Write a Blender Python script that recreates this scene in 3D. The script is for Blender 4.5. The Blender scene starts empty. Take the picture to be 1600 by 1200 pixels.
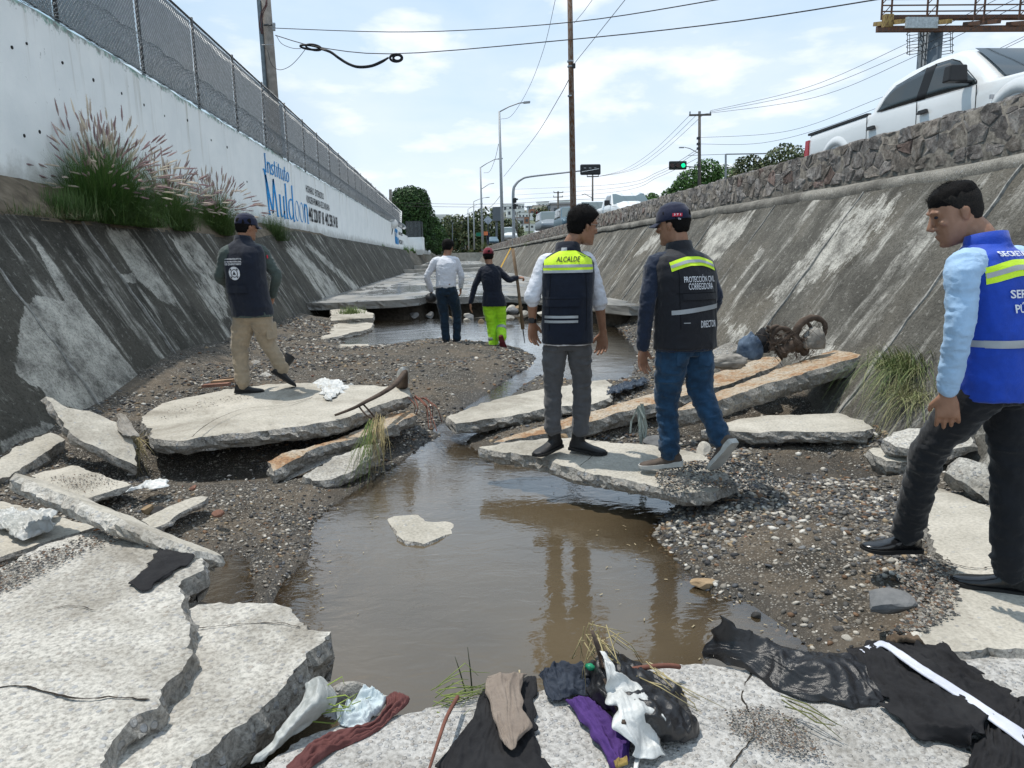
import bpy, bmesh, math, random
import numpy as np
from mathutils import Vector, Matrix
from mathutils.bvhtree import BVHTree
from mathutils.geometry import delaunay_2d_cdt
from math import radians, sin, cos, pi, sqrt, atan2
random.seed(7); RNG = np.random.default_rng(11)
SC = bpy.context.scene
COL = SC.collection
# ---------------------------------------------------------------- camera
FPX = 1130.0; YAW = radians(4.4); PITCH = radians(9.95); ROLL = radians(1.2)
CAM = np.array([0.0, 0.0, 1.5])
_f = np.array([sin(YAW)*cos(PITCH), cos(YAW)*cos(PITCH), -sin(PITCH)])
_r0 = np.array([cos(YAW), -sin(YAW), 0.0]); _u0 = np.cross(_r0, _f)
_r = cos(ROLL)*_r0 - sin(ROLL)*_u0; _u = cos(ROLL)*_u0 + sin(ROLL)*_r0
cd = bpy.data.cameras.new('camera'); cam = bpy.data.objects.new('camera', cd); COL.objects.link(cam)
cd.sensor_width = 36.0; cd.lens = FPX/1600*36; cd.clip_start = 0.05; cd.clip_end = 6000
cam.matrix_world = Matrix(((_r[0], _u[0], -_f[0], CAM[0]), (_r[1], _u[1], -_f[1], CAM[1]), (_r[2], _u[2], -_f[2], CAM[2]), (0, 0, 0, 1)))
SC.camera = cam
# measuring helpers: a sight line of the photograph met with a level, a depth or a vertical plane of the place
def ray(px, py): return _r*(px-800) - _u*(py-600) + _f*FPX
def W(px, py, z=0.0):
    d = ray(px, py); return CAM + d*(z-CAM[2])/d[2]
def WY(px, py, y):
    d = ray(px, py); return CAM + d*y/d[1]
def WX(px, py, x):
    d = ray(px, py); return CAM + d*x/d[0]
# ---------------------------------------------------------------- world, sun, exposure
SUN_EL = radians(71); SUN_AZ = radians(-58)      # azimuth from +Y towards +X: the sun stands to the left, a little ahead
wd = bpy.data.worlds.new('World'); SC.world = wd; wd.use_nodes = True
nt = wd.node_tree; nt.nodes.clear()
def wn(t, **k):
    n = nt.nodes.new(t)
    for a, b in k.items(): setattr(n, a, b)
    return n
wo = wn('ShaderNodeOutputWorld'); wb = wn('ShaderNodeBackground'); sk = wn('ShaderNodeTexSky')
sk.sky_type = 'NISHITA'; sk.sun_disc = False; sk.sun_elevation = SUN_EL; sk.sun_rotation = SUN_AZ
sk.air_density = 1.1; sk.dust_density = 1.6; sk.ozone_density = 1.0; sk.altitude = 1800
wb.inputs['Strength'].default_value = 0.13
tc = wn('ShaderNodeTexCoord')
sep = wn('ShaderNodeSeparateXYZ'); nt.links.new(tc.outputs['Generated'], sep.inputs[0])
def wm(op, a, b=None, c=None):
    n = wn('ShaderNodeMath', operation=op)
    for i, v in enumerate((a, b, c)):
        if v is None: continue
        if isinstance(v, (int, float)): n.inputs[i].default_value = v
        else: nt.links.new(v, n.inputs[i])
    return n.outputs[0]
zc = wm('ADD', wm('MAXIMUM', sep.outputs[2], 0.0), 0.22)          # a cloud deck seen in perspective
cv = wn('ShaderNodeCombineXYZ'); nt.links.new(wm('DIVIDE', sep.outputs[0], zc), cv.inputs[0]); nt.links.new(wm('DIVIDE', sep.outputs[1], zc), cv.inputs[1])
nt.links.new(wm('MULTIPLY', sep.outputs[2], 3.2), cv.inputs[2])
def wnoise(scale, detail, rough, off, dist=0.0):
    m = wn('ShaderNodeMapping'); m.inputs['Location'].default_value = off; nt.links.new(cv.outputs[0], m.inputs[0])
    n = wn('ShaderNodeTexNoise'); n.inputs['Scale'].default_value = scale; n.inputs['Detail'].default_value = detail
    n.inputs['Roughness'].default_value = rough; n.inputs['Distortion'].default_value = dist
    nt.links.new(m.outputs[0], n.inputs['Vector']); return n.outputs['Fac']
def wramp(s, stops):
    r = wn('ShaderNodeValToRGB'); e = r.color_ramp.elements
    e[0].position, e[0].color = stops[0][0], (*stops[0][1], 1); e[1].position, e[1].color = stops[-1][0], (*stops[-1][1], 1)
    for p, c in stops[1:-1]:
        x = e.new(p); x.color = (*c, 1)
    nt.links.new(s, r.inputs[0]); return r.outputs[0]
def wmix(f, a, b):
    n = wn('ShaderNodeMix', data_type='RGBA')
    if isinstance(f, (int, float)): n.inputs[0].default_value = f
    else: nt.links.new(f, n.inputs[0])
    for i, v in ((6, a), (7, b)):
        if isinstance(v, tuple): n.inputs[i].default_value = (*v, 1)
        else: nt.links.new(v, n.inputs[i])
    return n.outputs[2]
big = wnoise(0.55, 4, 0.5, (3.1, 1.7, 0), 0.3)
sml = wnoise(1.7, 7, 0.56, (0.4, 5.2, 0), 0.25)
puf = wnoise(3.4, 6, 0.5, (7.7, 2.2, 0.5), 0.1)
veil = wramp(wm('ADD', wm('MULTIPLY', big, 0.6), wm('MULTIPLY', sml, 0.4)), [(0.36, (0, 0, 0)), (0.58, (1, 1, 1))])
puffs = wramp(wm('ADD', wm('MULTIPLY', sml, 0.5), wm('MULTIPLY', puf, 0.5)), [(0.52, (0, 0, 0)), (0.62, (1, 1, 1))])
low = wramp(sep.outputs[2], [(0.0, (1, 1, 1)), (0.42, (0, 0, 0))])
base = wmix(0.6, sk.outputs[0], (4.1, 5.9, 7.5))
c1 = wmix(wm('MULTIPLY', veil, 0.62), base, (6.3, 6.8, 7.3))
c2 = wmix(wm('MULTIPLY', puffs, 0.8), c1, (8.1, 8.2, 8.4))
c3 = wmix(wm('MULTIPLY', low, 0.6), c2, (6.4, 6.85, 7.3))
# a thicker grey-blue cloud bank over the left side of the place
lb = wramp(wm('ADD', wm('MULTIPLY', sep.outputs[0], -1.0), wm('MULTIPLY', wm('SUBTRACT', big, 0.5), 0.9)), [(0.16, (0, 0, 0)), (0.46, (1, 1, 1))])
c4 = wmix(wm('MULTIPLY', lb, 0.78), c3, (2.6, 4.1, 5.3))
nt.links.new(c4, wb.inputs[0]); nt.links.new(wb.outputs[0], wo.inputs[0])
sl = bpy.data.lights.new('sun', 'SUN'); sl.energy = 3.3; sl.angle = radians(0.53); sl.color = (1.0, 0.945, 0.86)
sun = bpy.data.objects.new('sun', sl); COL.objects.link(sun)
sdir = Vector((sin(SUN_AZ)*cos(SUN_EL), cos(SUN_AZ)*cos(SUN_EL), sin(SUN_EL)))
sun.rotation_euler = sdir.to_track_quat('Z', 'Y').to_euler(); sun.location = (-20, 10, 40)
SC.view_settings.view_transform = 'Standard'; SC.view_settings.look = 'None'; SC.view_settings.gamma = 1
SC.view_settings.use_curve_mapping = False; SC.view_settings.exposure = 0.22
SC.render.engine = 'CYCLES'
# ---------------------------------------------------------------- numeric helpers
def _h(i, j, k, s):
    n = (i*374761393 + j*668265263 + k*2147483647 + s*144665) & 0xffffffff
    n = ((n ^ (n >> 13))*1274126177) & 0xffffffff
    return ((n ^ (n >> 16)) & 0xffff)/65535.0
def vn(P, s=1.0, seed=0):
    P = np.asarray(P, float)*s; I = np.floor(P).astype(np.int64); f = P-I; f = f*f*(3-2*f); r = 0
    for a in (0, 1):
        for b in (0, 1):
            for c in (0, 1):
                w = (f[..., 0] if a else 1-f[..., 0])*(f[..., 1] if b else 1-f[..., 1])*(f[..., 2] if c else 1-f[..., 2])
                r = r + w*_h(I[..., 0]+a, I[..., 1]+b, I[..., 2]+c, seed)
    return r*2-1
def fbm(P, s=1.0, o=4, seed=0, g=0.5):
    r = 0; a = 1; t = 0
    for k in range(o):
        r = r + a*vn(P, s*2.03**k, seed+k*17); t += a; a *= g
    return r/t
def V3(*a): return np.array(a, float)
def unit(v): v = np.asarray(v, float); return v/(np.linalg.norm(v)+1e-12)
def lerp(a, b, t): return np.asarray(a, float)*(1-t)+np.asarray(b, float)*t
# ---------------------------------------------------------------- object helpers
MATS = {}
def tag(o, label=None, cat=None, group=None, kind=None):
    if label: o['label'] = label
    if cat: o['category'] = cat
    if group: o['group'] = group
    if kind: o['kind'] = kind
    return o
def thing(name, loc, label, cat, group=None):
    o = bpy.data.objects.new(name, None); o.empty_display_size = 0.1; o.location = loc; COL.objects.link(o)
    return tag(o, label, cat, group)
def link(name, me, mat, parent=None, smooth=False, loc=None):
    o = bpy.data.objects.new(name, me)
    for m in (mat if isinstance(mat, (list, tuple)) else [mat]): me.materials.append(m)
    if smooth: me.polygons.foreach_set('use_smooth', [True]*len(me.polygons))
    COL.objects.link(o)
    if parent is not None: o.parent = parent
    if loc is not None: o.location = loc
    return o
def wloc(p):
    l = Vector((0, 0, 0))
    while p is not None: l += p.location; p = p.parent
    return np.array(l)
def obj(name, V, Fc, mat, parent=None, smooth=False, mi=None, cattr=None, recenter=True):
    """world-space vertices; the origin of a top-level object goes to the middle of its base"""
    V = np.asarray(V, float).reshape(-1, 3)
    if parent is None and recenter: o0 = np.array([V[:, 0].mean(), V[:, 1].mean(), V[:, 2].min()])
    elif parent is None: o0 = np.zeros(3)
    else: o0 = wloc(parent)
    me = bpy.data.meshes.new(name)
    if isinstance(Fc, np.ndarray):
        n, k = Fc.shape
        me.vertices.add(len(V)); me.vertices.foreach_set('co', (V-o0).ravel())
        me.loops.add(n*k); me.loops.foreach_set('vertex_index', Fc.ravel().astype(np.int32))
        me.polygons.add(n); me.polygons.foreach_set('loop_start', np.arange(0, n*k, k, dtype=np.int32))
        me.update(calc_edges=True)
    else:
        me.from_pydata((V-o0).tolist(), [], Fc); me.update()
    if mi is not None: me.polygons.foreach_set('material_index', np.asarray(mi, np.int32))
    if cattr is not None:
        for an, data in cattr.items():
            data = np.asarray(data, np.float32)
            if data.ndim == 1:
                a = me.attributes.new(an, 'FLOAT', 'POINT'); a.data.foreach_set('value', data)
            else:
                a = me.attributes.new(an, 'FLOAT_COLOR', 'POINT')
                a.data.foreach_set('color', np.hstack([data, np.ones((len(data), 1))]).ravel().astype(np.float32))
    return link(name, me, mat, parent, smooth, Vector(o0) if parent is None else None)
class MB:
    """collects boxes, tubes and polygons in world space and links them as one mesh"""
    def __init__(s): s.v = []; s.f = []
    def add(s, V, Fc):
        b = len(s.v); s.v += [tuple(map(float, p)) for p in V]; s.f += [tuple(int(i)+b for i in f) for f in Fc]; return s
    def box(s, c, d, X=(1, 0, 0), Y=(0, 1, 0), Z=(0, 0, 1), taper=1.0):
        c, X, Y, Z = map(lambda q: np.array(q, float), (c, X, Y, Z)); P = []
        for k in (-1, 1):
            t = 1 if k < 0 else taper
            for i, j in ((-1, -1), (1, -1), (1, 1), (-1, 1)): P.append(c+X*i*d[0]/2*t+Y*j*d[1]/2*t+Z*k*d[2]/2)
        return s.add(P, [(3, 2, 1, 0), (4, 5, 6, 7), (0, 1, 5, 4), (1, 2, 6, 5), (2, 3, 7, 6), (3, 0, 4, 7)])
    def bar(s, a, b, w, h=None, up=(0, 0, 1)):
        a, b = np.array(a, float), np.array(b, float); Z = unit(b-a); X = np.cross(up, Z)
        if np.linalg.norm(X) < 1e-3: X = np.cross((0, 1, 0), Z)
        X = unit(X); Y = np.cross(Z, X); return s.box((a+b)/2, (w, h or w, np.linalg.norm(b-a)), X, Y, Z)
    def tube(s, pts, r, n=8, caps=True):
        pts = [np.array(p, float) for p in pts]; m = len(pts)
        R = r if isinstance(r, (list, tuple, np.ndarray)) else [r]*m
        P = []; X = None
        for i in range(m):
            T = unit(pts[min(i+1, m-1)]-pts[max(i-1, 0)])
            if X is None:
                X = np.cross(T, (0, 0, 1))
                if np.linalg.norm(X) < 1e-2: X = np.cross(T, (0, 1, 0))
            X = unit(X-T*np.dot(X, T)); Y = np.cross(T, X)
            for k in range(n):
                a = 2*pi*k/n; P.append(pts[i]+X*cos(a)*R[i]+Y*sin(a)*R[i])
        Fs = [(i*n+k, i*n+(k+1) % n, (i+1)*n+(k+1) % n, (i+1)*n+k) for i in range(m-1) for k in range(n)]
        if caps: Fs += [tuple(range(n-1, -1, -1)), tuple((m-1)*n+k for k in range(n))]
        return s.add(P, Fs)
    def build(s, name, mat, parent=None, smooth=False): return obj(name, np.array(s.v), s.f, mat, parent, smooth)
def gridfaces(nu, nv, wrapv=False):
    i, j = np.meshgrid(np.arange(nu-1), np.arange(nv if wrapv else nv-1), indexing='ij'); j2 = (j+1) % nv
    return np.stack([i*nv+j, (i+1)*nv+j, (i+1)*nv+j2, i*nv+j2], -1).reshape(-1, 4)
def catmull(P, n):
    P = np.array(P, float)
    if len(P) == 1: return np.repeat(P, n, 0)
    t = np.linspace(0, len(P)-1-1e-9, n); i = t.astype(int); f = (t-i)[:, None] if P.ndim == 2 else (t-i)[:, None, None]
    g = lambda k: P[np.clip(i+k, 0, len(P)-1)]
    p0, p1, p2, p3 = g(-1), g(0), g(1), g(2)
    return .5*((2*p1)+(-p0+p2)*f+(2*p0-5*p1+4*p2-p3)*f*f+(-p0+3*p1-3*p2+p3)*f**3)
def inpoly(P, poly):
    P = np.asarray(P); x, y = P[:, 0], P[:, 1]; r = np.zeros(len(P), bool); n = len(poly)
    for i in range(n):
        (x1, y1), (x2, y2) = poly[i][:2], poly[(i+1) % n][:2]
        c = ((y1 > y) != (y2 > y)); r ^= c & (x < (x2-x1)*(y-y1)/((y2-y1) or 1e-9)+x1)
    return r
def polydist(P, poly):
    P = np.asarray(P, float)[:, :2]; d = np.full(len(P), 1e9); n = len(poly)
    for i in range(n):
        a = np.array(poly[i][:2]); b = np.array(poly[(i+1) % n][:2]); ab = b-a
        t = np.clip(((P-a)@ab)/(ab@ab+1e-12), 0, 1); d = np.minimum(d, np.linalg.norm(P-a-t[:, None]*ab, axis=1))
    return d
# ---------------------------------------------------------------- materials
class Mat:
    def __init__(s, name, rough=0.8, spec=0.3):
        s.m = bpy.data.materials.new(name); s.m.use_nodes = True; s.nt = s.m.node_tree
        s.b = s.nt.nodes['Principled BSDF']; s.b.inputs['Roughness'].default_value = rough
        s.b.inputs['Specular IOR Level'].default_value = spec; s.pos = None; MATS[name] = s.m
    def n(s, t, **k):
        x = s.nt.nodes.new(t)
        for a, b in k.items(): setattr(x, a, b)
        return x
    def put(s, sock, v):
        if isinstance(v, (int, float)): sock.default_value = v
        elif isinstance(v, tuple): sock.default_value = (*v, 1) if len(v) == 3 and len(sock.default_value) == 4 else v
        else: s.nt.links.new(v, sock)
    def P(s, scale=(1, 1, 1)):
        if s.pos is None: s.pos = s.n('ShaderNodeNewGeometry').outputs['Position']
        m = s.n('ShaderNodeMapping'); m.inputs['Scale'].default_value = scale; s.put(m.inputs[0], s.pos); return m.outputs[0]
    def noise(s, sc, det=5, ro=0.55, vec=None, dist=0.0, col=False):
        x = s.n('ShaderNodeTexNoise'); x.inputs['Scale'].default_value = sc; x.inputs['Detail'].default_value = det
        x.inputs['Roughness'].default_value = ro; x.inputs['Distortion'].default_value = dist
        s.put(x.inputs['Vector'], vec or s.P()); return x.outputs['Color' if col else 'Fac']
    def voro(s, sc, vec=None, feat='F1', out='Distance', rnd=1.0):
        x = s.n('ShaderNodeTexVoronoi', feature=feat); x.inputs['Scale'].default_value = sc; x.inputs['Randomness'].default_value = rnd
        s.put(x.inputs['Vector'], vec or s.P()); return x.outputs[out]
    def ramp(s, f, stops, const=False):
        r = s.n('ShaderNodeValToRGB'); e = r.color_ramp.elements
        if const: r.color_ramp.interpolation = 'CONSTANT'
        fx = lambda c: (c, c, c, 1) if isinstance(c, (int, float)) else (*c, 1)
        e[0].position, e[0].color = stops[0][0], fx(stops[0][1]); e[1].position, e[1].color = stops[-1][0], fx(stops[-1][1])
        for p, c in stops[1:-1]: e.new(p).color = fx(c)
        s.put(r.inputs[0], f); return r.outputs[0]
    def mix(s, f, a, b, mode='MIX'):
        x = s.n('ShaderNodeMix', data_type='RGBA', blend_type=mode); s.put(x.inputs[0], f); s.put(x.inputs[6], a); s.put(x.inputs[7], b); return x.outputs[2]
    def math(s, op, a, b=0.0, c=None):
        x = s.n('ShaderNodeMath', operation=op); s.put(x.inputs[0], a); s.put(x.inputs[1], b)
        if c is not None: s.put(x.inputs[2], c)
        return x.outputs[0]
    def attr(s, name, out='Fac'): return s.n('ShaderNodeAttribute', attribute_name=name).outputs[out]
    def bump(s, h, st=0.5, d=0.02, nrm=None):
        x = s.n('ShaderNodeBump'); x.inputs['Strength'].default_value = st; x.inputs['Distance'].default_value = d
        s.put(x.inputs['Height'], h)
        if nrm is not None: s.put(x.inputs['Normal'], nrm)
        return x.outputs[0]
    def out(s, col=None, rough=None, nrm=None, **k):
        if col is not None: s.put(s.b.inputs['Base Color'], col)
        if rough is not None: s.put(s.b.inputs['Roughness'], rough)
        if nrm is not None: s.put(s.b.inputs['Normal'], nrm)
        for a, v in k.items(): s.put(s.b.inputs[a.replace('_', ' ')], v)
        return s.m
def plain(name, col, rough=0.7, spec=0.3, metal=0.0, var=0.25, sc=9.0, bmp=0.0, bsc=60):
    m = Mat(name, rough, spec); d = tuple(c*(1-var) for c in col); l = tuple(min(1, c*(1+var)) for c in col)
    nrm = m.bump(m.noise(bsc, 3), bmp, 0.01) if bmp else None
    return m.out(m.ramp(m.noise(sc, 4), [(0.3, d), (0.7, l)]), None, nrm, Metallic=metal)
def rusty(name, base, rust, amt=0.5, rough=0.6, metal=0.3):
    m = Mat(name, rough); f = m.ramp(m.noise(5, 6, vec=m.P((3, 3, 1))), [(amt-.08, 0.0), (amt+.08, 1.0)])
    return m.out(m.mix(f, base, rust), None, m.bump(m.noise(80, 3), .2, .005), Metallic=metal)
# broken concrete with exposed aggregate
def concrete(name, lo, hi, agg=0.5, stain=(0.16, 0.14, 0.11), st_amt=0.6, asc=38, bst=0.6, pit=True, streak=None, fm=.5):
    m = Mat(name, 0.92, 0.2)
    base = m.ramp(m.noise(2.3, 7, .62), [(.32, lo), (.68, hi)])
    fine = m.noise(55, 5, .7)
    base = m.mix(fm, base, m.ramp(fine, [(.34, tuple(c*.25 for c in lo)), (.58, tuple(min(.8, c*1.2) for c in hi))]), 'MIX')
    v = m.voro(asc, m.P(), out='Color'); vd = m.voro(asc, m.P())
    sv = m.n('ShaderNodeSeparateColor'); m.put(sv.inputs[0], v)
    stone = m.ramp(sv.outputs[0], [(0.0, (.25, .27, .30)), (.35, (.42, .42, .42)), (.6, (.30, .26, .22)), (.8, (.55, .53, .49)), (1.0, (.2, .21, .23))])
    pick = m.math('MULTIPLY', m.ramp(sv.outputs[1], [(1-agg-.02, 0.0), (1-agg+.02, 1.0)]), m.ramp(vd, [(.30, 1.0), (.42, 0.0)]))
    col = m.mix(m.math('MULTIPLY', pick, 0.7), base, stone)
    dirt = m.ramp(m.noise(1.1, 8, .68, dist=.6), [(st_amt, 0.0), (st_amt+.16, 1.0)])
    col = m.mix(m.math('MULTIPLY', dirt, 0.65), col, stain)
    h = m.math('ADD', m.math('MULTIPLY', fine, .7), m.math('MULTIPLY', m.noise(14, 5, .6), .9))
    if pit:
        pv = m.ramp(m.voro(24, m.P(), out='Distance'), [(.05, 0.0), (.2, 1.0)]); h = m.math('ADD', h, m.math('MULTIPLY', pv, .35))
        col = m.mix(m.math('MULTIPLY', m.ramp(pv, [(0.0, 1.0), (.7, 0.0)]), .35), col, stain)
    h = m.math('ADD', h, m.math('MULTIPLY', pick, .45))
    return m.out(col, None, m.bump(h, bst, .018))
CONC = concrete('broken_concrete', (.31, .295, .265), (.56, .54, .495), .55, st_amt=.50, asc=40, bst=.65)
CONCW = concrete('exposed_aggregate_concrete', (.30, .29, .275), (.52, .51, .49), .75, st_amt=.50, asc=52, bst=.8)
CONCF = concrete('slab_concrete', (.32, .30, .255), (.52, .49, .43), .12, st_amt=.50, bst=.45, pit=False, fm=.28)
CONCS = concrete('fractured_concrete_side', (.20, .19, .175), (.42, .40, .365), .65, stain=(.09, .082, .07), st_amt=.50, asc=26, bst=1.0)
def orange_conc():
    m = Mat('sandy_orange_concrete', .95, .15)
    f = m.noise(3.2, 7, .65); g = m.noise(40, 5, .7)
    c = m.ramp(m.math('ADD', m.math('MULTIPLY', f, .55), m.math('MULTIPLY', m.noise(17, 7, .75), .45)), [(.40, (.46, .42, .36)), (.49, (.42, .34, .25)), (.57, (.34, .20, .11)), (.66, (.22, .13, .08))])
    c = m.mix(m.ramp(g, [(.50, 0.0), (.62, .7)]), c, (.13, .09, .06))
    return m.out(c, None, m.bump(g, .7, .02))
CONCO = orange_conc()
# ================================================================ THE SETTING
def WP(px, py, p0, n):
    d = ray(px, py); p0 = np.array(p0, float); n = np.array(n, float); return CAM + d*((p0-CAM)@n)/(d@n)
XL = lambda z: -3.5-0.571*z            # left bank plane
XR = lambda z: 3.6+0.75*z              # right bank plane
LP0, LN = (-3.5, 0, 0), unit((1, 0, 0.571)); RP0, RN = (3.6, 0, 0), unit((-1, 0, 0.75))
# water level: the lower pool, a short riffle, the upper pool
def zw(y): t = np.clip((np.asarray(y, float)-6.6)/3.4, 0, 1); return -0.22+0.2*t*t*(3-2*t)
def wpoly(pts, z=None):
    o = []
    for px, py in pts:
        zz = -0.1
        for _ in range(8):
            p = W(px, py, zz); zz = float(zw(p[1])) if z is None else z
        o.append((p[0], p[1]))
    return o
POOL = wpoly([(255, 990), (280, 930), (320, 880), (372, 862), (392, 884), (398, 945), (418, 952), (445, 905), (480, 870), (486, 820), (520, 790), (560, 765), (590, 745), (640, 712), (668, 690), (690, 680), (672, 672), (700, 655), (735, 632), (780, 600), (825, 575), (838, 560), (812, 545), (775, 539), (700, 532), (640, 534), (600, 541), (548, 546), (530, 530), (560, 505), (600, 495), (950, 492), (985, 520), (1000, 560), (985, 590), (960, 596), (930, 598), (900, 595), (860, 592), (842, 586), (790, 625), (770, 650), (730, 690), (760, 720), (1075, 775), (1028, 838), (1062, 862), (1092, 900), (1125, 928), (1180, 938), (1222, 972), (1262, 1008), (1262, 1080), (1100, 1140), (700, 1240), (480, 1240), (300, 1100)])
def gz(x, y):
    x = np.asarray(x, float); y = np.asarray(y, float); P2 = np.stack([x.ravel(), y.ravel()], -1)
    ins = inpoly(P2, POOL); d = polydist(P2, POOL); P3 = np.column_stack([P2, np.zeros(len(P2))])
    w = zw(P2[:, 1]); n = fbm(P3, 1.3, 4, 3); n2 = fbm(P3, 6, 3, 9)
    out = w + 0.035 + np.minimum(d*0.22, 0.085+0.035*d) + n*0.04*np.clip(d*2.5, 0, 1) + n2*0.016
    isl = w - np.minimum(d*0.42, 0.34) - 0.004 + n2*0.010
    h = np.where(ins, isl, out - 0.03)
    # debris heaped against both banks
    h = h + np.clip(x.ravel()-2.7, 0, 3)*0.09*np.clip((P2[:, 1]-2.6)/2, 0, 1) + np.clip(-2.7-x.ravel(), 0, 3)*0.16
    h = h + 0.035*np.exp(-((x.ravel()-.2)**2/1.2+(P2[:, 1]-11.7)**2/.25))*(~ins)
    h = h + 0.05*np.exp(-((x.ravel()-1.9)**2/0.5+(P2[:, 1]-3.9)**2/0.8))
    # scoured hollows under the undermined slabs
    for cx, cy, rx, ry, dp in ((-2.1, 5.75, 1.1, .32, .12), (3.05, 5.2, .75, .38, .26), (3.1, 6.5, .75, .5, .30), (2.0, 6.2, .9, .4, .12), (-.35, 5.6, .8, .3, .03), (1.0, 6.0, .9, .3, .10)):
        h = h - dp*np.exp(-((x.ravel()-cx)/rx)**2-((P2[:, 1]-cy)/ry)**2)
    h = np.where(ins, h, np.maximum(h, w+.012+.01*n2))
    back = np.clip((P2[:, 1]-17.6)/0.6, 0, 1); h = h - back*0.12
    return h.reshape(x.shape)
# ---- riverbed sediment
def mat_bed():
    m = Mat('wet_gravel_sediment', .85, .35)
    v = m.voro(75, m.P(), out='Color'); vd = m.voro(75, m.P()); v2 = m.voro(26, m.P(), out='Color'); vd2 = m.voro(26, m.P())
    s = m.n('ShaderNodeSeparateColor'); m.put(s.inputs[0], v); s2 = m.n('ShaderNodeSeparateColor'); m.put(s2.inputs[0], v2)
    pal = [(0, (.07, .067, .062)), (.4, (.16, .148, .13)), (.62, (.26, .235, .20)), (.8, (.15, .115, .08)), (.9, (.42, .4, .36)), (1, (.5, .48, .44))]
    c = m.mix(m.ramp(vd, [(.3, 1.0), (.5, 0.0)]), (.042, .037, .03), m.ramp(s.outputs[0], pal))
    pk = m.math('MULTIPLY', m.ramp(s2.outputs[1], [(.70, 0.0), (.73, 1.0)]), m.ramp(vd2, [(.28, 1.0), (.4, 0.0)]))
    c = m.mix(pk, c, m.ramp(s2.outputs[0], [(0, (.08, .08, .08)), (.5, (.2, .18, .15)), (1, (.4, .37, .32))]))
    silt = m.ramp(m.noise(1.6, 7, .6, dist=.7), [(.44, 0.0), (.60, 1.0)])
    c = m.mix(m.math('MULTIPLY', silt, .6), c, m.ramp(m.noise(9, 5), [(.3, (.095, .075, .054)), (.7, (.20, .162, .12))]))
    wet = m.attr('wet'); c = m.mix(m.math('MULTIPLY', wet, .62), c, (.022, .018, .013))
    r = m.ramp(wet, [(0, .93), (1, .38)])
    h = m.math('ADD', m.math('MULTIPLY', m.ramp(vd, [(0, 1.0), (.5, 0.0)]), .6), m.math('ADD', m.noise(45, 4, .7), m.math('MULTIPLY', pk, .8)))
    return m.out(c, r, m.bump(h, .75, .014))
BED = mat_bed()
xs = np.arange(-4.4, 5.6, 0.035); ys = np.concatenate([np.arange(0.6, 8, 0.03), np.arange(8, 19.5, 0.07)])
X, Y = np.meshgrid(xs, ys, indexing='ij'); Z = gz(X, Y)
dd = Z-zw(Y)
obj('riverbed', np.stack([X, Y, Z], -1).reshape(-1, 3), gridfaces(len(xs), len(ys)), BED, smooth=True, recenter=False,
    cattr={'wet': np.clip(1-(dd.ravel()-0.0)/0.07, 0, 1)}).__setitem__('kind', 'structure')
# ---- muddy water
def mat_water():
    m = Mat('muddy_water', .03, .5); nt = m.nt; nt.nodes.remove(m.b)
    o = nt.nodes['Material Output']
    wv = m.noise(5.5, 3, .5, m.P((1, 1.6, 1)), .6); wf = m.noise(22, 3, .55, m.P((1, 1.9, 1)), .4)
    rif = m.attr('riffle')
    hh = m.math('ADD', m.math('MULTIPLY', wv, .9), m.math('MULTIPLY', wf, m.math('ADD', .13, m.math('MULTIPLY', rif, 1.0))))
    nrm = m.bump(hh, .42, .010)
    fr = m.n('ShaderNodeFresnel'); fr.inputs[0].default_value = 1.6; m.put(fr.inputs['Normal'], nrm)
    gl = m.n('ShaderNodeBsdfGlossy'); gl.inputs['Roughness'].default_value = .035; m.put(gl.inputs['Normal'], nrm)
    tr = m.n('ShaderNodeBsdfTransparent'); m.put(tr.inputs[0], (.62, .50, .34))
    df = m.n('ShaderNodeBsdfDiffuse'); m.put(df.inputs[0], m.ramp(m.noise(.9, 4), [(.3, (.085, .064, .038)), (.7, (.13, .10, .062))]))
    mx = m.n('ShaderNodeMixShader'); m.put(mx.inputs[0], m.attr('murk')); nt.links.new(tr.outputs[0], mx.inputs[1]); nt.links.new(df.outputs[0], mx.inputs[2])
    m2 = m.n('ShaderNodeMixShader'); m.put(m2.inputs[0], m.math('MULTIPLY', fr.outputs[0], 1.6)); nt.links.new(mx.outputs[0], m2.inputs[1]); nt.links.new(gl.outputs[0], m2.inputs[2])
    nt.links.new(m2.outputs[0], o.inputs[0]); return m.m
WATER = mat_water()
xs = np.arange(-3.6, 4.2, 0.06); ys = np.arange(0.7, 18.6, 0.06); X, Y = np.meshgrid(xs, ys, indexing='ij'); ZW = zw(Y)
dep = np.clip((ZW-gz(X, Y))/0.20, 0, 1)
rif = np.exp(-((Y-8.6)/1.9)**2)+0.6*np.exp(-((Y-15.5)/2.2)**2)+.35*np.exp(-((Y-5.6)/.8)**2-((X+.3)/.8)**2)
obj('water', np.stack([X, Y, ZW+0.006*rif*vn(np.stack([X*5, Y*9, 0*X], -1))], -1).reshape(-1, 3), gridfaces(len(xs), len(ys)), WATER, smooth=True, recenter=False,
    cattr={'murk': (0.10+0.88*dep**.6).ravel(), 'riffle': np.clip(rif, 0, 1).ravel()}).__setitem__('kind', 'structure')
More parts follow.
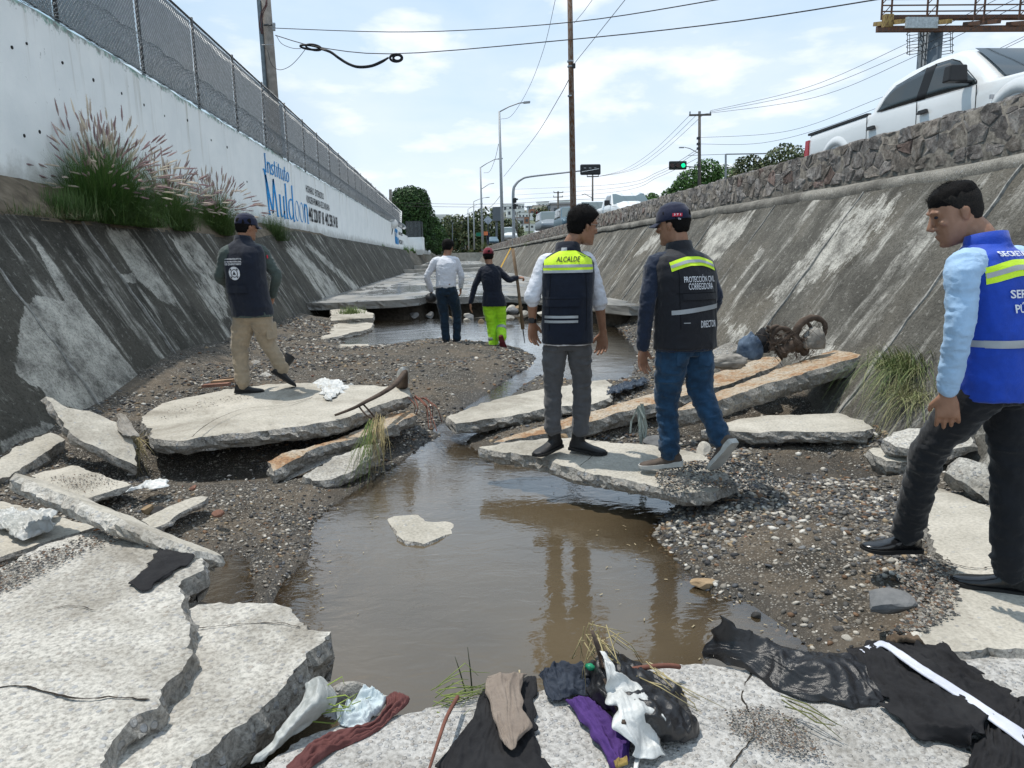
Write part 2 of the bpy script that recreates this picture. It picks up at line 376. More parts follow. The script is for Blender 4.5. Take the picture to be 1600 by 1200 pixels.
# ---- banks
def bank_mat(name, dark, mid, pale, pale_amt, fine_d, streak_amt, warm):
    m = Mat(name, .93, .15)
    st = m.noise(1.0, 6, .62, m.P((.25, 2.6, .35)), .25)                 # streaks that run down the bank
    st2 = m.noise(1.0, 7, .7, m.P((.8, 5.5, .8)), .35)
    bl = m.noise(1.4, 8, .66, dist=.4); fi = m.noise(42, 5, .75)
    c = m.ramp(bl, [(.30, dark), (.62, mid)])
    c = m.mix(m.math('MULTIPLY', m.ramp(m.noise(.7, 5), [(.45, 0.0), (.62, 1.0)]), .35), c, warm)
    s = m.ramp(m.math('ADD', m.math('MULTIPLY', st, .62), m.math('MULTIPLY', st2, .38)), [(streak_amt, 0.0), (streak_amt+.07, 1.0)])
    s = m.math('MULTIPLY', s, m.ramp(m.noise(2.6, 7, .7), [(.40, 0.0), (.56, 1.0)]))
    p = m.attr('pale'); nz = m.math('ADD', m.math('MULTIPLY', m.noise(5, 9, .78), .5), m.math('MULTIPLY', m.noise(1, 8, .75, m.P((1.2, 7, 1.4)), .3), .5))
    pe = m.ramp(m.math('ADD', p, m.math('MULTIPLY', m.math('SUBTRACT', nz, .5), 2.4)), [(.43, 0.0), (.53, 1.0)])
    sp = m.ramp(m.noise(13, 6, .75), [(pale_amt, 0.0), (pale_amt+.05, 1.0)])
    f = m.math('MAXIMUM', m.math('MULTIPLY', s, .8), m.math('MULTIPLY', sp, .25))
    c = m.mix(f, c, pale)
    c = m.mix(m.math('MULTIPLY', pe, .92), c, m.ramp(m.noise(2.6, 9, .76), [(.36, tuple(q*.30 for q in pale)), (.47, tuple(q*.7 for q in pale)), (.60, tuple(min(.8, q*1.15) for q in pale))]))
    c = m.mix(m.math('MULTIPLY', m.ramp(fi, [(.38, 1.0), (.52, 0.0)]), fine_d), c, tuple(q*.45 for q in dark))
    h = m.math('ADD', m.math('MULTIPLY', fi, .8), m.math('ADD', bl, m.math('MULTIPLY', st2, .5)))
    return m.out(c, None, m.bump(h, .85, .03))
BANKL = bank_mat('weathered_dark_bank_concrete', (.046, .044, .038), (.125, .118, .10), (.58, .56, .50), .585, .5, .53, (.085, .078, .062))
BANKR = bank_mat('weathered_pale_bank_concrete', (.062, .059, .052), (.175, .167, .148), (.56, .545, .50), .565, .55, .525, (.15, .125, .09))
def plerp(poly_px, p0, n): return [WP(a, b, p0, n)[1:] for a, b in poly_px]
def bank(name, side, y0, y1, z0, ztop, mat, pales, dy):
    ys = []; y = y0
    while y < y1: ys.append(y); y += dy*max(1, (y-8)/9)
    ys = np.array(ys+[y1]); ns = 90; t = np.linspace(0, 1, ns)
    Yg, T = np.meshgrid(ys, t, indexing='ij'); zt = ztop(Yg); Zg = z0+(zt-z0)*T
    Xg = (XL if side < 0 else XR)(Zg)
    P = np.stack([Xg, Yg, Zg], -1); n = LN if side < 0 else RN
    P = P + n*(fbm(P, 1.1, 4, 5)*0.030+fbm(P, 9, 3, 8)*0.006)[..., None]
    pale = np.zeros(Yg.shape).ravel(); P2 = np.stack([Yg.ravel(), Zg.ravel()], -1)
    for poly, soft, amt in pales:
        if len(poly) < 3: continue
        d = polydist(P2, poly); ins = inpoly(P2, poly); pale = np.maximum(pale, amt*np.where(ins, np.clip(.5+d/soft, 0, 1), np.clip(.5-d/soft, 0, 1)))
    o = obj(name, P.reshape(-1, 3), gridfaces(len(ys), ns), mat, smooth=True, recenter=False, cattr={'pale': pale}); o['kind'] = 'structure'
    return o
pl = lambda *a: plerp(a, LP0, LN)
palesL = [(pl((57, 461), (103, 473), (150, 505), (169, 526), (199, 565), (232, 607), (215, 640), (165, 648), (127, 640), (77, 628), (65, 607), (46, 599), (27, 584), (27, 549), (31, 515), (38, 480)), .10, 1.0),
          (pl((44, 365), (56, 372), (90, 420), (122, 470), (150, 505), (103, 478), (75, 425)), .09, .74),
          (pl((160, 352), (200, 358), (245, 420), (280, 478), (262, 478), (215, 440)), .16, .66), (pl((188, 428), (212, 426), (214, 442), (196, 442)), .05, .8),
          (pl((0, 690), (60, 660), (95, 668), (110, 700), (60, 735), (0, 770)), .12, .8),
          (pl((262, 366), (300, 366), (330, 400), (355, 440), (360, 505), (335, 500), (300, 430)), .2, .58),
          (pl((442, 385), (460, 380), (520, 440), (545, 478), (525, 500), (500, 460)), .4, .7), (pl((470, 378), (482, 378), (570, 455), (560, 462)), .4, .7)]
bank('left_bank', -1, 1.2, 125, -.55, lambda y: 2.06+np.clip((y-18)/5, 0, 1)*.40, BANKL, palesL, .028)
pr_ = lambda *a: plerp(a, RP0, RN)
palesR = [(pr_((1330, 300), (1420, 296), (1400, 340), (1350, 400), (1300, 440), (1230, 470), (1180, 480), (1230, 420), (1290, 360)), .5, .60),
          (pr_((1110, 345), (1180, 335), (1150, 380), (1100, 430), (1090, 400)), .4, .68), (pr_((1190, 380), (1205, 385), (1150, 450), (1130, 470)), .2, .6),
          (pr_((1020, 365), (1050, 360), (1000, 400), (985, 405)), .3, .66), (pr_((1420, 480), (1450, 470), (1330, 640), (1290, 650), (1380, 540)), .5, .5),
          (pr_((1180, 520), (1300, 500), (1330, 560), (1340, 640), (1200, 560)), .5, .52), (pr_((1110, 480), (1180, 500), (1180, 550), (1130, 550)), .4, .55)]
bank('right_bank', 1, 1.2, 125, -.55, lambda y: 2.27+np.clip((y-7)/25, 0, 1)*.18, BANKR, palesR, .032)
# pale mortar joints that run down the banks, each a strip lying proud of the concrete
JM = plain('joint_mortar', (.26, .255, .24), .9, .2, var=.45, sc=16, bmp=.4)
def joint(side, y, parent_name, w=.012, dx=0.0):
    X_ = XL if side < 0 else XR; n = LN if side < 0 else RN; zt = 2.05 if side < 0 else 2.28; m = 22; P = []
    for i in range(m):
        z = -.05+(zt+.05)*i/(m-1); yy = y+dx*z+.012*sin(i*1.7+y)
        for k in (-1, 1): P.append(np.array([X_(z), yy+k*w*(.6+.5*abs(sin(i*2.3+y*3))), z])+n*(.018 if k < 0 else .018))
    V = np.array(P); V2 = V-n*.05
    Fc = []
    for i in range(m-1): a = 2*i; Fc += [(a, a+1, a+3, a+2), (a, a+2, a+2+2*m, a+2*m), (a+1, a+1+2*m, a+3+2*m, a+3)]
    o = obj('joint', np.vstack([V, V2]), Fc, JM); p = bpy.data.objects[parent_name]; o.parent = p
for k in range(11): joint(-1, 5.0+2.39*k, 'left_bank', .010+.004*(k % 3))
for k in range(8): joint(1, 6.4+2.6*k, 'right_bank', .010, .06)
# yellow painted band on the right bank
YP = plain('yellow_band_paint', (.55, .33, .05), .8, .2, var=.3)
b = MB(); a_, c_ = WP(771, 441, RP0, RN), WP(800, 385, RP0, RN)
for t in range(8):
    p, q = lerp(a_, c_, t/8), lerp(a_, c_, (t+1)/8); s = np.array([0, .42, 0]); o = RN*.05
    b.add([p-s+o, p+s+o, q+s+o, q-s+o, p-s, p+s, q+s, q-s], [(0, 1, 2, 3), (0, 3, 7, 4), (1, 5, 6, 2)])
o = b.build('painted_band', YP); o.parent = bpy.data.objects['right_bank']
# ---- intact channel floor beyond the washout
def mat_floor():
    m = Mat('wet_channel_floor', .5, .5)
    c = m.ramp(m.noise(1.2, 7, .62, m.P((1, .35, 1))), [(.30, (.10, .10, .095)), (.5, (.22, .215, .20)), (.7, (.36, .35, .325))])
    w = m.ramp(m.noise(.9, 6, .6, m.P((.8, .28, 1)), .5), [(.45, 0.0), (.55, 1.0)])
    c = m.mix(m.math('MULTIPLY', w, .55), c, (.10, .10, .10))
    return m.out(c, m.ramp(w, [(0, .75), (1, .09)]), m.bump(m.noise(9, 5, .6), .25, .01))
FLOOR = mat_floor()
FP = [W(a, b_, .45)[:2] for a, b_ in ((492, 474), (540, 473), (600, 471), (655, 467), (668, 463), (700, 466), (745, 463), (800, 462), (850, 466), (905, 470), (945, 476), (985, 480))]
front = np.array(FP); front = front[np.argsort(front[:, 0])]
nx, yl = 90, np.concatenate([[0], np.linspace(.15, 6, 14), np.linspace(8, 105, 26)])
xe = np.linspace(-4.1, 4.4, nx); yf = np.interp(xe, front[:, 0], front[:, 1]) + .12*fbm(np.stack([xe*3, xe*0, xe*0], -1), 1, 4, 2)
Xg = np.repeat(xe[:, None], len(yl), 1); Yg = yf[:, None]+yl[None]; Zg = .45+fbm(np.stack([Xg, Yg, Xg*0], -1), .5, 3, 6)*.03+np.clip((Yg-60)/60, 0, 1)*.55
top = np.stack([Xg, Yg, Zg], -1).reshape(-1, 3); Fc = gridfaces(nx, len(yl)).tolist(); nL = len(yl)
base = len(top); ex = []
for k, dz in enumerate((.05, .11, .17, .22)):
    for i in range(nx): ex.append((xe[i], yf[i]+.03*vn(V3(xe[i]*9, k, 3))+(.0 if k < 3 else .6), .45-dz))
for i in range(nx-1):
    Fc.append((i*nL, (i+1)*nL, base+i+1, base+i))
    for k in range(3): a = base+k*nx+i; Fc.append((a, a+1, a+1+nx, a+nx))
obj('channel_floor', np.vstack([top, ex]), Fc, FLOOR, recenter=False)['kind'] = 'structure'
# low concrete sills across the far channel
for i, (y, z, n) in enumerate(((58, .55, 'nearer'), (74, .72, 'farther'))):
    o = MB().box((-.4+i*.2, y, z), (7.4, .5, .3)).build('concrete_sill', CONC); tag(o, f'low pale concrete sill across the far channel, the {n} of two', 'sill')
# dark earth face under the floor slab, and the fill behind it
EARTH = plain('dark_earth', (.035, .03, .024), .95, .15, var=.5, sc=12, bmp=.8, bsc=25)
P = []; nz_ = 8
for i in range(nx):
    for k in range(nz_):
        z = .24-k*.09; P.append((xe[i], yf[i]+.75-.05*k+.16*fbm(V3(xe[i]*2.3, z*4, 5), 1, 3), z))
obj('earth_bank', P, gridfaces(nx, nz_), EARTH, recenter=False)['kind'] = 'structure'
# ---- footing ledge left, soil verge below the white wall
SOIL = plain('dry_soil', (.16, .13, .095), .95, .15, var=.4, sc=5, bmp=.8, bsc=30)
ys = np.linspace(2, 30, 240); us = np.linspace(0, 1, 9); Yg, U = np.meshgrid(ys, us, indexing='ij')
tz = 2.02+np.clip((Yg-18)/5, 0, 1)*.40; Xg = -4.66-U*.60-np.clip((Yg-18)/5, 0, 1)*.22*(1-U); Zg = tz+(2.60-tz)*(U**.8)
P = np.stack([Xg, Yg, Zg], -1); P += np.array([1, 0, 1])*(fbm(P, 4, 4, 31)*.045*(U > 0)*(1-.6*U))[..., None]
obj('verge_soil', P.reshape(-1, 3), gridfaces(240, 9), SOIL, smooth=True, recenter=False)['kind'] = 'structure'
# ---- land behind: left plot, road on the right, far ground, hills
ASPH = plain('worn_asphalt', (.055, .055, .055), .9, .3, var=.3, sc=3, bmp=.4)
DRY = plain('dry_ground', (.17, .15, .11), .95, .1, var=.35, sc=.4)
o = obj('ground_left', [(-5.4, 0, 2.5), (-5.4, 125, 2.5), (-400, 125, 2.5), (-400, 0, 2.5)], [(0, 1, 2, 3)], DRY, recenter=False); o['kind'] = 'structure'
o = obj('ground_right', [(19, 0, 2.28), (400, 0, 2.28), (400, 125, 2.28), (19, 125, 2.28)], [(0, 1, 2, 3)], DRY, recenter=False); o['kind'] = 'structure'
o = obj('road', [(5.85, 0, 2.3), (19, 0, 2.3), (19, 260, 2.3), (5.85, 260, 2.3)], [(0, 1, 2, 3)], ASPH, recenter=False); o['kind'] = 'structure'
o = obj('ground_far', [(-400, 125, 1.6), (400, 125, 1.6), (2500, 3000, 1.6), (-2500, 3000, 1.6)], [(0, 1, 2, 3)], DRY, recenter=False); o['kind'] = 'structure'
HILLM = Mat('far_hillside', .95, .1)
HILLM = HILLM.out(HILLM.ramp(HILLM.noise(.03, 8, .65), [(.35, (.06, .085, .05)), (.5, (.12, .14, .09)), (.66, (.24, .23, .20))]))
def hill_z(x, y):
    x = np.asarray(x, float); y = np.asarray(y, float); az = x/y*1130+712
    prof = np.interp(az, [300, 640, 700, 735, 760, 800, 860, 1000, 1200, 1500, 2200], [54, 56, 52, 44, 56, 62, 66, 70, 74, 70, 60])
    t = np.clip((y-260)/700, 0, 1)
    return 1.6+t*t*(3-2*t)*(prof*.8)+fbm(np.stack([x, y, 0*x], -1), .012, 4, 12)*9*t
az = np.linspace(-.9, 1.4, 160); yy = np.concatenate([np.linspace(255, 1000, 50), np.linspace(1060, 1800, 10)]); A, Yg = np.meshgrid(az, yy, indexing='ij'); Xg = A*Yg
obj('hills', np.stack([Xg, Yg, hill_z(Xg, Yg)*np.where(Yg > 1000, .8, 1)], -1).reshape(-1, 3), gridfaces(160, len(yy)), HILLM, smooth=True, recenter=False)['kind'] = 'structure'
MB().box((0, 124.5, 1.2), (13, 1, 2.4)).build('concrete_headwall', CONCF); tag(bpy.data.objects['concrete_headwall'], 'low concrete headwall closing the far end of the channel', 'wall')
# ================================================================ SLABS AND RUBBLE
def rough_outline(P, seg, amp, seed):
    """P: n x 2 outline; adds broken-edge detail"""
    out = []; n = len(P); k = 0
    for i in range(n):
        a, b = np.array(P[i]), np.array(P[(i+1) % n]); L = np.linalg.norm(b-a); m = max(1, int(L/seg)); t = np.array([-(b-a)[1], (b-a)[0]])/(L+1e-9)
        for j in range(m):
            q = a+(b-a)*j/m; w = min(1, j/2, (m-j)/2) if m > 3 else .4
            q = q+t*amp*(1.0*fbm(V3(q[0]*3.1, q[1]*3.1, seed), 1, 2, 3)+.6*vn(V3(q[0]*11, q[1]*11, seed+5))+.5*(random.random()*2-1)+.45*(abs(vn(V3(q[0]*17, q[1]*17, seed+9)))>.55)*-1)*(.35+.65*w); out.append(q)
    return np.array(out)
def slab(name, pts, thick, label, cat='concrete slab', group=None, mats=None, seg=.045, amp=.035, grid=.07, relief=.008, seed=None, lean=0.0, up=None, part_of=None):
    P = np.array(pts, float); c = P.mean(0); _, _, vt = np.linalg.svd(P-c); n = vt[2]
    if n[2] < 0: n = -n
    if up is not None: n = unit(up)
    ux = unit(vt[0]-n*np.dot(vt[0], n)); uy = np.cross(n, ux); seed = seed if seed is not None else (abs(hash(label)) % 97 if False else sum(map(ord, label)) % 97)
    Q = np.stack([(P-c)@ux, (P-c)@uy], -1)
    ar = sum(Q[i][0]*Q[(i+1) % len(Q)][1]-Q[(i+1) % len(Q)][0]*Q[i][1] for i in range(len(Q)))
    if ar < 0: Q = Q[::-1]
    R = rough_outline(Q, seg, amp, seed); m = len(R)
    g = [(x, y) for x in np.arange(R[:, 0].min(), R[:, 0].max(), grid) for y in np.arange(R[:, 1].min(), R[:, 1].max(), grid)]
    g = np.array(g)+RNG.uniform(-.25, .25, (len(g), 2))*grid; g = g[inpoly(g, R)]; g = g[polydist(g, R) > grid*.45] if len(g) else g
    pts2 = [Vector(p) for p in np.vstack([R, g])] if len(g) else [Vector(p) for p in R]
    vv, _, ff, *_x = delaunay_2d_cdt(pts2, [(i, (i+1) % m) for i in range(m)], [list(range(m))], 1, 1e-5)
    vv = np.array([tuple(v) for v in vv]); ff = [tuple(f) for f in ff]
    d = polydist(vv, R); P3 = np.column_stack([vv, np.full(len(vv), seed)])
    hz = relief*(1.4*fbm(P3, 2.2, 3, 4)+.8*fbm(P3, 9, 2, 6)) - .009*np.exp(-d/.012)*(.55+.6*vn(P3, 14))
    V = [c+ux*p[0]+uy*p[1]+n*h for p, h in zip(vv, hz)]; Fc = list(ff); mi = [0]*len(ff)
    # side rings follow the triangulated boundary
    ec = {}
    for f in ff:
        for i in range(len(f)): a, b = f[i], f[(i+1) % len(f)]; ec[(a, b)] = 1
    bd = [(a, b) for (a, b) in ec if (b, a) not in ec]; nxt = dict(bd); idx = {a: k for k, (a, b) in enumerate(bd)}
    cen2 = R.mean(0); K = 4; rings = [[a for a, b in bd]]
    for k in range(1, K+1):
        ring = []
        for a, b in bd:
            p = vv[a]; nb = vv[nxt[a]]-p; o = unit([nb[1], -nb[0]]); t = k/K
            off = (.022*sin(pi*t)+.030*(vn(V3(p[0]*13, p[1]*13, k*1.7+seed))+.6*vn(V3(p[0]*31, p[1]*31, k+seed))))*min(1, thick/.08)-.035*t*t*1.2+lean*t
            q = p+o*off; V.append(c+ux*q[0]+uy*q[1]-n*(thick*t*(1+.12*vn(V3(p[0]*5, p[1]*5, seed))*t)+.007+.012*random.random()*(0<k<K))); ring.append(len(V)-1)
        rings.append(ring)
    nb_ = len(bd)
    for k in range(K):
        for i, (a, b) in enumerate(bd):
            j = idx.get(b, (i+1) % nb_); Fc.append((rings[k][i], rings[k+1][i], rings[k+1][j], rings[k][j])); mi.append(1)
    order = [0]; 
    while len(order) < nb_:
        j = idx.get(bd[order[-1]][1])
        if j is None or j == 0: break
        order.append(j)
    Fc.append(tuple(rings[K][i] for i in reversed(order))); mi.append(1)
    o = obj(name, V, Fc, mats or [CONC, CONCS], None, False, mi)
    if part_of is None: tag(o, label, cat, group)
    return o
Z_ = lambda z, *pp: [W(a, b, z) for a, b in pp]
def ZZ(*pp): return [W(a, b, z) for a, b, z in pp]
G_ = 'broken concrete slabs in the washed-out channel'
slab('concrete_slab', Z_(.13, (-120, 905), (0, 885), (60, 852), (150, 828), (178, 840), (245, 840), (316, 870), (318, 888), (283, 905), (284, 945), (293, 985), (288, 1035), (252, 1078), (246, 1105), (205, 1122), (172, 1160), (130, 1230), (-60, 1420), (-420, 1300)), .15,
     'huge pitted grey slab filling the near left corner, with a black cloth near its tip', group=G_, mats=[CONC, CONCS], seg=.022, amp=.016, grid=.045, relief=.008)
slab('concrete_slab', Z_(.045, (262, 990), (286, 955), (344, 940), (395, 940), (447, 947), (466, 966), (481, 986), (517, 988), (505, 1006), (474, 1036), (450, 1070), (416, 1100), (375, 1135), (344, 1163), (300, 1190), (275, 1225), (150, 1330), (60, 1250), (180, 1120)), .17,
     'pale rough slab lying between the huge corner slab and the brown pool', group=G_, mats=[CONC, CONCS], seg=.02, amp=.016, grid=.04, relief=.009)
slab('concrete_slab', Z_(-.03, (330, 1290), (400, 1215), (470, 1150), (560, 1122), (640, 1112), (700, 1094), (745, 1086), (850, 1078), (930, 1052), (1060, 1036), (1150, 1046), (1250, 1062), (1340, 1050), (1440, 1024), (1600, 1014), (1900, 1020), (1900, 1400), (300, 1500)), .3,
     'stained aggregate floor slab along the bottom edge, strewn with rags', group=G_, mats=[CONCW, CONCS], seg=.02, amp=.014, grid=.045, relief=.010)
slab('concrete_slab', Z_(.0, (1455, 758), (1500, 772), (1560, 800), (1650, 830), (1850, 860), (1950, 1000), (1650, 1009), (1480, 1016), (1440, 1003), (1436, 960), (1470, 915), (1480, 880), (1448, 830)), .25,
     'flat floor slab at the right edge under the man in the blue vest', group=G_, mats=[CONCF, CONCS], seg=.025, amp=.015, grid=.06, relief=.006)
# long narrow slab tipped on its side, its broken edge up
a = np.array([W(20, 747, .33), W(70, 757, .33), W(130, 778, .30), W(200, 815, .24), W(258, 840, .19), W(306, 862, .16)])
bk = a+V3(.06, .17, -.10); slab('concrete_slab', list(a)+list(bk[::-1]), .085, 'long narrow slab tipped up with its bright broken edge facing the camera', group=G_, mats=[CONCF, CONC], seg=.03, amp=.012, grid=.06, lean=.02)
slab('concrete_slab', ZZ((70, 632, .42), (108, 627, .45), (150, 640, .36), (182, 655, .28), (206, 690, .12), (214, 728, .00), (180, 716, .06), (120, 672, .28)), .10, 'tilted slab leaning on the dark left bank below the white patch', group=G_, mats=[CONCF, CONCS], amp=.02)
slab('concrete_slab', ZZ((222, 650, .17), (253, 628, .19), (310, 617, .2), (367, 606, .21), (410, 601, .22), (480, 597, .24), (560, 600, .24), (610, 603, .24), (640, 606, .23), (641, 617, .22), (575, 635, .22), (530, 653, .20), (460, 667, .17), (383, 676, .16), (287, 687, .15), (240, 685, .15)), .13,
     'large cracked slab under the man in khaki trousers', group=G_, mats=[CONCF, CONCS], seg=.04, amp=.022, grid=.08, relief=.01)
slab('concrete_slab', ZZ((418, 722, .0), (440, 708, .02), (500, 690, .05), (560, 668, .07), (590, 652, .08), (640, 641, .09), (650, 648, .07), (605, 668, .05), (556, 684, .03), (500, 700, .01), (455, 722, -.01), (428, 736, -.02)), .12,
     'narrow slab with a sandy top wedged under the large left slab', group=G_, mats=[CONCO, CONCS], amp=.02)
slab('concrete_slab', ZZ((474, 745, -.10), (490, 733, -.07), (540, 706, -.03), (570, 694, -.02), (594, 692, -.02), (588, 712, -.06), (568, 722, -.07), (545, 738, -.1), (505, 752, -.12)), .11,
     'small bright slab broken off beside the pool at the left', group=G_, mats=[CONC, CONCS], amp=.022, seg=.03)
slab('concrete_slab', ZZ((697, 650, .0), (760, 626, .02), (850, 606, .05), (905, 597, .07), (946, 593, .07), (956, 600, .06), (952, 620, .05), (925, 629, .05), (870, 634, .03), (800, 648, .01), (712, 664, -.03)), .12,
     'pale slab behind the boots of the mayor, at the head of the pool', group=G_, mats=[CONCF, CONCS], amp=.018)
slab('concrete_slab', ZZ((770, 687, -.06), (850, 664, -.02), (920, 645, .02), (1000, 620, .10), (1060, 602, .17), (1130, 578, .24), (1195, 558, .31), (1222, 560, .31), (1215, 570, .29), (1150, 592, .23), (1060, 620, .12), (960, 650, .02), (870, 676, -.04)), .15,
     'long ramp-like slab with an orange sandy top behind the two men in vests', group=G_, mats=[CONCO, CONCS], amp=.02)
slab('concrete_slab', ZZ((1040, 645, .10), (1100, 618, .19), (1180, 586, .31), (1250, 562, .40), (1300, 548, .46), (1343, 542, .50), (1347, 553, .49), (1300, 566, .44), (1200, 596, .31), (1110, 634, .16)), .17,
     'orange-topped slab propped highest against the right bank over a dark hollow', group=G_, mats=[CONCO, CONCS], amp=.018)
slab('concrete_slab', ZZ((1095, 672, .0), (1135, 657, .02), (1200, 648, .03), (1310, 646, .04), (1350, 656, .04), (1364, 668, .03), (1350, 674, .02), (1280, 674, .02), (1230, 673, .01), (1180, 676, .0), (1140, 672, .0)), .11,
     'flat clean slab under the dark hollow at the foot of the right bank', group=G_, mats=[CONCF, CONCS], amp=.016)
slab('concrete_slab', ZZ((748, 699, .06), (800, 690, .07), (870, 685, .08), (960, 690, .09), (1010, 692, .09), (1100, 712, .08), (1150, 752, .05), (1122, 768, .03), (1070, 768, .03), (1000, 752, .05), (900, 730, .06), (830, 712, .06)), .11,
     'undercut slab over the pool on which the mayor and the director stand', group=G_, mats=[CONCF, CONCS], amp=.02, seg=.03)
slab('concrete_slab', ZZ((598, 796, -.225), (640, 786, -.24), (700, 790, -.245), (746, 808, -.25), (735, 822, -.235), (690, 836, -.200), (662, 846, -.190), (630, 842, -.195), (612, 822, -.21)), .09,
     'half-sunken slab in the middle of the brown pool', group=G_, mats=[CONCF, CONCS], amp=.015)
slab('concrete_slab', Z_(.02, (48, 742), (112, 726), (150, 738), (206, 757), (170, 768), (132, 779), (90, 770)), .06, 'thin pale slab half buried in mud behind the tipped narrow slab', group=G_, mats=[CONCF, CONCS], amp=.015)
slab('concrete_slab', ZZ((222, 812, -.02), (262, 790, .0), (300, 774, .02), (324, 774, .02), (310, 786, .0), (280, 800, -.01), (242, 822, -.02)), .05, 'small thin slab lying alone on the left gravel', group=G_, mats=[CONCF, CONCS], amp=.012)
slab('concrete_slab', ZZ((-90, 730, .16), (0, 712, .16), (40, 690, .17), (80, 672, .18), (100, 690, .1), (50, 722, .08), (-60, 780, .06)), .2, 'crumbling pale footing at the left edge where the bank has broken', group=G_, mats=[CONCF, CONCS], amp=.02)
slab('concrete_slab', Z_(-.01, (-60, 800), (0, 782), (70, 800), (150, 822), (60, 850), (0, 870), (-100, 880)), .06, 'sandy slab under the white plastic bag at the left edge', group=G_, mats=[CONCF, CONCS], amp=.012)
slab('concrete_slab', Z_(.06, (462, 520), (480, 508), (520, 500), (560, 502), (583, 505), (575, 514), (540, 522), (500, 530), (470, 530)), .12, 'flat slab lying against the left bank beside the upper pool', group=G_, mats=[CONCF, CONCS], seg=.08, amp=.03, grid=.15)
slab('concrete_slab', Z_(.02, (505, 545), (530, 538), (575, 537), (580, 543), (545, 550), (515, 552)), .09, 'small slab lying on gravel beside the upper pool', group=G_, mats=[CONCF, CONCS], seg=.08, amp=.03, grid=.15)
slab('concrete_slab', ZZ((518, 478, .34), (545, 478, .34), (583, 488, .24), (583, 497, .15), (550, 500, .12), (517, 500, .14)), .16, 'collapsed floor block with a grass tuft below the intact channel floor', group=G_, mats=[CONCF, CONCS], seg=.1, amp=.04, grid=.2)
slab('concrete_slab', Z_(.05, (395, 558), (440, 545), (478, 541), (470, 552), (430, 562)), .08, 'low slab at the toe of the left bank behind the man in khaki', group=G_, mats=[CONCF, CONCS], seg=.08, amp=.03, grid=.15)
slab('concrete_slab', ZZ((1358, 700, .02), (1400, 690, .04), (1440, 690, .05), (1460, 716, .03), (1430, 722, .0), (1385, 718, .0)), .16, 'dark-edged block at the foot of the right bank below the dry grass', group=G_, mats=[CONCF, CONCS], seg=.04, amp=.02, grid=.09)
slab('concrete_slab', ZZ((1380, 684, .14), (1420, 672, .17), (1490, 672, .2), (1520, 668, .22), (1520, 690, .16), (1470, 712, .08), (1400, 694, .12)), .10, 'bright block stacked behind the knee of the man in black trousers', group=G_, mats=[CONC, CONCS], seg=.04, amp=.02, grid=.09)
slab('concrete_slab', ZZ((1478, 735, .14), (1500, 716, .20), (1540, 722, .20), (1580, 770, .05), (1560, 786, .0), (1510, 762, .04)), .14, 'tilted concrete chunk between the legs of the man in black trousers', group=G_, mats=[CONC, CONCS], seg=.03, amp=.018, grid=.07)
slab('concrete_slab', ZZ((1560, 690, .3), (1640, 680, .34), (1700, 740, .2), (1640, 760, .15), (1575, 730, .2)), .25, 'large block at the right edge behind the man in the blue vest', group=G_, mats=[CONC, CONCS], seg=.04, amp=.025, grid=.09)
# ---- single rocks
def rockmesh(name, r, seed, sub=2, flat=.7, facet=True):
    bm = bmesh.new(); bmesh.ops.create_icosphere(bm, subdivisions=sub, radius=1); V = np.array([v.co[:] for v in bm.verts]); rg = np.random.default_rng(seed)
    if facet:
        for _ in range(9):
            n = unit(rg.normal(size=3)); dd_ = rg.uniform(.45, .85); h = V@n; V = V-n*np.maximum(h-dd_, 0)[:, None]*.92
    V = V*(1+.12*fbm(V+seed, 1.7, 3, seed)[:, None]); V = V*np.array([1, rg.uniform(.65, .95), flat*rg.uniform(.8, 1.1)])*r
    for v, p in zip(bm.verts, V): v.co = p
    me = bpy.data.meshes.new(name); bm.to_mesh(me); bm.free(); return me
def rockmat(name, a, b_, rough=.85, bst=.5):
    m = Mat(name, rough, .25); c = m.ramp(m.noise(9, 6, .65, m.n('ShaderNodeTexCoord').outputs['Object']), [(.3, a), (.7, b_)])
    oi = m.n('ShaderNodeObjectInfo').outputs['Random']; hs = m.n('ShaderNodeHueSaturation'); m.put(hs.inputs['Value'], m.ramp(oi, [(0, .65), (1, 1.3)])); m.put(hs.inputs['Color'], c)
    return m.out(hs.outputs[0], None, m.bump(m.noise(60, 4, .7), bst, .006))
RK = {'grey': rockmat('grey_stone', (.11, .115, .12), (.24, .24, .24)), 'pale': rockmat('pale_stone', (.36, .34, .30), (.56, .53, .47)), 'ochre': rockmat('ochre_stone', (.22, .15, .09), (.42, .31, .19)), 'dark': rockmat('dark_stone', (.03, .03, .032), (.09, .085, .08)), 'red': rockmat('reddish_stone', (.14, .07, .05), (.28, .15, .11))}
def rock(name, p, r, seed, mat, label, cat='rock', group=None, flat=.7, rz=0, sub=3, sc=(1, 1, 1)):
    o = link(name, rockmesh(name, r, seed, sub, flat), mat, None, False, Vector(p)); o.rotation_euler = (0, 0, rz); o.scale = sc; return tag(o, label, cat, group)
rock('rock', W(1384, 952, -.02)+V3(0, 0, .02), .125, 5, RK['grey'], 'big angular dark grey rock on the gravel beside the right floor slab', flat=.55, rz=.3, sc=(1.15, 1, 1))
rock('rock', W(1428, 1000, -.02), .045, 9, RK['pale'], 'pale rock at the corner of the right floor slab')
rock('rock', W(548, 1088, -.06), .075, 12, CONCS, 'knobbly concrete lump at the left end of the pool shore', flat=.8); rock('rock', W(585, 1092, -.06), .05, 15, CONC, 'small pale concrete lump next to the knobbly one by the pool', flat=.8)
rock('rock', W(1098, 706, .04), .09, 21, RK['pale'], 'upright pale rock between the feet of the director', flat=1.0, rz=1)
rock('rock', W(1025, 690, .08), .10, 22, RK['grey'], 'rounded grey rock in the shade under the orange ramp slab', flat=.6)
rock('rock', W(1125, 752, .06), .10, 25, CONCS, 'lumpy grey rock at the right end of the undercut slab', flat=.55)
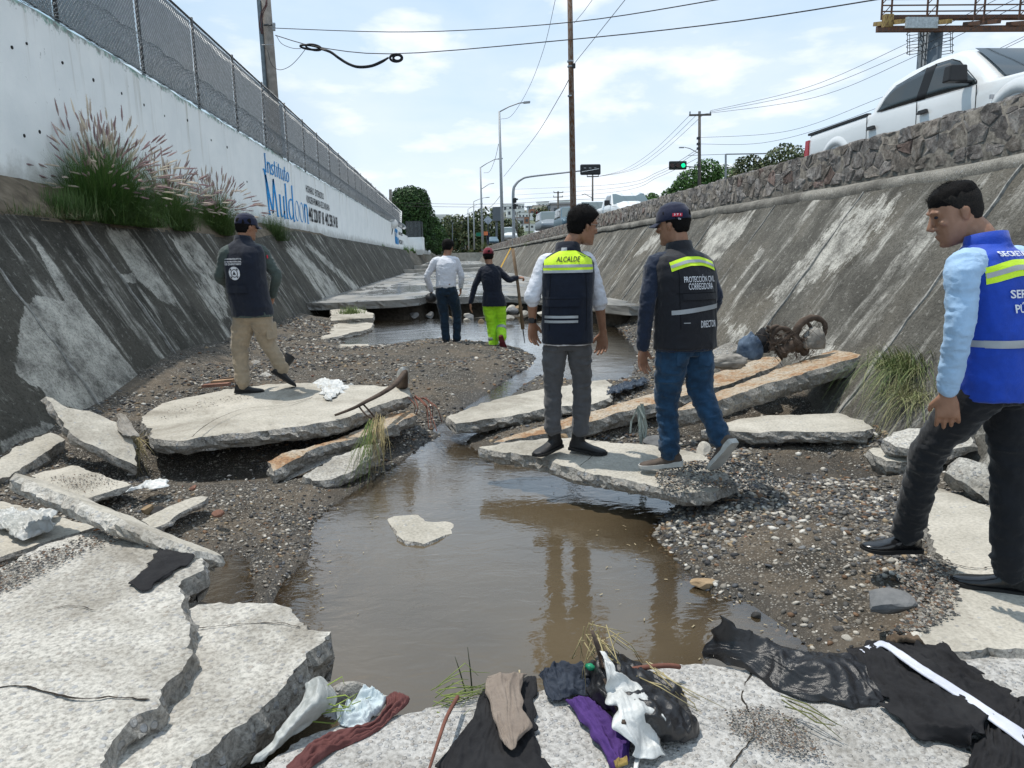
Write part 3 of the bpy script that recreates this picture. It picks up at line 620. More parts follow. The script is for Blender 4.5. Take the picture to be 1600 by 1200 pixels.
rock('rock', W(418, 590, .1), .12, 31, CONC, 'block of rubble between the legs of the man in khaki', flat=.7); rock('rock', W(398, 572, .12), .13, 32, CONCS, 'dark-sided block of rubble behind the man in khaki', flat=.8)
rock('rock', W(247, 800, -.04), .05, 33, RK['dark'], 'dark rock beside the small thin slab on the left gravel')
rock('rock', W(232, 796, -.02), .045, 41, RK['ochre'], 'ochre rock touching the dark rock on the left gravel'); rock('rock', W(340, 802, -.05), .04, 42, RK['red'], 'reddish flat rock right of the small thin slab')
rock('rock', W(302, 762, -.02), .03, 44, RK['red'], 'dark red stone above the small thin slab'); rock('rock', W(1100, 912, -.2), .075, 46, RK['ochre'], 'ochre rock at the waterline under the right gravel bank', flat=.4)
rock('rock', W(1030, 810, -.24), .055, 47, RK['ochre'], 'brown rock showing through the shallow water by the undercut slab', flat=.5)
rock('rock', W(1183, 962, -.215), .03, 49, RK['dark'], 'small dark rock standing in the water near the right gravel bank'); rock('rock', W(880, 684, .07), .05, 51, RK['ochre'], 'yellowish rock between the boots of the mayor')
rock('rock', W(662, 545, 0), .07, 52, RK['pale'], 'rough pale rock at the edge of the upper pool')
rock('rock', W(1240, 470, .5)*0+WP(1150, 556, RP0, RN)+V3(-.12, 0, .05), .22, 53, CONCS, 'grey rubble lump on the orange ramp beside the bundled jacket', flat=.6)
# ---- pebbles: the largest are things of their own
kinds = {'pale': ('pale rounded pebble', 'pale pebbles'), 'grey': ('grey rounded pebble', 'grey pebbles'), 'ochre': ('ochre rounded pebble', 'ochre pebbles'), 'dark': ('dark rounded pebble', 'dark pebbles'), 'red': ('reddish rounded pebble', 'reddish pebbles')}
protos = {}
def pebble(kind, p, r, zone, zl):
    k = RNG.integers(0, 4); key = (kind, k)
    if key not in protos: me = rockmesh('pebble', 1.0, 60+k*7+len(kind), 2, .62, facet=True); me.materials.append(RK[kind]); me.polygons.foreach_set('use_smooth', [True]*len(me.polygons)); protos[key] = me
    o = bpy.data.objects.new('pebble', protos[key]); COL.objects.link(o); o.location = p; o.scale = (r*RNG.uniform(.8, 1.25), r*RNG.uniform(.7, 1.1), r*RNG.uniform(.6, 1.0)); o.rotation_euler = (RNG.uniform(-.3, .3), RNG.uniform(-.3, .3), RNG.uniform(0, 6.3))
    tag(o, f'{kinds[kind][0]} lying {zl}', 'pebble', f'{kinds[kind][1]} {zl}')
SLABPOLY = []
def scatter_px(n, poly, rmin, rmax, zl, wts, power=2.2):
    xs_ = [p[0] for p in poly]; ys_ = [p[1] for p in poly]; c = 0
    while c < n:
        q = np.array([[RNG.uniform(min(xs_), max(xs_)), RNG.uniform(min(ys_), max(ys_))]])
        if not inpoly(q, poly)[0]: continue
        p = W(q[0][0], q[0][1], -.05)
        z = float(gz(np.array([p[0]]), np.array([p[1]]))[0]); p = W(q[0][0], q[0][1], z)
        if z < float(zw(p[1]))-.02: continue
        r = rmin+(rmax-rmin)*RNG.random()**power
        pebble(RNG.choice(['pale', 'grey', 'ochre', 'dark', 'red'], p=wts), (p[0], p[1], z+r*.22), r, 0, zl); c += 1
scatter_px(170, [(1100, 810), (1200, 780), (1290, 800), (1420, 850), (1470, 890), (1420, 940), (1340, 1000), (1270, 1000), (1190, 930), (1110, 900), (1080, 850)], .010, .036, 'in the gravel bank right of the pool', [.36, .34, .16, .08, .06])
scatter_px(35, [(1160, 700), (1240, 720), (1400, 780), (1440, 830), (1200, 780)], .009, .020, 'on the dirt slope in front of the flat right slab', [.4, .3, .15, .1, .05])
scatter_px(50, [(230, 760), (420, 720), (500, 800), (440, 850), (330, 860), (240, 820)], .008, .022, 'on the gravel left of the pool', [.3, .35, .1, .2, .05])
scatter_px(38, [(420, 560), (760, 560), (700, 620), (640, 600), (430, 590)], .012, .035, 'on the gravel bar behind the large left slab', [.35, .35, .15, .1, .05])
# ---- loose gravel: uncountable
def gravel(n, region, rmin, rmax, label_mat, seed, tries=6, clump=True):
    rg = np.random.default_rng(seed); bm = bmesh.new(); bmesh.ops.create_icosphere(bm, subdivisions=1, radius=1)
    T = np.array([v.co[:] for v in bm.verts]); Fi = np.array([[v.index for v in f.verts] for f in bm.faces]); bm.free()
    # 42-vertex stones are too dear for the mass: an octahedron-like 14-vertex stone
    T0 = []; 
    for a in np.linspace(0, 2*pi, 6, endpoint=False): T0.append((cos(a), sin(a), .28)); 
    for a in np.linspace(0, 2*pi, 6, endpoint=False): T0.append((.85*cos(a+.4), .85*sin(a+.4), -.35))
    T0 += [(0, 0, .75)]; T = np.array(T0); Fi = np.array([(12, i, (i+1) % 6) for i in range(6)]+[(i, i+6, (i+1) % 6) for i in range(6)]+[((i+1) % 6, i+6, (i+1) % 6+6) for i in range(6)])
    x0, x1, y0, y1 = region; x = rg.uniform(x0, x1, n*tries); u = rg.random(n*tries); y = y0*(y1/y0)**u
    z = gz(x, y); w = zw(y); keep = (z > w-.03)
    if clump: dens = fbm(np.stack([x, y, x*0], -1), 1.1, 4, 41); keep &= rg.random(len(x)) < np.clip(.50+dens*1.8, .05, 1)
    x, y, z = x[keep][:n], y[keep][:n], z[keep][:n]; n = len(x)
    r = (rmin+(rmax-rmin)*rg.random(n)**3.2)*(.75+y/14)
    S = np.stack([r*rg.uniform(.8, 1.3, n), r*rg.uniform(.7, 1.1, n), r*rg.uniform(.5, 1.0, n)], -1)
    a = rg.uniform(0, 2*pi, n); P = T[None]*S[:, None]*(1+.25*rg.uniform(-1, 1, (n, len(T), 1)))
    tl = rg.uniform(-.5, .5, n)[:, None]; P[..., 2] = P[..., 2]+P[..., 0]*tl
    X2 = P[..., 0]*np.cos(a)[:, None]-P[..., 1]*np.sin(a)[:, None]; Y2 = P[..., 0]*np.sin(a)[:, None]+P[..., 1]*np.cos(a)[:, None]
    P = np.stack([X2+x[:, None], Y2+y[:, None], P[..., 2]+z[:, None]+r[:, None]*.12], -1)
    pal = np.array([(.045, .045, .047), (.09, .088, .085), (.15, .14, .125), (.24, .22, .19), (.44, .41, .36), (.17, .105, .065), (.10, .105, .115), (.30, .23, .15), (.52, .5, .46)])
    c = pal[rg.choice(len(pal), n, p=[.15, .17, .17, .14, .12, .07, .10, .05, .03])]*rg.uniform(.75, 1.25, (n, 1))
    o = obj('gravel', P.reshape(-1, 3), (Fi[None]+np.arange(n)[:, None, None]*len(T)).reshape(-1, 3), label_mat, recenter=False, cattr={'Col': np.repeat(c, len(T), 0)}); return o
GM = Mat('gravel_stones', .8, .3); GM = GM.out(GM.attr('Col', 'Color'), None, GM.bump(GM.noise(90, 3), .4, .004))
tag(gravel(38000, (1.0, 3.9, 2.35, 6.5), .003, .021, GM, 1, 5), 'mixed grey and cream gravel heaped on the right side of the pool', 'gravel', kind='stuff')
tag(gravel(18000, (-3.6, .2, 3.0, 7.0), .003, .014, GM, 2), 'dark wet gravel banked on the left side of the pool', 'gravel', kind='stuff')
tag(gravel(20000, (-3.6, 3.8, 6.5, 17.5), .004, .020, GM, 3, 8), 'grey gravel bar spread between the two pools and the banks', 'gravel', kind='stuff')
# gravel spilled on the undercut slab near the shoe of the director
o = gravel(2600, (1.25, 2.0, 4.15, 4.75), .003, .011, GM, 5, 4, False); me = o.data
co = np.empty(len(me.vertices)*3); me.vertices.foreach_get('co', co); co = co.reshape(-1, 3); ns_ = len(co)//13; cc = co.reshape(ns_, 13, 3)
lift = .075-gz(cc[:, 0, 0], cc[:, 0, 1])+.045*np.exp(-((cc[:, 0, 0]-1.75)**2/.12+(cc[:, 0, 1]-4.45)**2/.03)); cc[..., 2] += lift[:, None]; me.vertices.foreach_set('co', cc.ravel())
tag(o, 'fine gravel spilled on the undercut slab around the director', 'gravel', kind='stuff')
for k in range(16):
    px, py = RNG.uniform(782, 905), RNG.uniform(478, 502); p = W(px, py, .12); rock('rock', p, RNG.uniform(.09, .20), 200+k, [RK['pale'], RK['grey'], RK['ochre']][k % 3], ['pale', 'grey', 'ochre'][k % 3]+' rock in the little cascade below the intact channel floor', group=['pale', 'grey', 'ochre'][k % 3]+' rocks in the cascade')
for k in range(12):
    px, py = RNG.uniform(590, 780), RNG.uniform(492, 503); p = W(px, py, .0); rock('rock', p, RNG.uniform(.08, .16), 230+k, [RK['pale'], RK['ochre'], RK['grey']][k % 3], ['pale', 'ochre', 'grey'][k % 3]+' rock at the back of the upper pool under the floor edge', group=['pale', 'ochre', 'grey'][k % 3]+' rocks under the floor edge')
def crack(key, pts, z, w_=.0035):
    par = next(o for o in COL.objects if key in o.get('label', '')); P = catmull(np.array([W(a, b, z) for a, b in pts]), 40); P[:, 0] += .006*vn(P, 40, 3); P[:, 1] += .006*vn(P, 40, 9); V = []
    for i in range(40):
        t = unit(P[min(39, i+1)]-P[max(0, i-1)]); n = V3(-t[1], t[0], 0)*w_*(.5+abs(vn(P[i], 30, 4))); V += [P[i]-n+V3(0, 0, .006), P[i]+n+V3(0, 0, .006)]
    obj('crack', V, gridfaces(40, 2), CRK, par)
CRK = plain('crack_shadow_dirt', (.035, .030, .025), .95, .1)
crack('filling the near left corner', [(-40, 1086), (20, 1074), (70, 1082), (120, 1094), (170, 1092), (232, 1096)], .13, .004); crack('filling the near left corner', [(60, 960), (110, 948), (150, 955)], .13, .002)
crack('between the huge corner slab', [(292, 986), (330, 982), (380, 976), (440, 976), (470, 982)], .045, .003)
crack('under the man in khaki', [(300, 684), (330, 660), (380, 640), (450, 632), (520, 612)], .205, .004); crack('mayor and the director', [(905, 730), (925, 712), (915, 696), (940, 688)], .085, .003)
crack('right edge under the man', [(1480, 880), (1530, 890), (1580, 880), (1640, 900)], .0, .003); crack('along the bottom edge, strewn', [(1140, 1200), (1180, 1140), (1160, 1090), (1175, 1050)], -.03, .003)
def grit(n, poly, z, seed, label, rmax=.008):
    rg = np.random.default_rng(seed); xs_ = [p[0] for p in poly]; ys_ = [p[1] for p in poly]; q = np.column_stack([rg.uniform(min(xs_), max(xs_), n*3), rg.uniform(min(ys_), max(ys_), n*3)]); q = q[inpoly(q, poly)]; dd_ = polydist(q, poly); q = q[rg.random(len(q)) < np.clip(dd_/14, .08, 1)][:n]; V = []; Fc = []; Cc = []
    T = np.array([(1, 0, 0), (0, 1, 0), (-1, 0, 0), (0, -1, 0), (0, 0, .8), (0, 0, -.5)]); Fi = [(0, 1, 4), (1, 2, 4), (2, 3, 4), (3, 0, 4), (1, 0, 5), (2, 1, 5), (3, 2, 5), (0, 3, 5)]
    for a, b in q:
        c = W(a, b, z); r = .0015+rmax*rg.random()**3; k = len(V); ca, sa = cos(a*7), sin(a*7); c0 = np.array([(.05, .05, .05), (.1, .095, .09), (.18, .165, .14), (.3, .28, .25), (.14, .09, .06)][rg.integers(5)])
        for t in T: V.append(c+V3(t[0]*ca-t[1]*sa, t[0]*sa+t[1]*ca, t[2]*.8)*r*rg.uniform(.7, 1.2)+V3(0, 0, .004))
        Fc += [tuple(i+k for i in f) for f in Fi]; Cc += [c0]*6
    tag(obj('gravel', V, Fc, GM, None, cattr={'Col': np.array(Cc)}), label, 'gravel', kind='stuff')
grit(5200, [(-60, 905), (0, 880), (60, 858), (150, 830), (215, 838), (130, 870), (60, 905), (-60, 960)], .135, 3, 'dark grit washed over the upper left edge of the huge corner slab')
grit(1500, [(250, 640), (330, 618), (420, 606), (470, 600), (440, 615), (330, 640), (250, 662)], .20, 4, 'grit along the back edge of the large left slab', .007)
grit(2600, [(1390, 880), (1450, 860), (1500, 880), (1500, 960), (1450, 990), (1380, 1000), (1420, 950)], .004, 5, 'grit spilled onto the corner of the right floor slab', .012)
grit(2200, [(1130, 1110), (1190, 1095), (1260, 1130), (1300, 1190), (1200, 1180), (1140, 1150)], -.022, 6, 'dark stain of grit on the aggregate slab at the lower right', .004)
grit(900, [(60, 745), (150, 735), (200, 758), (120, 775)], .025, 7, 'grit on the thin half buried slab', .006)
# ================================================================ LEFT: WALL, FENCE, PLANTS, POLE
def mat_wallpaint():
    m = Mat('weathered_white_paint', .85, .2)
    sz = m.n('ShaderNodeSeparateXYZ'); m.put(sz.inputs[0], m.P()); z = sz.outputs[2]
    c = m.ramp(m.noise(1.3, 7, .62), [(.3, (.78, .81, .81)), (.65, (.88, .90, .89))])
    dr = m.noise(1, 5, .6, m.P((1, 4.2, .35)), .15); top = m.math('MULTIPLY', m.math('SUBTRACT', z, 3.2), .62)
    f = m.math('MULTIPLY', m.ramp(dr, [(.56, 0.0), (.70, 1.0)]), m.ramp(top, [(0.05, 0.0), (.95, 1.0)]))
    c = m.mix(m.math('MULTIPLY', f, .55), c, (.30, .26, .17))
    low = m.ramp(z, [(0, 0.0), (1, 1.0)])
    lw = m.math('MULTIPLY', m.ramp(m.math('ADD', m.math('MULTIPLY', m.math('SUBTRACT', 2.95, z), 1.2), m.noise(3, 6, .7)), [(.62, 0.0), (.95, 1.0)]), .55)
    c = m.mix(lw, c, (.30, .29, .25))
    sc_ = m.math('ADD', m.math('MULTIPLY', m.math('SUBTRACT', z, 4.55), 1.9), m.noise(7, 7, .75))
    c = m.mix(m.math('MULTIPLY', m.ramp(sc_, [(.66, 0.0), (.82, 1.0)]), .8), c, m.ramp(m.noise(11, 3), [(.4, (.10, .30, .22)), (.6, (.13, .13, .12))]))
    ch = m.ramp(m.noise(4.6, 9, .78), [(.645, 0.0), (.665, 1.0)])
    c = m.mix(m.math('MULTIPLY', ch, .75), c, (.17, .18, .17))
    return m.out(c, None, m.bump(m.noise(22, 6, .7), .35, .01))
WALLP = mat_wallpaint()
w = thing('perimeter_wall', (-5.3, 8, 2.4), 'long white painted wall with blue and black lettering above the left bank', 'wall')
ys = np.linspace(1.5, 78, 400); P = []
prof = [(0, 2.3), (0, 2.7), (0, 3.5), (0, 4.3), (0, 4.70), (-.03, 4.74), (-.19, 4.74), (-.22, 4.70), (-.22, 2.3)]
for y in ys:
    for i, (dx, z) in enumerate(prof): t = 1 if i in (4, 5, 6, 7) else 0; P.append((-5.2+dx+.006*vn(V3(y*.9, z, 1)), y, z+t*(.035*fbm(V3(y*1.6, 0, 2), 1, 4)-.0012*max(0, y-10))))
Fc = gridfaces(400, 9).tolist()+[tuple(range(9)), tuple(399*9+i for i in range(8, -1, -1))]
obj('wall_panel', P, Fc, WALLP, w)
HOLE = plain('dark_hole', (.02, .02, .02), .95)
for px, py in ((42, 68), (19, 74), (146, 125), (190, 146), (98, 98), (225, 164), (62, 206), (257, 181), (38, 212), (293, 188), (330, 219), (355, 230), (386, 284), (393, 311)):
    p = WX(px, py, -5.196); b = MB(); b.tube([p-V3(.02, 0, 0), p+V3(.004, 0, 0)], .018+.012*random.random(), 7); b.build('hole', HOLE, w)
# lettering painted with a broad nib
BLUE = plain('blue_sign_paint', (.02, .28, .66), .8, .2, var=.25, sc=20); BLK = plain('black_sign_paint', (.03, .03, .035), .8, .2, var=.4, sc=25)
def nib(strokes, O, U, Vv, s, w_, h_, mat, name, parent, n_=V3(1, 0, 0), nibv=(.055, .012), lift=.004):
    b = MB()
    for st in strokes:
        pts = catmull([tuple(p) for p in st], max(2, (len(st)-1)*7)) if len(st) > 2 else np.array(st, float)
        for i in range(len(pts)-1):
            q = []
            for (p, sg) in ((pts[i], -1), (pts[i], 1), (pts[i+1], 1), (pts[i+1], -1)):
                q.append(O+U*(p[0]*w_+sg*nibv[0]*s)+Vv*(p[1]*h_+sg*nibv[1]*s)+n_*lift)
            d = pts[i+1]-pts[i]
            b.add(q, [(0, 1, 2, 3)] if d[1]*nibv[0] < 0 or True else [(3, 2, 1, 0)])
    return b.build(name, mat, parent)
arc = lambda cx, cy, rx, ry, a0, a1, n=9: [(cx+rx*cos(radians(a0+(a1-a0)*i/(n-1))), cy+ry*sin(radians(a0+(a1-a0)*i/(n-1)))) for i in range(n)]
GL = {'M': (1.15, [[(-.08, 1.16), (.05, 1.05), (.13, .5), (.18, 0)], [(.07, 1.02), (.28, .5), (.5, .05)], [(.5, .05), (.62, .5), (.72, 1.0)], [(.72, 1.0), (.84, .5), (.92, 0)], [(.92, .0), (1.0, -.01)], [(.1, -.01), (.26, -.01)]]),
      'u': (.62, [[(0, .62), (.1, .62)], [(.1, .62), (.1, .15), (.2, 0), (.38, .08), (.46, .2)], [(.46, .63), (.46, .02), (.56, 0)]]),
      'l': (.30, [[(0, 1.0), (.1, 1.02)], [(.1, 1.02), (.1, .0)], [(.1, .0), (.24, .0)]]),
      'd': (.68, [arc(.26, .31, .22, .31, 60, 330), [(.5, 1.05), (.5, .02), (.62, 0)], [(.4, 1.02), (.5, 1.05)]]),
      'o': (.56, [arc(.26, .31, .22, .31, 90, 450, 13)]),
      'n': (.60, [[(0, .6), (.1, .62)], [(.1, .62), (.1, 0)], [(.1, .42), (.25, .62), (.42, .55), (.46, .3), (.46, 0)], [(.46, 0), (.58, 0)]]),
      'I': (.34, [[(.12, 1.0), (.12, 0)], [(.02, 1.0), (.22, 1.0)], [(.02, 0), (.22, 0)]]),
      's': (.46, [[(.36, .52), (.22, .62), (.08, .5), (.16, .34), (.32, .24), (.34, .1), (.2, 0), (.04, .1)]]),
      't': (.42, [[(.16, .85), (.16, .1), (.26, 0), (.36, .06)], [(.02, .6), (.34, .6)]]),
      'i': (.26, [[(.1, .62), (.1, 0)], [(.1, .82), (.1, .86)], [(.02, .6), (.1, .62)]])}
def letter_line(word, p0, width, height, mat, name, parent, nibv):
    tot = sum(GL[c][0] for c in word); O = np.array(p0); x = 0
    for c in word:
        st = [[(a+x, b_) for a, b_ in s] for s in GL[c][1]]
        thin = .45 if c == 'o' and word[0] == 'M' else 1
        nib(st, O, V3(0, 1, 0), V3(0, 0, 1), 1.0, width/tot, height, mat, 'letter', parent, nibv=(nibv[0]*thin, nibv[1]), lift=.012); x += GL[c][0]
def text_mesh(txt, size=1.0, italic=False, bold=0.0):
    c = bpy.data.curves.new('text', 'FONT'); c.body = txt; c.size = size; c.resolution_u = 2; c.offset = bold; c.fill_mode = 'FRONT'
    if italic: c.shear = .25
    o = bpy.data.objects.new('text', c); COL.objects.link(o); dg = bpy.context.evaluated_depsgraph_get(); me = o.evaluated_get(dg).to_mesh()
    V = np.array([v.co[:] for v in me.vertices]).reshape(-1, 3); Fc = [tuple(p.vertices) for p in me.polygons]; o.evaluated_get(dg).to_mesh_clear()
    bpy.data.objects.remove(o); bpy.data.curves.remove(c); return V, Fc
def wall_text(txt, y0, y1, z0, z1, mat, parent, x=-5.186, bold=.012):
    V, Fc = text_mesh(txt, 1.0, bold=bold); mn, mx = V.min(0), V.max(0)
    P = np.stack([np.full(len(V), x)+.002, y0+(V[:, 0]-mn[0])/(mx[0]-mn[0])*(y1-y0), z0+(V[:, 1]-mn[1])/(mx[1]-mn[1])*(z1-z0)], -1); obj('lettering', P, Fc, mat, parent)
yM0, yM1 = WX(413, 300, -5.2)[1], WX(481, 330, -5.2)[1]
letter_line('Instituto', (-5.2, yM0+.25, 4.02), 3.1, .50, BLUE, 'letter', w, (.052, .012))
letter_line('Muldoon', (-5.2, yM0+.15, 2.86), yM1-yM0-.1, 1.05, BLUE, 'letter', w, (.085, .018))
yt = WX(478, 300, -5.2)[1]; y2, y3 = WX(505, 320, -5.2)[1], WX(513, 320, -5.2)[1]; y4 = WX(526, 340, -5.2)[1]
wall_text('HORARIO  EXTENDIDO', yt, y2+.2, 3.97, 4.23, BLK, w); wall_text('KINDER-PRIMARIA-SECUNDARIA', yt, y3+.2, 3.60, 3.86, BLK, w); wall_text('442 220 87 18  442 258 34 08', yt+.2, y4+.1, 2.95, 3.47, BLK, w, bold=.02)
ya, yb = WX(617, 370, -5.2)[1], WX(622.5, 370, -5.2)[1]
letter_line('Instituto', (-5.2, ya, 4.0), (yb-ya)*.8, .45, BLUE, 'letter', w, (.09, .02)); letter_line('Muldoon', (-5.2, ya, 2.95), yb-ya, 1.0, BLUE, 'letter', w, (.16, .03))
wall_text('HORARIO  EXTENDIDO', yb+.3, yb+6, 3.9, 4.2, BLK, w, bold=.03); wall_text('442 220 87 18', yb+.3, yb+6.5, 3.0, 3.45, BLK, w, bold=.03)
w2 = thing('perimeter_wall', (-5, 98, 2.4), 'farther white wall that steps out over the bank beneath the round tree', 'wall')
MB().box((-5.0, 98, 3.2), (2.1, .25, 2.3)).build('wall_panel', WALLP, w2); MB().box((-4.0, 116, 3.3), (.25, 36, 2.2)).build('wall_panel', WALLP, w2); MB().box((-5.95, 88, 3.3), (.2, 20, 2.4)).build('wall_panel', WALLP, w2)
# chain-link fence on the wall
GALV = plain('galvanised_steel', (.30, .32, .34), .5, .5, .5, var=.3, sc=14); DKST = plain('dark_steel', (.06, .065, .07), .6, .4, .4, var=.3, sc=10)
fn = thing('chain_link_fence', (-5.32, 8, 4.7), 'tall grey chain-link fence with razor coils along the top of the white wall', 'fence')
ypost = np.arange(2.6, 79, 2.85)
for y in ypost: MB().tube([(-5.33, y, 4.6), (-5.33, y, 6.62)], .030, 7).build('post', DKST, fn, True)
MB().tube([(-5.33, 1.5, 6.60), (-5.33, 79, 6.45)], .024, 6).build('top_rail', DKST, fn, True); MB().tube([(-5.33, 1.5, 4.86), (-5.33, 79, 4.80)], .014, 5).build('bottom_rail', DKST, fn, True)
b = MB(); H = 1.72; z0 = 4.86; V = []; Fl = []
y = 1.0-H
while y < 79:
    st_ = .078*max(1, y/14)
    for sgn in (1, -1):
        a0, a1 = (y, y+H) if sgn > 0 else (y+H, y); r = .0032*max(1, y/14)**.8; k = len(V); xo = -5.315+.004*sgn
        V += [(xo-r, a0, z0), (xo+r, a0, z0), (xo, a0+r*1.7, z0), (xo-r, a1, z0+H), (xo+r, a1, z0+H), (xo, a1+r*1.7, z0+H)]; Fl += [(k, k+1, k+4, k+3), (k+1, k+2, k+5, k+4), (k+2, k, k+3, k+5)]
    y += st_
o = obj('wire_mesh', V, Fl, GALV, fn); o['kind'] = 'stuff'
def net_mat():
    m = Mat('grey_shade_net', .9, .1); nt = m.nt; o = nt.nodes['Material Output']; nt.links.new(m.noise(5, 4), m.b.inputs['Roughness'])
    m.out(m.ramp(m.noise(2.5, 6), [(.3, (.07, .075, .08)), (.7, (.12, .13, .14))])); t = m.n('ShaderNodeBsdfTransparent'); x = m.n('ShaderNodeMixShader')
    wv = m.n('ShaderNodeTexWave', bands_direction='Z'); wv.inputs['Scale'].default_value = 9; m.put(wv.inputs[0], m.P())
    m.put(x.inputs[0], m.ramp(wv.outputs['Fac'], [(.3, .72), (.6, .92)])); nt.links.new(t.outputs[0], x.inputs[1]); nt.links.new(m.b.outputs[0], x.inputs[2]); nt.links.new(x.outputs[0], o.inputs[0]); return m.m
NET = net_mat()
for i in range(len(ypost)-1):
    y0, y1 = ypost[i]+.03, ypost[i+1]-.03; gy, gzv = np.meshgrid(np.linspace(y0, y1, 9), np.linspace(4.88, 6.57-.0019*y0, 6), indexing='ij')
    obj('shade_net', np.stack([-5.36-.02*np.abs(vn(np.stack([gy*2, gzv*2, gy*0], -1))), gy, gzv], -1).reshape(-1, 3), gridfaces(9, 6), NET, fn, True)
V = []; Fl = []; y = 2.0; pts = []
while y < 79:
    st_ = .010*max(1, y/9); t = y/.145*2*pi/max(1, y/13); pts.append((-5.13+.25*cos(t), y, 5.0+.25*sin(t)-.0015*y)); y += st_*max(1, 1)
# coils are laid turn by turn so that the far ones stay cheap
b = MB(); y = 2.2; turns = []
while y < 79:
    pitch = .125*max(1, y/12); n_ = 15 if y < 20 else 9; r = .0045*max(1, y/13); R = .25+.02*sin(y*7)
    tp = [(-5.10+R*cos(2*pi*k/n_), y+pitch*k/n_, 5.0-.0015*y+R*sin(2*pi*k/n_)) for k in range(n_+1)]
    b.tube(tp, r, 3, False)
    if y < 26:
        for k in range(0, n_, 1): p = np.array(tp[k]); b.bar(p-V3(.0, .016, .008), p+V3(0, .016, .008), .011, .002)
    y += pitch
o = b.build('razor_coil', GALV, fn); o['kind'] = 'stuff'
fn2 = thing('chain_link_fence', (-5, 98, 4.3), 'far stretch of dull chain-link fence beneath the round tree', 'fence')
for a, c in (((-6, 98), (-4.0, 98)), ((-4.0, 98), (-4.0, 134))):
    a, c = V3(*a, 0), V3(*c, 0); MB().bar(a+V3(0, 0, 6.4), c+V3(0, 0, 6.4), .06).build('top_rail', DKST, fn2)
    obj('shade_net', [a+V3(0, 0, 4.35), c+V3(0, 0, 4.35), c+V3(0, 0, 6.4), a+V3(0, 0, 6.4)], [(0, 1, 2, 3)], NET, fn2)
    for k in range(5): p = lerp(a, c, k/4); MB().bar(p+V3(0, 0, 4.3), p+V3(0, 0, 6.45), .07).build('post', DKST, fn2)
# white floodlight on the wall
WH = plain('white_enamel', (.78, .8, .8), .4, .5, var=.05); fl = thing('floodlight', (-5.1, 60, 4.7), 'white floodlight on a bracket near the far end of the white wall', 'floodlight')
p = WX(615, 350, -5.0); MB().tube([p-V3(0, .3, 0), p+V3(0, .3, .1)], [.42, .22], 12).build('lamp_head', WH, fl, True); MB().bar(p, p+V3(-.2, 0, -.9), .07).build('bracket', DKST, fl)
# ---- fountain grass
GRN = Mat('grass_blade', .7, .3); GRN = GRN.out(GRN.mix(.85, GRN.ramp(GRN.noise(3, 3), [(.3, (.05, .09, .03)), (.7, (.10, .15, .05))]), GRN.attr('Col', 'Color')))
PLM = Mat('grass_plume', .9, .1); PLM = PLM.out(PLM.attr('Col', 'Color'), None, PLM.bump(PLM.noise(160, 2), .8, .01))
def blades(c, n, L, spread, w_, cols, up=1.0, seed=0, base=.12, droop=1.0, bias=(0, 0)):
    rg = np.random.default_rng(seed); V = []; Fl = []; Cc = []; tips = []
    a = rg.uniform(0, 2*pi, n); el = rg.random(n)**.85*spread; l = L*rg.uniform(.55, 1.08, n)
    for i in range(n):
        o = np.array(c)+V3(rg.normal()*base, rg.normal()*base, 0); h = V3(cos(a[i])*sin(el[i])+bias[0], sin(a[i])*sin(el[i])+bias[1], cos(el[i])*up); h = unit(h)
        s = unit(np.cross(h, (.01, 0, 1)))*w_*.5; col = np.array(cols[rg.integers(len(cols))])*rg.uniform(.7, 1.3); k = len(V); m = 5
        for j in range(m):
            t = j/(m-1); p = o+h*l[i]*t-V3(0, 0, 1)*droop*l[i]*.42*t*t*(.35+sin(el[i])); ww = s*(1-t*.9)
            V += [p-ww, p+ww]; Cc += [col*(.8+.5*t)]*2
        tips.append((p, unit(p-(o+h*l[i]*.6)))); Fl += [(k+2*j, k+2*j+1, k+2*j+3, k+2*j+2) for j in range(m-1)]
    return V, Fl, Cc, tips
def grass_clump(c, n, L, label, cat='grass clump', plumes=0, seed=1, cols=((.055, .12, .028), (.09, .17, .042), (.13, .21, .06)), spread=1.15, group=None, w_=.007, bias=(0, 0), droop=.75, base=.12):
    t = thing('grass_clump', tuple(c), label, cat, group)
    V, Fl, Cc, _ = blades(c, n, L, spread, w_, cols, 1, seed, base, droop, bias); o = obj('blades', V, Fl, GRN, t, cattr={'Col': np.array(Cc)}); o['kind'] = 'stuff'
    if plumes:
        V, Fl, Cc, tips = blades(c+V3(0, 0, .05), plumes, L*1.08, 1.05, .004, ((.22, .2, .12), (.16, .18, .08)), 1.25, seed+3, base*.8, .55, bias); o = obj('stems', V, Fl, GRN, t, cattr={'Col': np.array(Cc)}); o['kind'] = 'stuff'
        rg = np.random.default_rng(seed+5); b = MB(); pc = []
        for p, d in tips:
            Lp = rg.uniform(.13, .21); col = np.array([(.40, .29, .28), (.54, .45, .38), (.32, .22, .23), (.62, .54, .44)][rg.integers(4)]); k0 = len(b.v)
            b.tube([p-d*.02, p+d*Lp*.25, p+d*Lp*.6+V3(0, 0, -.004), p+d*Lp+V3(0, 0, -.012)], [.003, .0125, .0105, .002], 5); n0 = len(b.v)-k0
            for _ in range(22):   # bristles
                q = p+d*Lp*rg.uniform(.05, .95); e = unit(d*1.2+rg.normal(size=3)*.8); s = np.cross(e, rg.normal(size=3)); s = unit(s)*.0022; b.add([q-s, q+s, q+e*.032], [(0, 1, 2)])
            pc += [col*rg.uniform(.75, 1.25)]*(len(b.v)-k0)
        for s in range(0, len(b.f), len(b.f)): pass
        o = obj('plumes', b.v, b.f, PLM, t, cattr={'Col': np.array(pc)}); o['kind'] = 'stuff'
    return t
gp = lambda px, py, x=-4.86: WX(px, py, x)
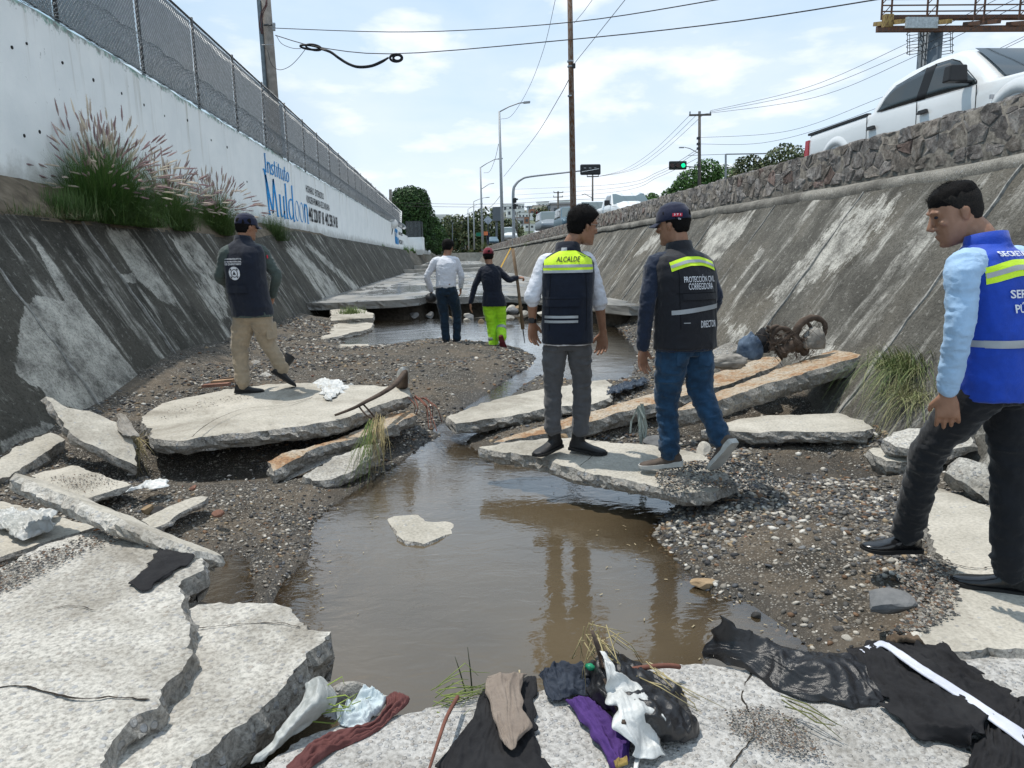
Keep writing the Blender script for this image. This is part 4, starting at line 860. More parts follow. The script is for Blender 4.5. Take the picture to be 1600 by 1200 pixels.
V_ = lambda px, x=-4.78: (lambda y: V3(x, y, 2.06))(WX(px, 350, x)[1])
grass_clump(V_(168), 9000, 1.38, 'largest fountain grass clump with mauve plumes against the white wall', plumes=380, seed=3, cols=((.045, .11, .025), (.08, .17, .04), (.12, .22, .055)), base=.16)
grass_clump(V_(103), 1800, .55, 'low green grass tuft at the left foot of the largest fountain grass', seed=4, cols=((.06, .12, .03), (.09, .15, .05)), base=.15)
grass_clump(V_(266, -4.84), 4200, 1.15, 'middle fountain grass clump with straw-coloured plumes', plumes=250, seed=7, base=.13)
grass_clump(V_(218, -4.72), 1100, .5, 'short bushy grass between the two biggest plumed clumps', seed=8, cols=((.08, .16, .04), (.13, .21, .06)), base=.2)
grass_clump(V_(336, -4.84), 4200, 1.15, 'rightmost plumed fountain grass clump, nearest the painted lettering', plumes=230, seed=9, base=.13)
grass_clump(V_(424, -4.86), 2000, .95, 'green grass clump without plumes below the blue lettering', seed=10, cols=((.05, .10, .03), (.10, .15, .05)), base=.16)
grass_clump(V_(14, -4.80), 500, .22, 'scrubby weeds on the verge at the left edge', seed=13, cols=((.07, .12, .04), (.13, .14, .06), (.2, .17, .1)), spread=1.4, base=.25)
grass_clump(V_(62, -4.76), 420, .18, 'thin dry weeds left of the low green tuft', seed=14, cols=((.16, .14, .08), (.1, .12, .05)), spread=1.4, base=.25)
for i, (px, x) in enumerate(((598, -5.1), (634, -5.0), (645, -4.9), (660, -4.6))): grass_clump(WX(px, 396-(i == 0)*2, x), 160, 1.2 if i else .8, ['dry weeds at the foot of the far white wall', 'dark green weeds where the wall steps out', 'low weeds just beyond the step in the wall', 'farthest green weeds on the left bank'][i], seed=20+i, w_=.05)
grass_clump(W(548, 490, .28), 420, .26, 'light green grass tuft on the collapsed floor block', seed=30, cols=((.14, .2, .06), (.2, .24, .1)), w_=.012)
grass_clump(WP(1418, 560, RP0, RN)+V3(-.02, -.05, -.1), 700, .62, 'hanging straw-green grass on the right bank beside the blue vest', seed=31, cols=((.16, .20, .07), (.30, .29, .15), (.08, .13, .04)), spread=.8, w_=.006, bias=(-.5, -.2), droop=2.6)
grass_clump(WP(1445, 590, RP0, RN)+V3(-.02, -.05, -.15), 500, .42, 'second tuft of straw-green grass lower down against the right bank', seed=33, cols=((.22, .24, .10), (.30, .28, .15)), spread=1.2, w_=.006, bias=(-.5, -.2), droop=2.6)
# ---- trees
LEAFM = Mat('leaf', .65, .3); LEAFM = LEAFM.out(LEAFM.attr('Col', 'Color')); BARK = plain('bark', (.09, .07, .05), .95, .1, var=.4, bmp=.6)
def tree(base, H, lobes, nleaf, leaf, cols, label, trunk_r=.2, cat='tree', seed=1, group=None):
    rg = np.random.default_rng(seed); t = thing('tree', tuple(base), label, cat, group); base = np.array(base, float)
    b = MB(); cz = np.mean([l[0][2] for l in lobes]); b.tube([base, base+V3(.1, 0, cz*.5), base+V3(0, .1, cz*.9)], [trunk_r, trunk_r*.8, trunk_r*.5], 8)
    for l in lobes: b.tube([base+V3(0, 0, cz*.5), base+np.array(l[0])*V3(.5, .5, .8), base+np.array(l[0])], [trunk_r*.5, trunk_r*.3, .04], 5)
    b.build('trunk', BARK, t, True); w_ = np.array([l[1]**2 for l in lobes]); w_ = w_/w_.sum(); li = rg.choice(len(lobes), nleaf, p=w_)
    C = np.array([l[0] for l in lobes])[li]; R = np.array([l[1] for l in lobes])[li]; d = rg.normal(size=(nleaf, 3)); d /= np.linalg.norm(d, axis=1)[:, None]
    rr = R*(1-.45*rg.random(nleaf)**2.2)*(1+.20*fbm(d*2.5+C, 1, 3, seed)); P = base+C+d*rr[:, None]*V3(1, 1, .92)
    nrm = d+rg.normal(size=(nleaf, 3))*.7; nrm /= np.linalg.norm(nrm, axis=1)[:, None]; a = np.cross(nrm, rg.normal(size=(nleaf, 3))); a /= np.linalg.norm(a, axis=1)[:, None]; c = np.cross(nrm, a)
    s = leaf*rg.uniform(.6, 1.3, nleaf)[:, None]; V = np.stack([P-a*s, P+c*s*.55, P+a*s, P-c*s*.55], 1).reshape(-1, 3)
    col = np.array(cols)[rg.integers(0, len(cols), nleaf)]*(.75+.5*rg.random((nleaf, 1)))
    o = obj('crown', V, np.arange(nleaf*4).reshape(-1, 4), LEAFM, t, cattr={'Col': np.repeat(col, 4, 0)}); return t
tb = WY(644, 392, 105)
tree((tb[0], 105, 2.6), 9, [((0, 0, 6.2), 2.9), ((-1.9, 0, 4.8), 2.3), ((1.2, .5, 4.6), 2.3), ((.3, 0, 3.2), 2.6), ((-.9, 0, 7.0), 1.9), ((1.0, 0, 7.2), 1.7), ((2.2, 0, 1.4), 1.5), ((-1.6, 0, 2.6), 2.0)], 26000, .17, [(.022, .055, .014), (.035, .08, .02), (.05, .105, .028), (.015, .035, .01)], 'dense round dark green tree above the end of the left wall', .3, seed=2)
tb2 = WY(681, 398, 115); tree((tb2[0]+.1, 115, 2.0), 5, [((0, 0, 3.4), 1.6), ((.5, 0, 1.7), 1.8), ((-.5, 0, 5.0), 1.2)], 6000, .17, [(.03, .07, .02), (.06, .12, .03)], 'smaller bright green tree at the right foot of the round tree', .15, seed=5)
# ---- concrete pole and wires on the left
PC = plain('pole_concrete', (.24, .22, .20), .9, .2, var=.25, sc=5, bmp=.4); CAB = plain('black_cable', (.012, .012, .014), .6, .3, var=.2); CON = plain('grey_conduit', (.15, .18, .2), .5, .4, .4); RED = plain('copper_cable', (.10, .05, .05), .6)
pb = WY(424, 140, 25); po = thing('utility_pole', (pb[0], 25, 2.5), 'grey concrete utility pole with conduit behind the left fence', 'utility pole')
MB().tube([(pb[0]+.05, 25, 2.4), (pb[0]+.03, 25, 12)], [.185, .14], 12).build('pole', PC, po, True)
MB().bar((pb[0]-.17, 24.95, 2.6), (pb[0]-.17, 24.95, 9.6), .11).build('conduit', CON, po); MB().bar((pb[0]-.09, 24.85, 2.6), (pb[0]-.09, 24.85, 9.5), .035).build('conduit', DKST, po)
for k in range(2): MB().tube([WY(409+2*k, 53, 24.8), WY(405+3*k, 40, 24.8), WY(408+3*k, 20, 24.8), WY(415+2*k, 8, 24.7), WY(417, -6, 24.7)], .018, 5).build('cable', RED, po, True)
MB().tube([WY(412, 39, 24.75), WY(425, 39, 24.75)], .03, 6).build('clamp', DKST, po); MB().tube([WY(409, 70, 24.7), WY(427, 70, 24.7)], .012, 6).build('clamp', GALV, po)
b = MB()
for q in (38, 42, 46): b.tube([WY(426, q, 24.8), WY(430, q, 24.8)], .05, 8)
b.build('insulator', GALV, po)
def wire(pts, label, r=.012, n=30, group=None, cat='cable', name='cable', mat=None):
    P = [WY(*p) for p in pts]; P = catmull(np.array(P), n) if len(P) > 2 else P; return tag(MB().tube(P, r, 5).build(name, mat or CAB, None, True), label, cat, group)
wire([(430, 44, 22.4), (640, 50, 20), (880, 36, 17), (1118, 0, 14), (1300, -36, 12), (1900, -190, 8)], 'upper thin cable crossing the sky from the left pole', .011)
wire([(430, 55, 22.4), (500, 74, 21.5), (620, 84, 20), (890, 62, 17), (1130, 36, 14.6), (1366, 0, 12), (1500, -25, 11), (2000, -140, 7.5)], 'lower cable crossing the sky from the left pole past the slack coil', .012)
wire([(432, 56, 22.4), (440, 68, 22.2), (456, 75, 22), (470, 76, 21.9)], 'short drooping tail between the left pole and the slack coil', .008)
wire([(418, 78, 22.3), (424, 100, 22.3), (436, 109, 22.2), (452, 104, 22), (466, 91, 21.9), (477, 77, 21.8)], 'thin loop of cable hanging beside the left pole', .008)
sc = thing('slack_cable', tuple(WY(540, 90, 21)), 'bundle of black slack cable looped and hung from the lower wire', 'cable')
for k in range(3):
    o_ = k*1.1; pts = [(502-k*2, 76, 21.7), (516, 80+o_, 21.5), (530, 90+o_, 21.3), (545, 99+o_, 21.1), (560, 103.5+o_, 20.9), (580, 102+o_, 20.7), (597, 95+o_, 20.5), (607, 90, 20.4)]
    MB().tube(catmull([WY(*p) for p in pts], 30), .022, 6).build('strand', CAB, sc, True)
for cx, rx, ry in ((619, 9.5, 5.6), (621, 6.5, 4.8), (484, 15, 3.2), (490, 12, 4.2)):
    yb_ = 20.3 if cx > 600 else 21.7; MB().tube([WY(cx+rx*cos(a), 90.5-(0 if cx > 600 else 16.5)+ry*sin(a)+(cos(a)*(2 if cx < 600 else 0)), yb_) for a in np.linspace(0, 2*pi, 22)], .034 if cx > 600 else .03, 6).build('loop', CAB, sc, True)
wire([(606, 316, 96), (628, 317, 97), (760, 319, 90), (900, 312, 84), (1050, 305, 80)], 'faint cable passing behind the round tree, the upper of two', .02)
wire([(628, 322, 97), (760, 323.5, 90), (900, 320, 84), (1060, 312, 80)], 'faint cable passing behind the round tree, the lower of two', .02)
lp = thing('concrete_post', tuple(WX(610, 350, -5.6)), 'pale concrete post rising above the far fence in front of the round tree', 'post'); q = WX(610, 350, -5.6); MB().bar(q-V3(0, 0, 2), WY(610, 296, q[1]), .24).build('post', PC, lp)
# ================================================================ RIGHT: STONE WALL, VEHICLES, POLES, FAR TOWN
KERBM = concrete('kerb_concrete', (.13, .125, .11), (.30, .285, .255), .15, stain=(.06, .055, .05), st_amt=.46, bst=.6, pit=False)
LIPZ = lambda y: 2.27+np.clip((y-7)/25, 0, 1)*.18
RZ = lambda y: 2.2+.011*y
ys = np.linspace(2, 125, 420)**1.0; P = []
for y in ys:
    l = float(LIPZ(y)); wv_ = .02*fbm(V3(y*1.4, 1, 1), 1, 4)
    for dx, dz in ((-.03, -.08), (-.045, -.02), (-.01, .05), (.10, .085), (.32, .12), (.6, .15), (.6, -.2)): P.append((5.30+dx+wv_, y, l+dz+wv_*1.3*(dx < .2)))
o = obj('concrete_kerb', P, gridfaces(420, 7), KERBM, smooth=False, recenter=False); tag(o, 'rounded pale concrete kerb along the top of the right bank below the stones', 'kerb')
def clip(poly, a, n):
    out = []
    for i in range(len(poly)):
        p, q = poly[i], poly[(i+1) % len(poly)]; dp, dq = (p-a)@n, (q-a)@n
        if dp <= 0: out.append(p)
        if dp*dq < 0: out.append(p+(q-p)*dp/(dp-dq))
    return out
def stonemat(name, a, b_, c_):
    m = Mat(name, .92, .2); v = m.ramp(m.noise(7, 9, .78), [(.36, a), (.50, b_), (.62, c_)]); oi = m.n('ShaderNodeObjectInfo').outputs['Random']
    hs = m.n('ShaderNodeHueSaturation'); m.put(hs.inputs['Value'], m.ramp(oi, [(0, .7), (1, 1.3)])); m.put(hs.inputs['Color'], v); return m.out(hs.outputs[0], None, m.bump(m.noise(13, 9, .8), 1.0, .06))
ST = [stonemat('volcanic_stone', (.09, .083, .08), (.25, .23, .22), (.42, .40, .38)), stonemat('brown_stone', (.09, .08, .072), (.26, .23, .205), (.42, .385, .35)), stonemat('pinkish_stone', (.12, .085, .075), (.24, .18, .16), (.33, .26, .24))]
MORT = plain('dark_mortar', (.15, .14, .125), .95, .1, var=.5, sc=20, bmp=.8)
sw = thing('stone_wall', (5.6, 12, 2.4), 'low rough stone parapet wall along the road above the right bank', 'wall')
WT = lambda y: 2.955+np.clip((y-7)/60, 0, 1)*.22+np.clip((y-60)/60, 0, 1)*.1
def wall_cells(y0, y1, cw, ch):
    rg = np.random.default_rng(int(y0*10)); S = []; nr = max(2, int(round(.66/ch)))
    for r in range(-1, nr+1):
        y = y0-cw
        while y < y1+cw: S.append((y+rg.uniform(-.46, .46)*cw+(r % 2)*cw*.5, (r+.5+rg.uniform(-.46, .46))*.66/nr)); y += cw*rg.uniform(.7, 1.35)
    S = np.array(S); out = []
    for i, s in enumerate(S):
        if not (y0 <= s[0] < y1) or not (0 < s[1] < .66): continue
        poly = [s+np.array(d)*cw*1.6 for d in ((-1, -1), (1, -1), (1, 1), (-1, 1))]; near = np.argsort(np.linalg.norm(S-s, axis=1))[1:16]
        for j in near: poly = clip(poly, (s+S[j])/2, S[j]-s)
        for a, n in ((np.array([0, .01]), np.array([0, -1.])), (np.array([0, .66]), np.array([0, 1.]))): poly = clip(poly, a, n)
        if len(poly) > 2: out.append(np.array(poly))
    return out
def stone_geo(poly, rg, big=True):
    c = poly.mean(0); P = []; h0, h1 = float(LIPZ(c[0]))+.14, float(WT(c[0])); sc_ = (h1-h0)/.66; dp = rg.uniform(.0, .016); tl = rg.normal(size=2)*.05
    ring = []
    for i in range(len(poly)):
        a, b_ = poly[i], poly[(i+1) % len(poly)]; ring += [a] + ([(a+b_)/2+rg.normal(size=2)*.006] if np.linalg.norm(a-b_) > .06 and big else [])
    ring = np.array(ring); m = len(ring); L = []
    for f, x in ((.985, 0.03), (.955, -.012-dp*.7), (.86, -.020-dp)):
        for p in ring:
            q = c+(p-c)*f*(1+(.025*rg.normal() if f < .98 else 0)); xx = 5.60+x-(((q-c)@tl) if f < .97 else 0)+(.0055*rg.normal() if f < .97 else 0)
            top = rg.uniform(-.01, .012) if q[1] > .62 else 0; L.append((xx, q[0], h0+q[1]*sc_+top))
    L.append((5.60-.022-dp+.006*rg.normal(), c[0], h0+c[1]*sc_)); Fc = []
    for k in (0, 1):
        for i in range(m): j = (i+1) % m; Fc.append((k*m+i, (k+1)*m+i, (k+1)*m+j, k*m+j))
    Fc += [(2*m+i, 3*m, 2*m+(i+1) % m) for i in range(m)]
    return L, Fc
rg = np.random.default_rng(5); cells = wall_cells(5.6, 24, .26, .20); cells.sort(key=lambda p: p[:, 0].mean())
bs = [MB(), MB(), MB()]
for i, c_ in enumerate(cells):
    L, Fc = stone_geo(c_, rg); mt = rg.choice(3, p=[.6, .32, .08])
    if i < 296: obj('stone', L, Fc, ST[mt], sw)
    else: bs[mt].add(L, Fc)
for c_ in wall_cells(24, 60, .32, .22)+wall_cells(60, 122, .6, .3):
    L, Fc = stone_geo(c_, rg, False); bs[rg.choice(3, p=[.3, .45, .25])].add(L, Fc)
for k in range(3): o = bs[k].build('stone', ST[k], sw); o['kind'] = 'stuff'
P = []; 
for y in ys: P += [(5.581, y, 2.3), (5.581, y, float(WT(y))-.02), (5.84, y, float(WT(y))-.01), (5.86, y, 2.2)]
obj('mortar_core', P, gridfaces(420, 4), MORT, sw)
cells2 = []; b = MB(); y = 5.0
while y < 60: L_ = rg.uniform(.2, .42)*max(1, y/20); b.box((5.71+rg.uniform(-.02, .02), y+L_/2, float(WT(y))+rg.uniform(-.02, .012)), (.20, L_*.94, .03), taper=.9); y += L_
o = b.build('coping', ST[0], sw); o['kind'] = 'stuff'
# weeds on the right kerb
for i, (px, py, L) in enumerate(((826, 384, .5), (757, 390, 2.2), (735, 394, 1.6))):
    p = WX(px, py, 5.45); grass_clump(p, 260, L, ['weeds growing on the kerb beneath the stone wall beside the mayor', 'tall green weeds beside the far lamp post', 'far low weeds at the end of the right bank'][i], seed=50+i, w_=.03, cols=((.08, .13, .04), (.14, .17, .06), (.2, .18, .09)))
# ---- vehicles
CW = Mat('white_car_paint', .28, .5); CW = CW.out(CW.ramp(CW.noise(1.2, 3), [(.3, (.70, .72, .73)), (.7, (.78, .79, .80))]), None, None, Coat_Weight=.6)
PILLAR = plain('gloss_black_trim', (.006, .006, .007), .5, .2, var=.1); CG_ = plain('silver_car_paint', (.28, .31, .34), .35, .5, .4, var=.08); CB = plain('blue_grey_car_paint', (.10, .16, .20), .35, .5, .3, var=.1)
GLASS = Mat('tinted_glass', .06, .6); GLASS = GLASS.out((.016, .022, .024)); GLASS2 = Mat('pale_windscreen_glass', .08, .6); GLASS2 = GLASS2.out((.10, .14, .15), None, None, Coat_Weight=.8)
BP = plain('black_plastic', (.02, .02, .022), .55, .4, var=.2); TL = plain('red_lamp_lens', (.45, .02, .03), .25, .6, var=.1); TYRE = plain('tyre_rubber', (.02, .02, .02), .9); RIM = plain('alloy_rim', (.4, .4, .42), .35, .5, .7)
def vehicle(name, origin, heading, st, label, cat, paint, glass, halfw=.9, group=None, detail=False, windows=(), screen=None, rear=None, mirror=None, rail=None, extras=None):
    """st: stations (s, z_bottom, z_belt, z_roof, inset_roof); s runs from the rear to the nose; heading: unit vector of the nose"""
    origin = np.array(origin, float); t = thing(name, tuple(origin), label, cat, group); H = unit(heading); Sd = unit(np.cross(H, (0, 0, 1))); U = V3(0, 0, 1)
    def pt(s, lat, z): return origin+H*s+Sd*lat+U*z
    def prof_at(s):
        a = np.array(st); return [np.interp(s, a[:, 0], a[:, k]) for k in (1, 2, 3, 4)]
    ss = sorted(set([x[0] for x in st]+list(np.linspace(st[0][0], st[-1][0], 56)))); V = []; n = 0
    def ringp(s):
        zb, zbelt, zr, ins = prof_at(s); e = min(1, (s-ss[0])/.12+.02, (ss[-1]-s)/.35+.02); hw = halfw*(.86+.14*sqrt(max(0, min(1, e)))); R = []
        hr = hw-ins; cab = max(0, zr-zbelt)
        pts = [(hw*.93, zb), (hw*.985, zb+.12), (hw, zb+(zbelt-zb)*.45), (hw*.995, zbelt-.14), (hw*.975, zbelt-.03), (hw*.955 if cab < .1 else hw-.03, zbelt)]
        if cab > .1: pts += [(lerp(hw-.03, hr, .5), zbelt+(cab-.07)*.5), (hr, zr-.07), (hr-.05, zr-.022), (hr-.14, zr), (hr*.4, zr+.014)]
        else: pts += [(hw*.93, zbelt+cab*.3), (hw*.9, zbelt+cab*.6+.004), (hw*.82, zbelt+cab*.8+.01), (hw*.6, zbelt+cab+.016), (hw*.3, zbelt+cab+.022)]
        return [(float(a), float(b_)) for a, b_ in pts]
    rings = []
    for s in ss:
        pr2 = ringp(s); full = [(a, z) for a, z in pr2]+[(-a, z) for a, z in reversed(pr2)]; rings.append(full); V += [pt(s, a, z) for a, z in full]
    m = len(rings[0]); Fc = gridfaces(len(ss), m, True).tolist()+[tuple(range(m)), tuple((len(ss)-1)*m+i for i in range(m-1, -1, -1))]
    obj('body', V, Fc, paint, t, True)
    def side(sg, s, f, off=.006):
        zb, zbelt, zr, ins = prof_at(s); hw = halfw; hr = hw-ins; return pt(s, sg*(lerp(hw-.03, hr, f)+off), zbelt+(zr-.07-zbelt)*f)
    for sg in (-1, 1):
        for k, (poly, nm, mt, off) in enumerate(windows):
            Q = np.array(poly); s0, s1 = Q[:, 0].min()+1e-4, Q[:, 0].max()-1e-4; G = []; nc = max(3, int((s1-s0)/.06)+2)
            for s in np.linspace(s0, s1, nc):
                fs = []
                for i in range(len(Q)):
                    (a1, f1), (a2, f2) = Q[i], Q[(i+1) % len(Q)]
                    if (a1-s)*(a2-s) <= 0 and a1 != a2: fs.append(f1+(f2-f1)*(s-a1)/(a2-a1))
                lo_, hi_ = min(fs), max(fs); G += [side(sg, s, lo_-.01, -.03)]+[side(sg, s, lerp(lo_, hi_, j/5), off) for j in range(6)]+[side(sg, s, hi_+.01, -.03)]
            obj(nm, G, gridfaces(nc, 8), mt, t, True)
            if detail and nm == 'side_window':
                G = [lerp(np.mean(G, 0), g_, 1.0) for g_ in G]; c0, c1 = Q.mean(0), 0; ol = [c0+(q_-c0)*V3(1.045, 1.06, 0)[:2] for q_ in Q]; b = MB(); P_ = [side(sg, a_, min(1.04, f_), off+.002) for a_, f_ in Q]; P2 = [side(sg, a_, min(1.05, f_), off+.001) for a_, f_ in ol]; m_ = len(Q)
                b.add(P_+P2, [(i, (i+1) % m_, m_+(i+1) % m_, m_+i) for i in range(m_)]); b.build('window_trim', PILLAR, t)
        if mirror: s, z = mirror; p = pt(s, sg*(halfw+.12), z); b = MB().box(p, (.14, .24, .19), H, Sd, U, .88); b.bar(p-U*.08, pt(s+.05, sg*(halfw-.06), z-.10), .04); o = b.build('mirror', BP, t); bv = o.modifiers.new('bevel', 'BEVEL'); bv.width = .055; bv.segments = 4
    def panel(nm, q, mt, off=.012):
        P = [pt(*a) for a in q]; nn = unit(np.cross(P[1]-P[0], P[3]-P[0])); 
        if nn@(H if q[0][0] > 0 else -H) < 0: nn = -nn
        g = []
        for i in range(5):
            for j in range(5): u, v = i/4, j/4; p = lerp(lerp(P[0], P[1], u), lerp(P[3], P[2], u), v); g.append(p+nn*(off+.014*4*u*(1-u)))
        obj(nm, g, gridfaces(5, 5), mt, t, True)
    if screen: panel('windscreen', screen, glass)
    if rear: panel('rear_window', rear, glass)
    if rail: 
        for sg in (-1, 1): MB().bar(pt(rail[0], sg*(halfw-.05), rail[2]), pt(rail[1], sg*(halfw-.05), rail[2]), .07, .035).build('bed_rail', BP, t)
    if extras: extras(t, pt, side)
    return t
# near pickup, nose towards the camera
TX = 6.1; hw = .90; ry = 12.5; rz0 = 2.30
def tz(px, py): return WX(px, py, TX)[2]-rz0
def ts(px, py): return ry-WX(px, py, TX)[1]
st = [(0, .45, 1.13, 1.13, .0), (1.86, .35, 1.14, 1.14, .0), (1.93, .35, 1.13, 1.16, .02), (2.05, .35, 1.12, 1.36, .07), (2.22, .35, 1.11, 1.52, .12), (2.6, .35, 1.10, 1.595, .16), (3.1, .35, 1.085, 1.62, .17), (3.5, .35, 1.075, 1.60, .17), (3.72, .35, 1.07, 1.52, .15), (4.0, .35, 1.06, 1.33, .10), (4.36, .35, 1.06, 1.075, .03), (4.9, .4, 1.03, 1.03, 0), (5.3, .45, .97, .97, 0), (5.45, .5, .8, .8, 0)]
Wn = [([(2.08, .14), (2.20, .66), (2.36, .86), (2.96, .93), (2.96, .05), (2.20, .05)], 'side_window', GLASS, .007), ([(2.955, .03), (2.955, .94), (3.15, .94), (3.15, .03)], 'door_pillar', PILLAR, .009),
      ([(3.14, .05), (3.14, .93), (3.46, .92), (3.62, .87), (4.06, .36), (4.08, .12), (3.98, .05)], 'side_window', GLASS, .007)]
def pk(t, pt, side):
    for sg in (-1, 1):
        for s0 in (1.75, 2.92): MB().box(pt(s0+.28, sg*(hw+.022), .93), (.19, .04, .045), -V3(0, 1, 0), V3(1, 0, 0), V3(0, 0, 1), .8).build('door_handle', BP, t)
        for s0, z1 in ((1.90, 1.12), (3.06, 1.08), (4.16, 1.05)): MB().bar(pt(s0, sg*(hw+.001), .45), pt(s0-.03, sg*(hw-.003), z1), .010, .006).build('door_seam', BP, t)
        MB().box(pt(.07, sg*(hw-.035), .88), (.14, .10, .34), -V3(0, 1, 0), V3(1, 0, 0), V3(0, 0, 1), .8).build('tail_light', TL, t); MB().box(pt(4.42, sg*(hw+.004), .86), (.07, .02, .045)).build('side_repeater', RIM, t)
        for s0 in (1.0, 4.75):   # flared arches and wheels
            V = []; 
            for a in np.linspace(-15, 195, 22):
                for r_, o_ in ((.40, .0), (.42, .035), (.50, .035), (.56, .0)): V.append(pt(s0+r_*cos(radians(a)), sg*(hw-.012+o_), .40+r_*sin(radians(a))*1.05))
            obj('wheel_arch', V, gridfaces(22, 4), CW, t, True); wp = pt(s0, sg*(hw-.14), .36)
            wh = MB().tube([wp-V3(.11, 0, 0), wp-V3(.09, 0, 0), wp+V3(.09, 0, 0), wp+V3(.11, 0, 0)], [.33, .36, .36, .33], 24).build('wheel', TYRE, t, True); MB().tube([wp-V3(.115, 0, 0), wp+V3(.115, 0, 0)], .21, 16).build('rim', RIM, wh)
    STK = plain('green_sticker', (.25, .55, .2), .6); STK2 = plain('pale_sticker', (.5, .65, .65), .6)
    MB().box(pt(3.86, -.50, 1.475), (.30, .14, .012), unit(V3(0, -1, -.35)), V3(1, 0, 0), unit(V3(0, -.35, 1))).build('sticker', STK, t); MB().box(pt(4.22, -.60, 1.26), (.10, .16, .01), unit(V3(0, -1, -.5)), V3(1, 0, 0), unit(V3(0, -.5, 1))).build('sticker', STK2, t)
vehicle('pickup_truck', (TX+hw, ry, rz0), (0, -1, 0), st, 'white double-cab pickup with black mirrors behind the stone wall', 'pickup truck', CW, GLASS, hw, windows=Wn, screen=[(3.66, .62, 1.565), (4.40, .76, 1.085), (4.40, -.76, 1.085), (3.66, -.62, 1.565)], mirror=(3.92, 1.22), rail=(.05, 1.84, 1.15), extras=pk, detail=True)
van = [(0, .4, 1.0, 1.75, .12), (.2, .35, 1.02, 1.84, .14), (2.9, .35, 1.02, 1.86, .15), (3.3, .35, 1.02, 1.78, .15), (3.95, .35, 1.0, 1.08, .06), (4.5, .4, .95, .95, 0), (4.75, .5, .8, .8, 0)]
vw = lambda: [([(.3, .08), (.3, .95), (1.6, .97), (1.6, .08)], 'side_window', GLASS, .006), ([(1.75, .08), (1.75, .97), (2.75, .97), (3.1, .9), (3.55, .1)], 'side_window', GLASS, .006)]
def front(z0, z1, s0, s1, w0, w1): return [(s0, w0, z1), (s1, w1, z0), (s1, -w1, z0), (s0, -w0, z1)]
vehicle('van', (8.0, 44.6, RZ(41)), (0, -1, 0), van, 'white van behind the tall rusty pole beyond the stone wall', 'van', CW, GLASS2, .9, windows=vw(), screen=front(1.09, 1.80, 3.28, 3.93, .70, .78), mirror=(3.7, 1.2))
pk2 = [(0, .45, 1.1, 1.1, .0), (1.5, .35, 1.1, 1.1, 0), (1.6, .35, 1.1, 1.5, .12), (2.0, .35, 1.08, 1.64, .17), (3.0, .35, 1.06, 1.63, .17), (3.7, .35, 1.05, 1.1, .06), (4.7, .4, 1.0, 1.0, 0), (5.1, .5, .85, .85, 0)]
vehicle('pickup_truck', (7.75, 35.2, RZ(31)), (0, -1, 0), pk2, 'white pickup with a pale wide windscreen farther along the stone wall', 'pickup truck', CW, GLASS2, .9, windows=[([(2.1, .1), (2.1, .97), (2.9, .97), (3.45, .15)], 'side_window', GLASS, .006)], screen=front(1.10, 1.58, 3.05, 3.68, .70, .80), mirror=(3.45, 1.2))
car = [(0, .4, .9, .9, 0), (.5, .35, .92, 1.2, .1), (1.0, .3, .92, 1.42, .18), (2.4, .3, .92, 1.45, .2), (3.2, .3, .92, .98, .05), (4.2, .35, .8, .8, 0), (4.4, .4, .7, .7, 0)]
cwn = lambda: [([(.8, .1), (1.1, .93), (2.2, .95), (2.9, .15)], 'side_window', GLASS, .006)]
rows = [(8.3, 66, RZ(60)+.55, CG_, 'silver van far along the road left of the rusty pole', van, vw, front(1.09, 1.80, 3.28, 3.93, .70, .78)), (8.6, 56, RZ(52)+.35, CB, 'blue-grey car between the silver van and the white van', van, vw, front(1.09, 1.80, 3.28, 3.93, .70, .78)),
        (7.4, 98, RZ(95)+.2, CW, 'white car far down the road beside the lamp posts', van, vw, front(1.09, 1.80, 3.28, 3.93, .70, .78)), (10.4, 88, RZ(85), CW, 'white car standing in the second lane far down the road', car, cwn, front(.97, 1.40, 2.4, 3.15, .6, .72)),
        (10.6, 75, RZ(70)+.2, CG_, 'silver car in the second lane of the road', car, cwn, front(.97, 1.40, 2.4, 3.15, .6, .72)), (7.2, 132, RZ(130), CB, 'dark car among the farthest traffic', car, cwn, front(.97, 1.40, 2.4, 3.15, .6, .72)),
        (10.2, 125, RZ(125), CG_, 'grey car among the farthest traffic', car, cwn, front(.97, 1.40, 2.4, 3.15, .6, .72)), (13.5, 110, RZ(110), CW, 'white car in the third lane far down the road', car, cwn, front(.97, 1.40, 2.4, 3.15, .6, .72))]
for x, y, z, pm, lb_, s_, w_, fr_ in rows: vehicle('car' if s_ is car else 'van', (x, y, z), (0, -1, 0), s_, lb_, 'car' if s_ is car else 'van', pm, GLASS2, .88, windows=w_(), screen=fr_)
# ---- tall rusty pole
RST = rusty('rusty_pole_paint', (.16, .13, .11), (.10, .045, .02), .50, .8, .2)
p0 = WY(896, 345, 34); tp = WY(889.5, -60, 34); rp = thing('steel_pole', tuple(p0), 'tall rusty steel pole standing behind the stone wall over the mayor', 'pole')
MB().tube([V3(p0[0]+.03, 34, 2.3), p0, lerp(p0, tp, .5), tp], [.155, .15, .125, .11], 12).build('pole', RST, rp, True)
for a, r_ in ((96, .17), (104, .16), (150, .15)): q = WY(891.3, a, 34); MB().tube([q-V3(0, 0, .03), q+V3(0, 0, .03)], r_-.02, 12).build('band', GALV, rp)
q = WY(896.5, 103, 33.9); MB().box(q, (.14, .1, .2)).build('insulator', BP, rp)
wire([(896, 101, 34), (935, 52, 30), (978, -2, 26)], 'cable rising to the upper right from the tall rusty pole', .012); wire([(893, 116, 34), (872, 155, 45), (835, 215, 64), (787, 276, 88)], 'cable sagging from the tall rusty pole to the nearest lamp post', .02)
wire([(868, -2, 60), (850, 75, 68), (826, 138, 78), (800, 180, 86), (783, 186, 89)], 'cable curving down to the top of the nearest lamp post', .02); wire([(897, 36, 34), (912, 18, 32), (928, -4, 30)], 'short bright cable at the top of the tall rusty pole', .01)
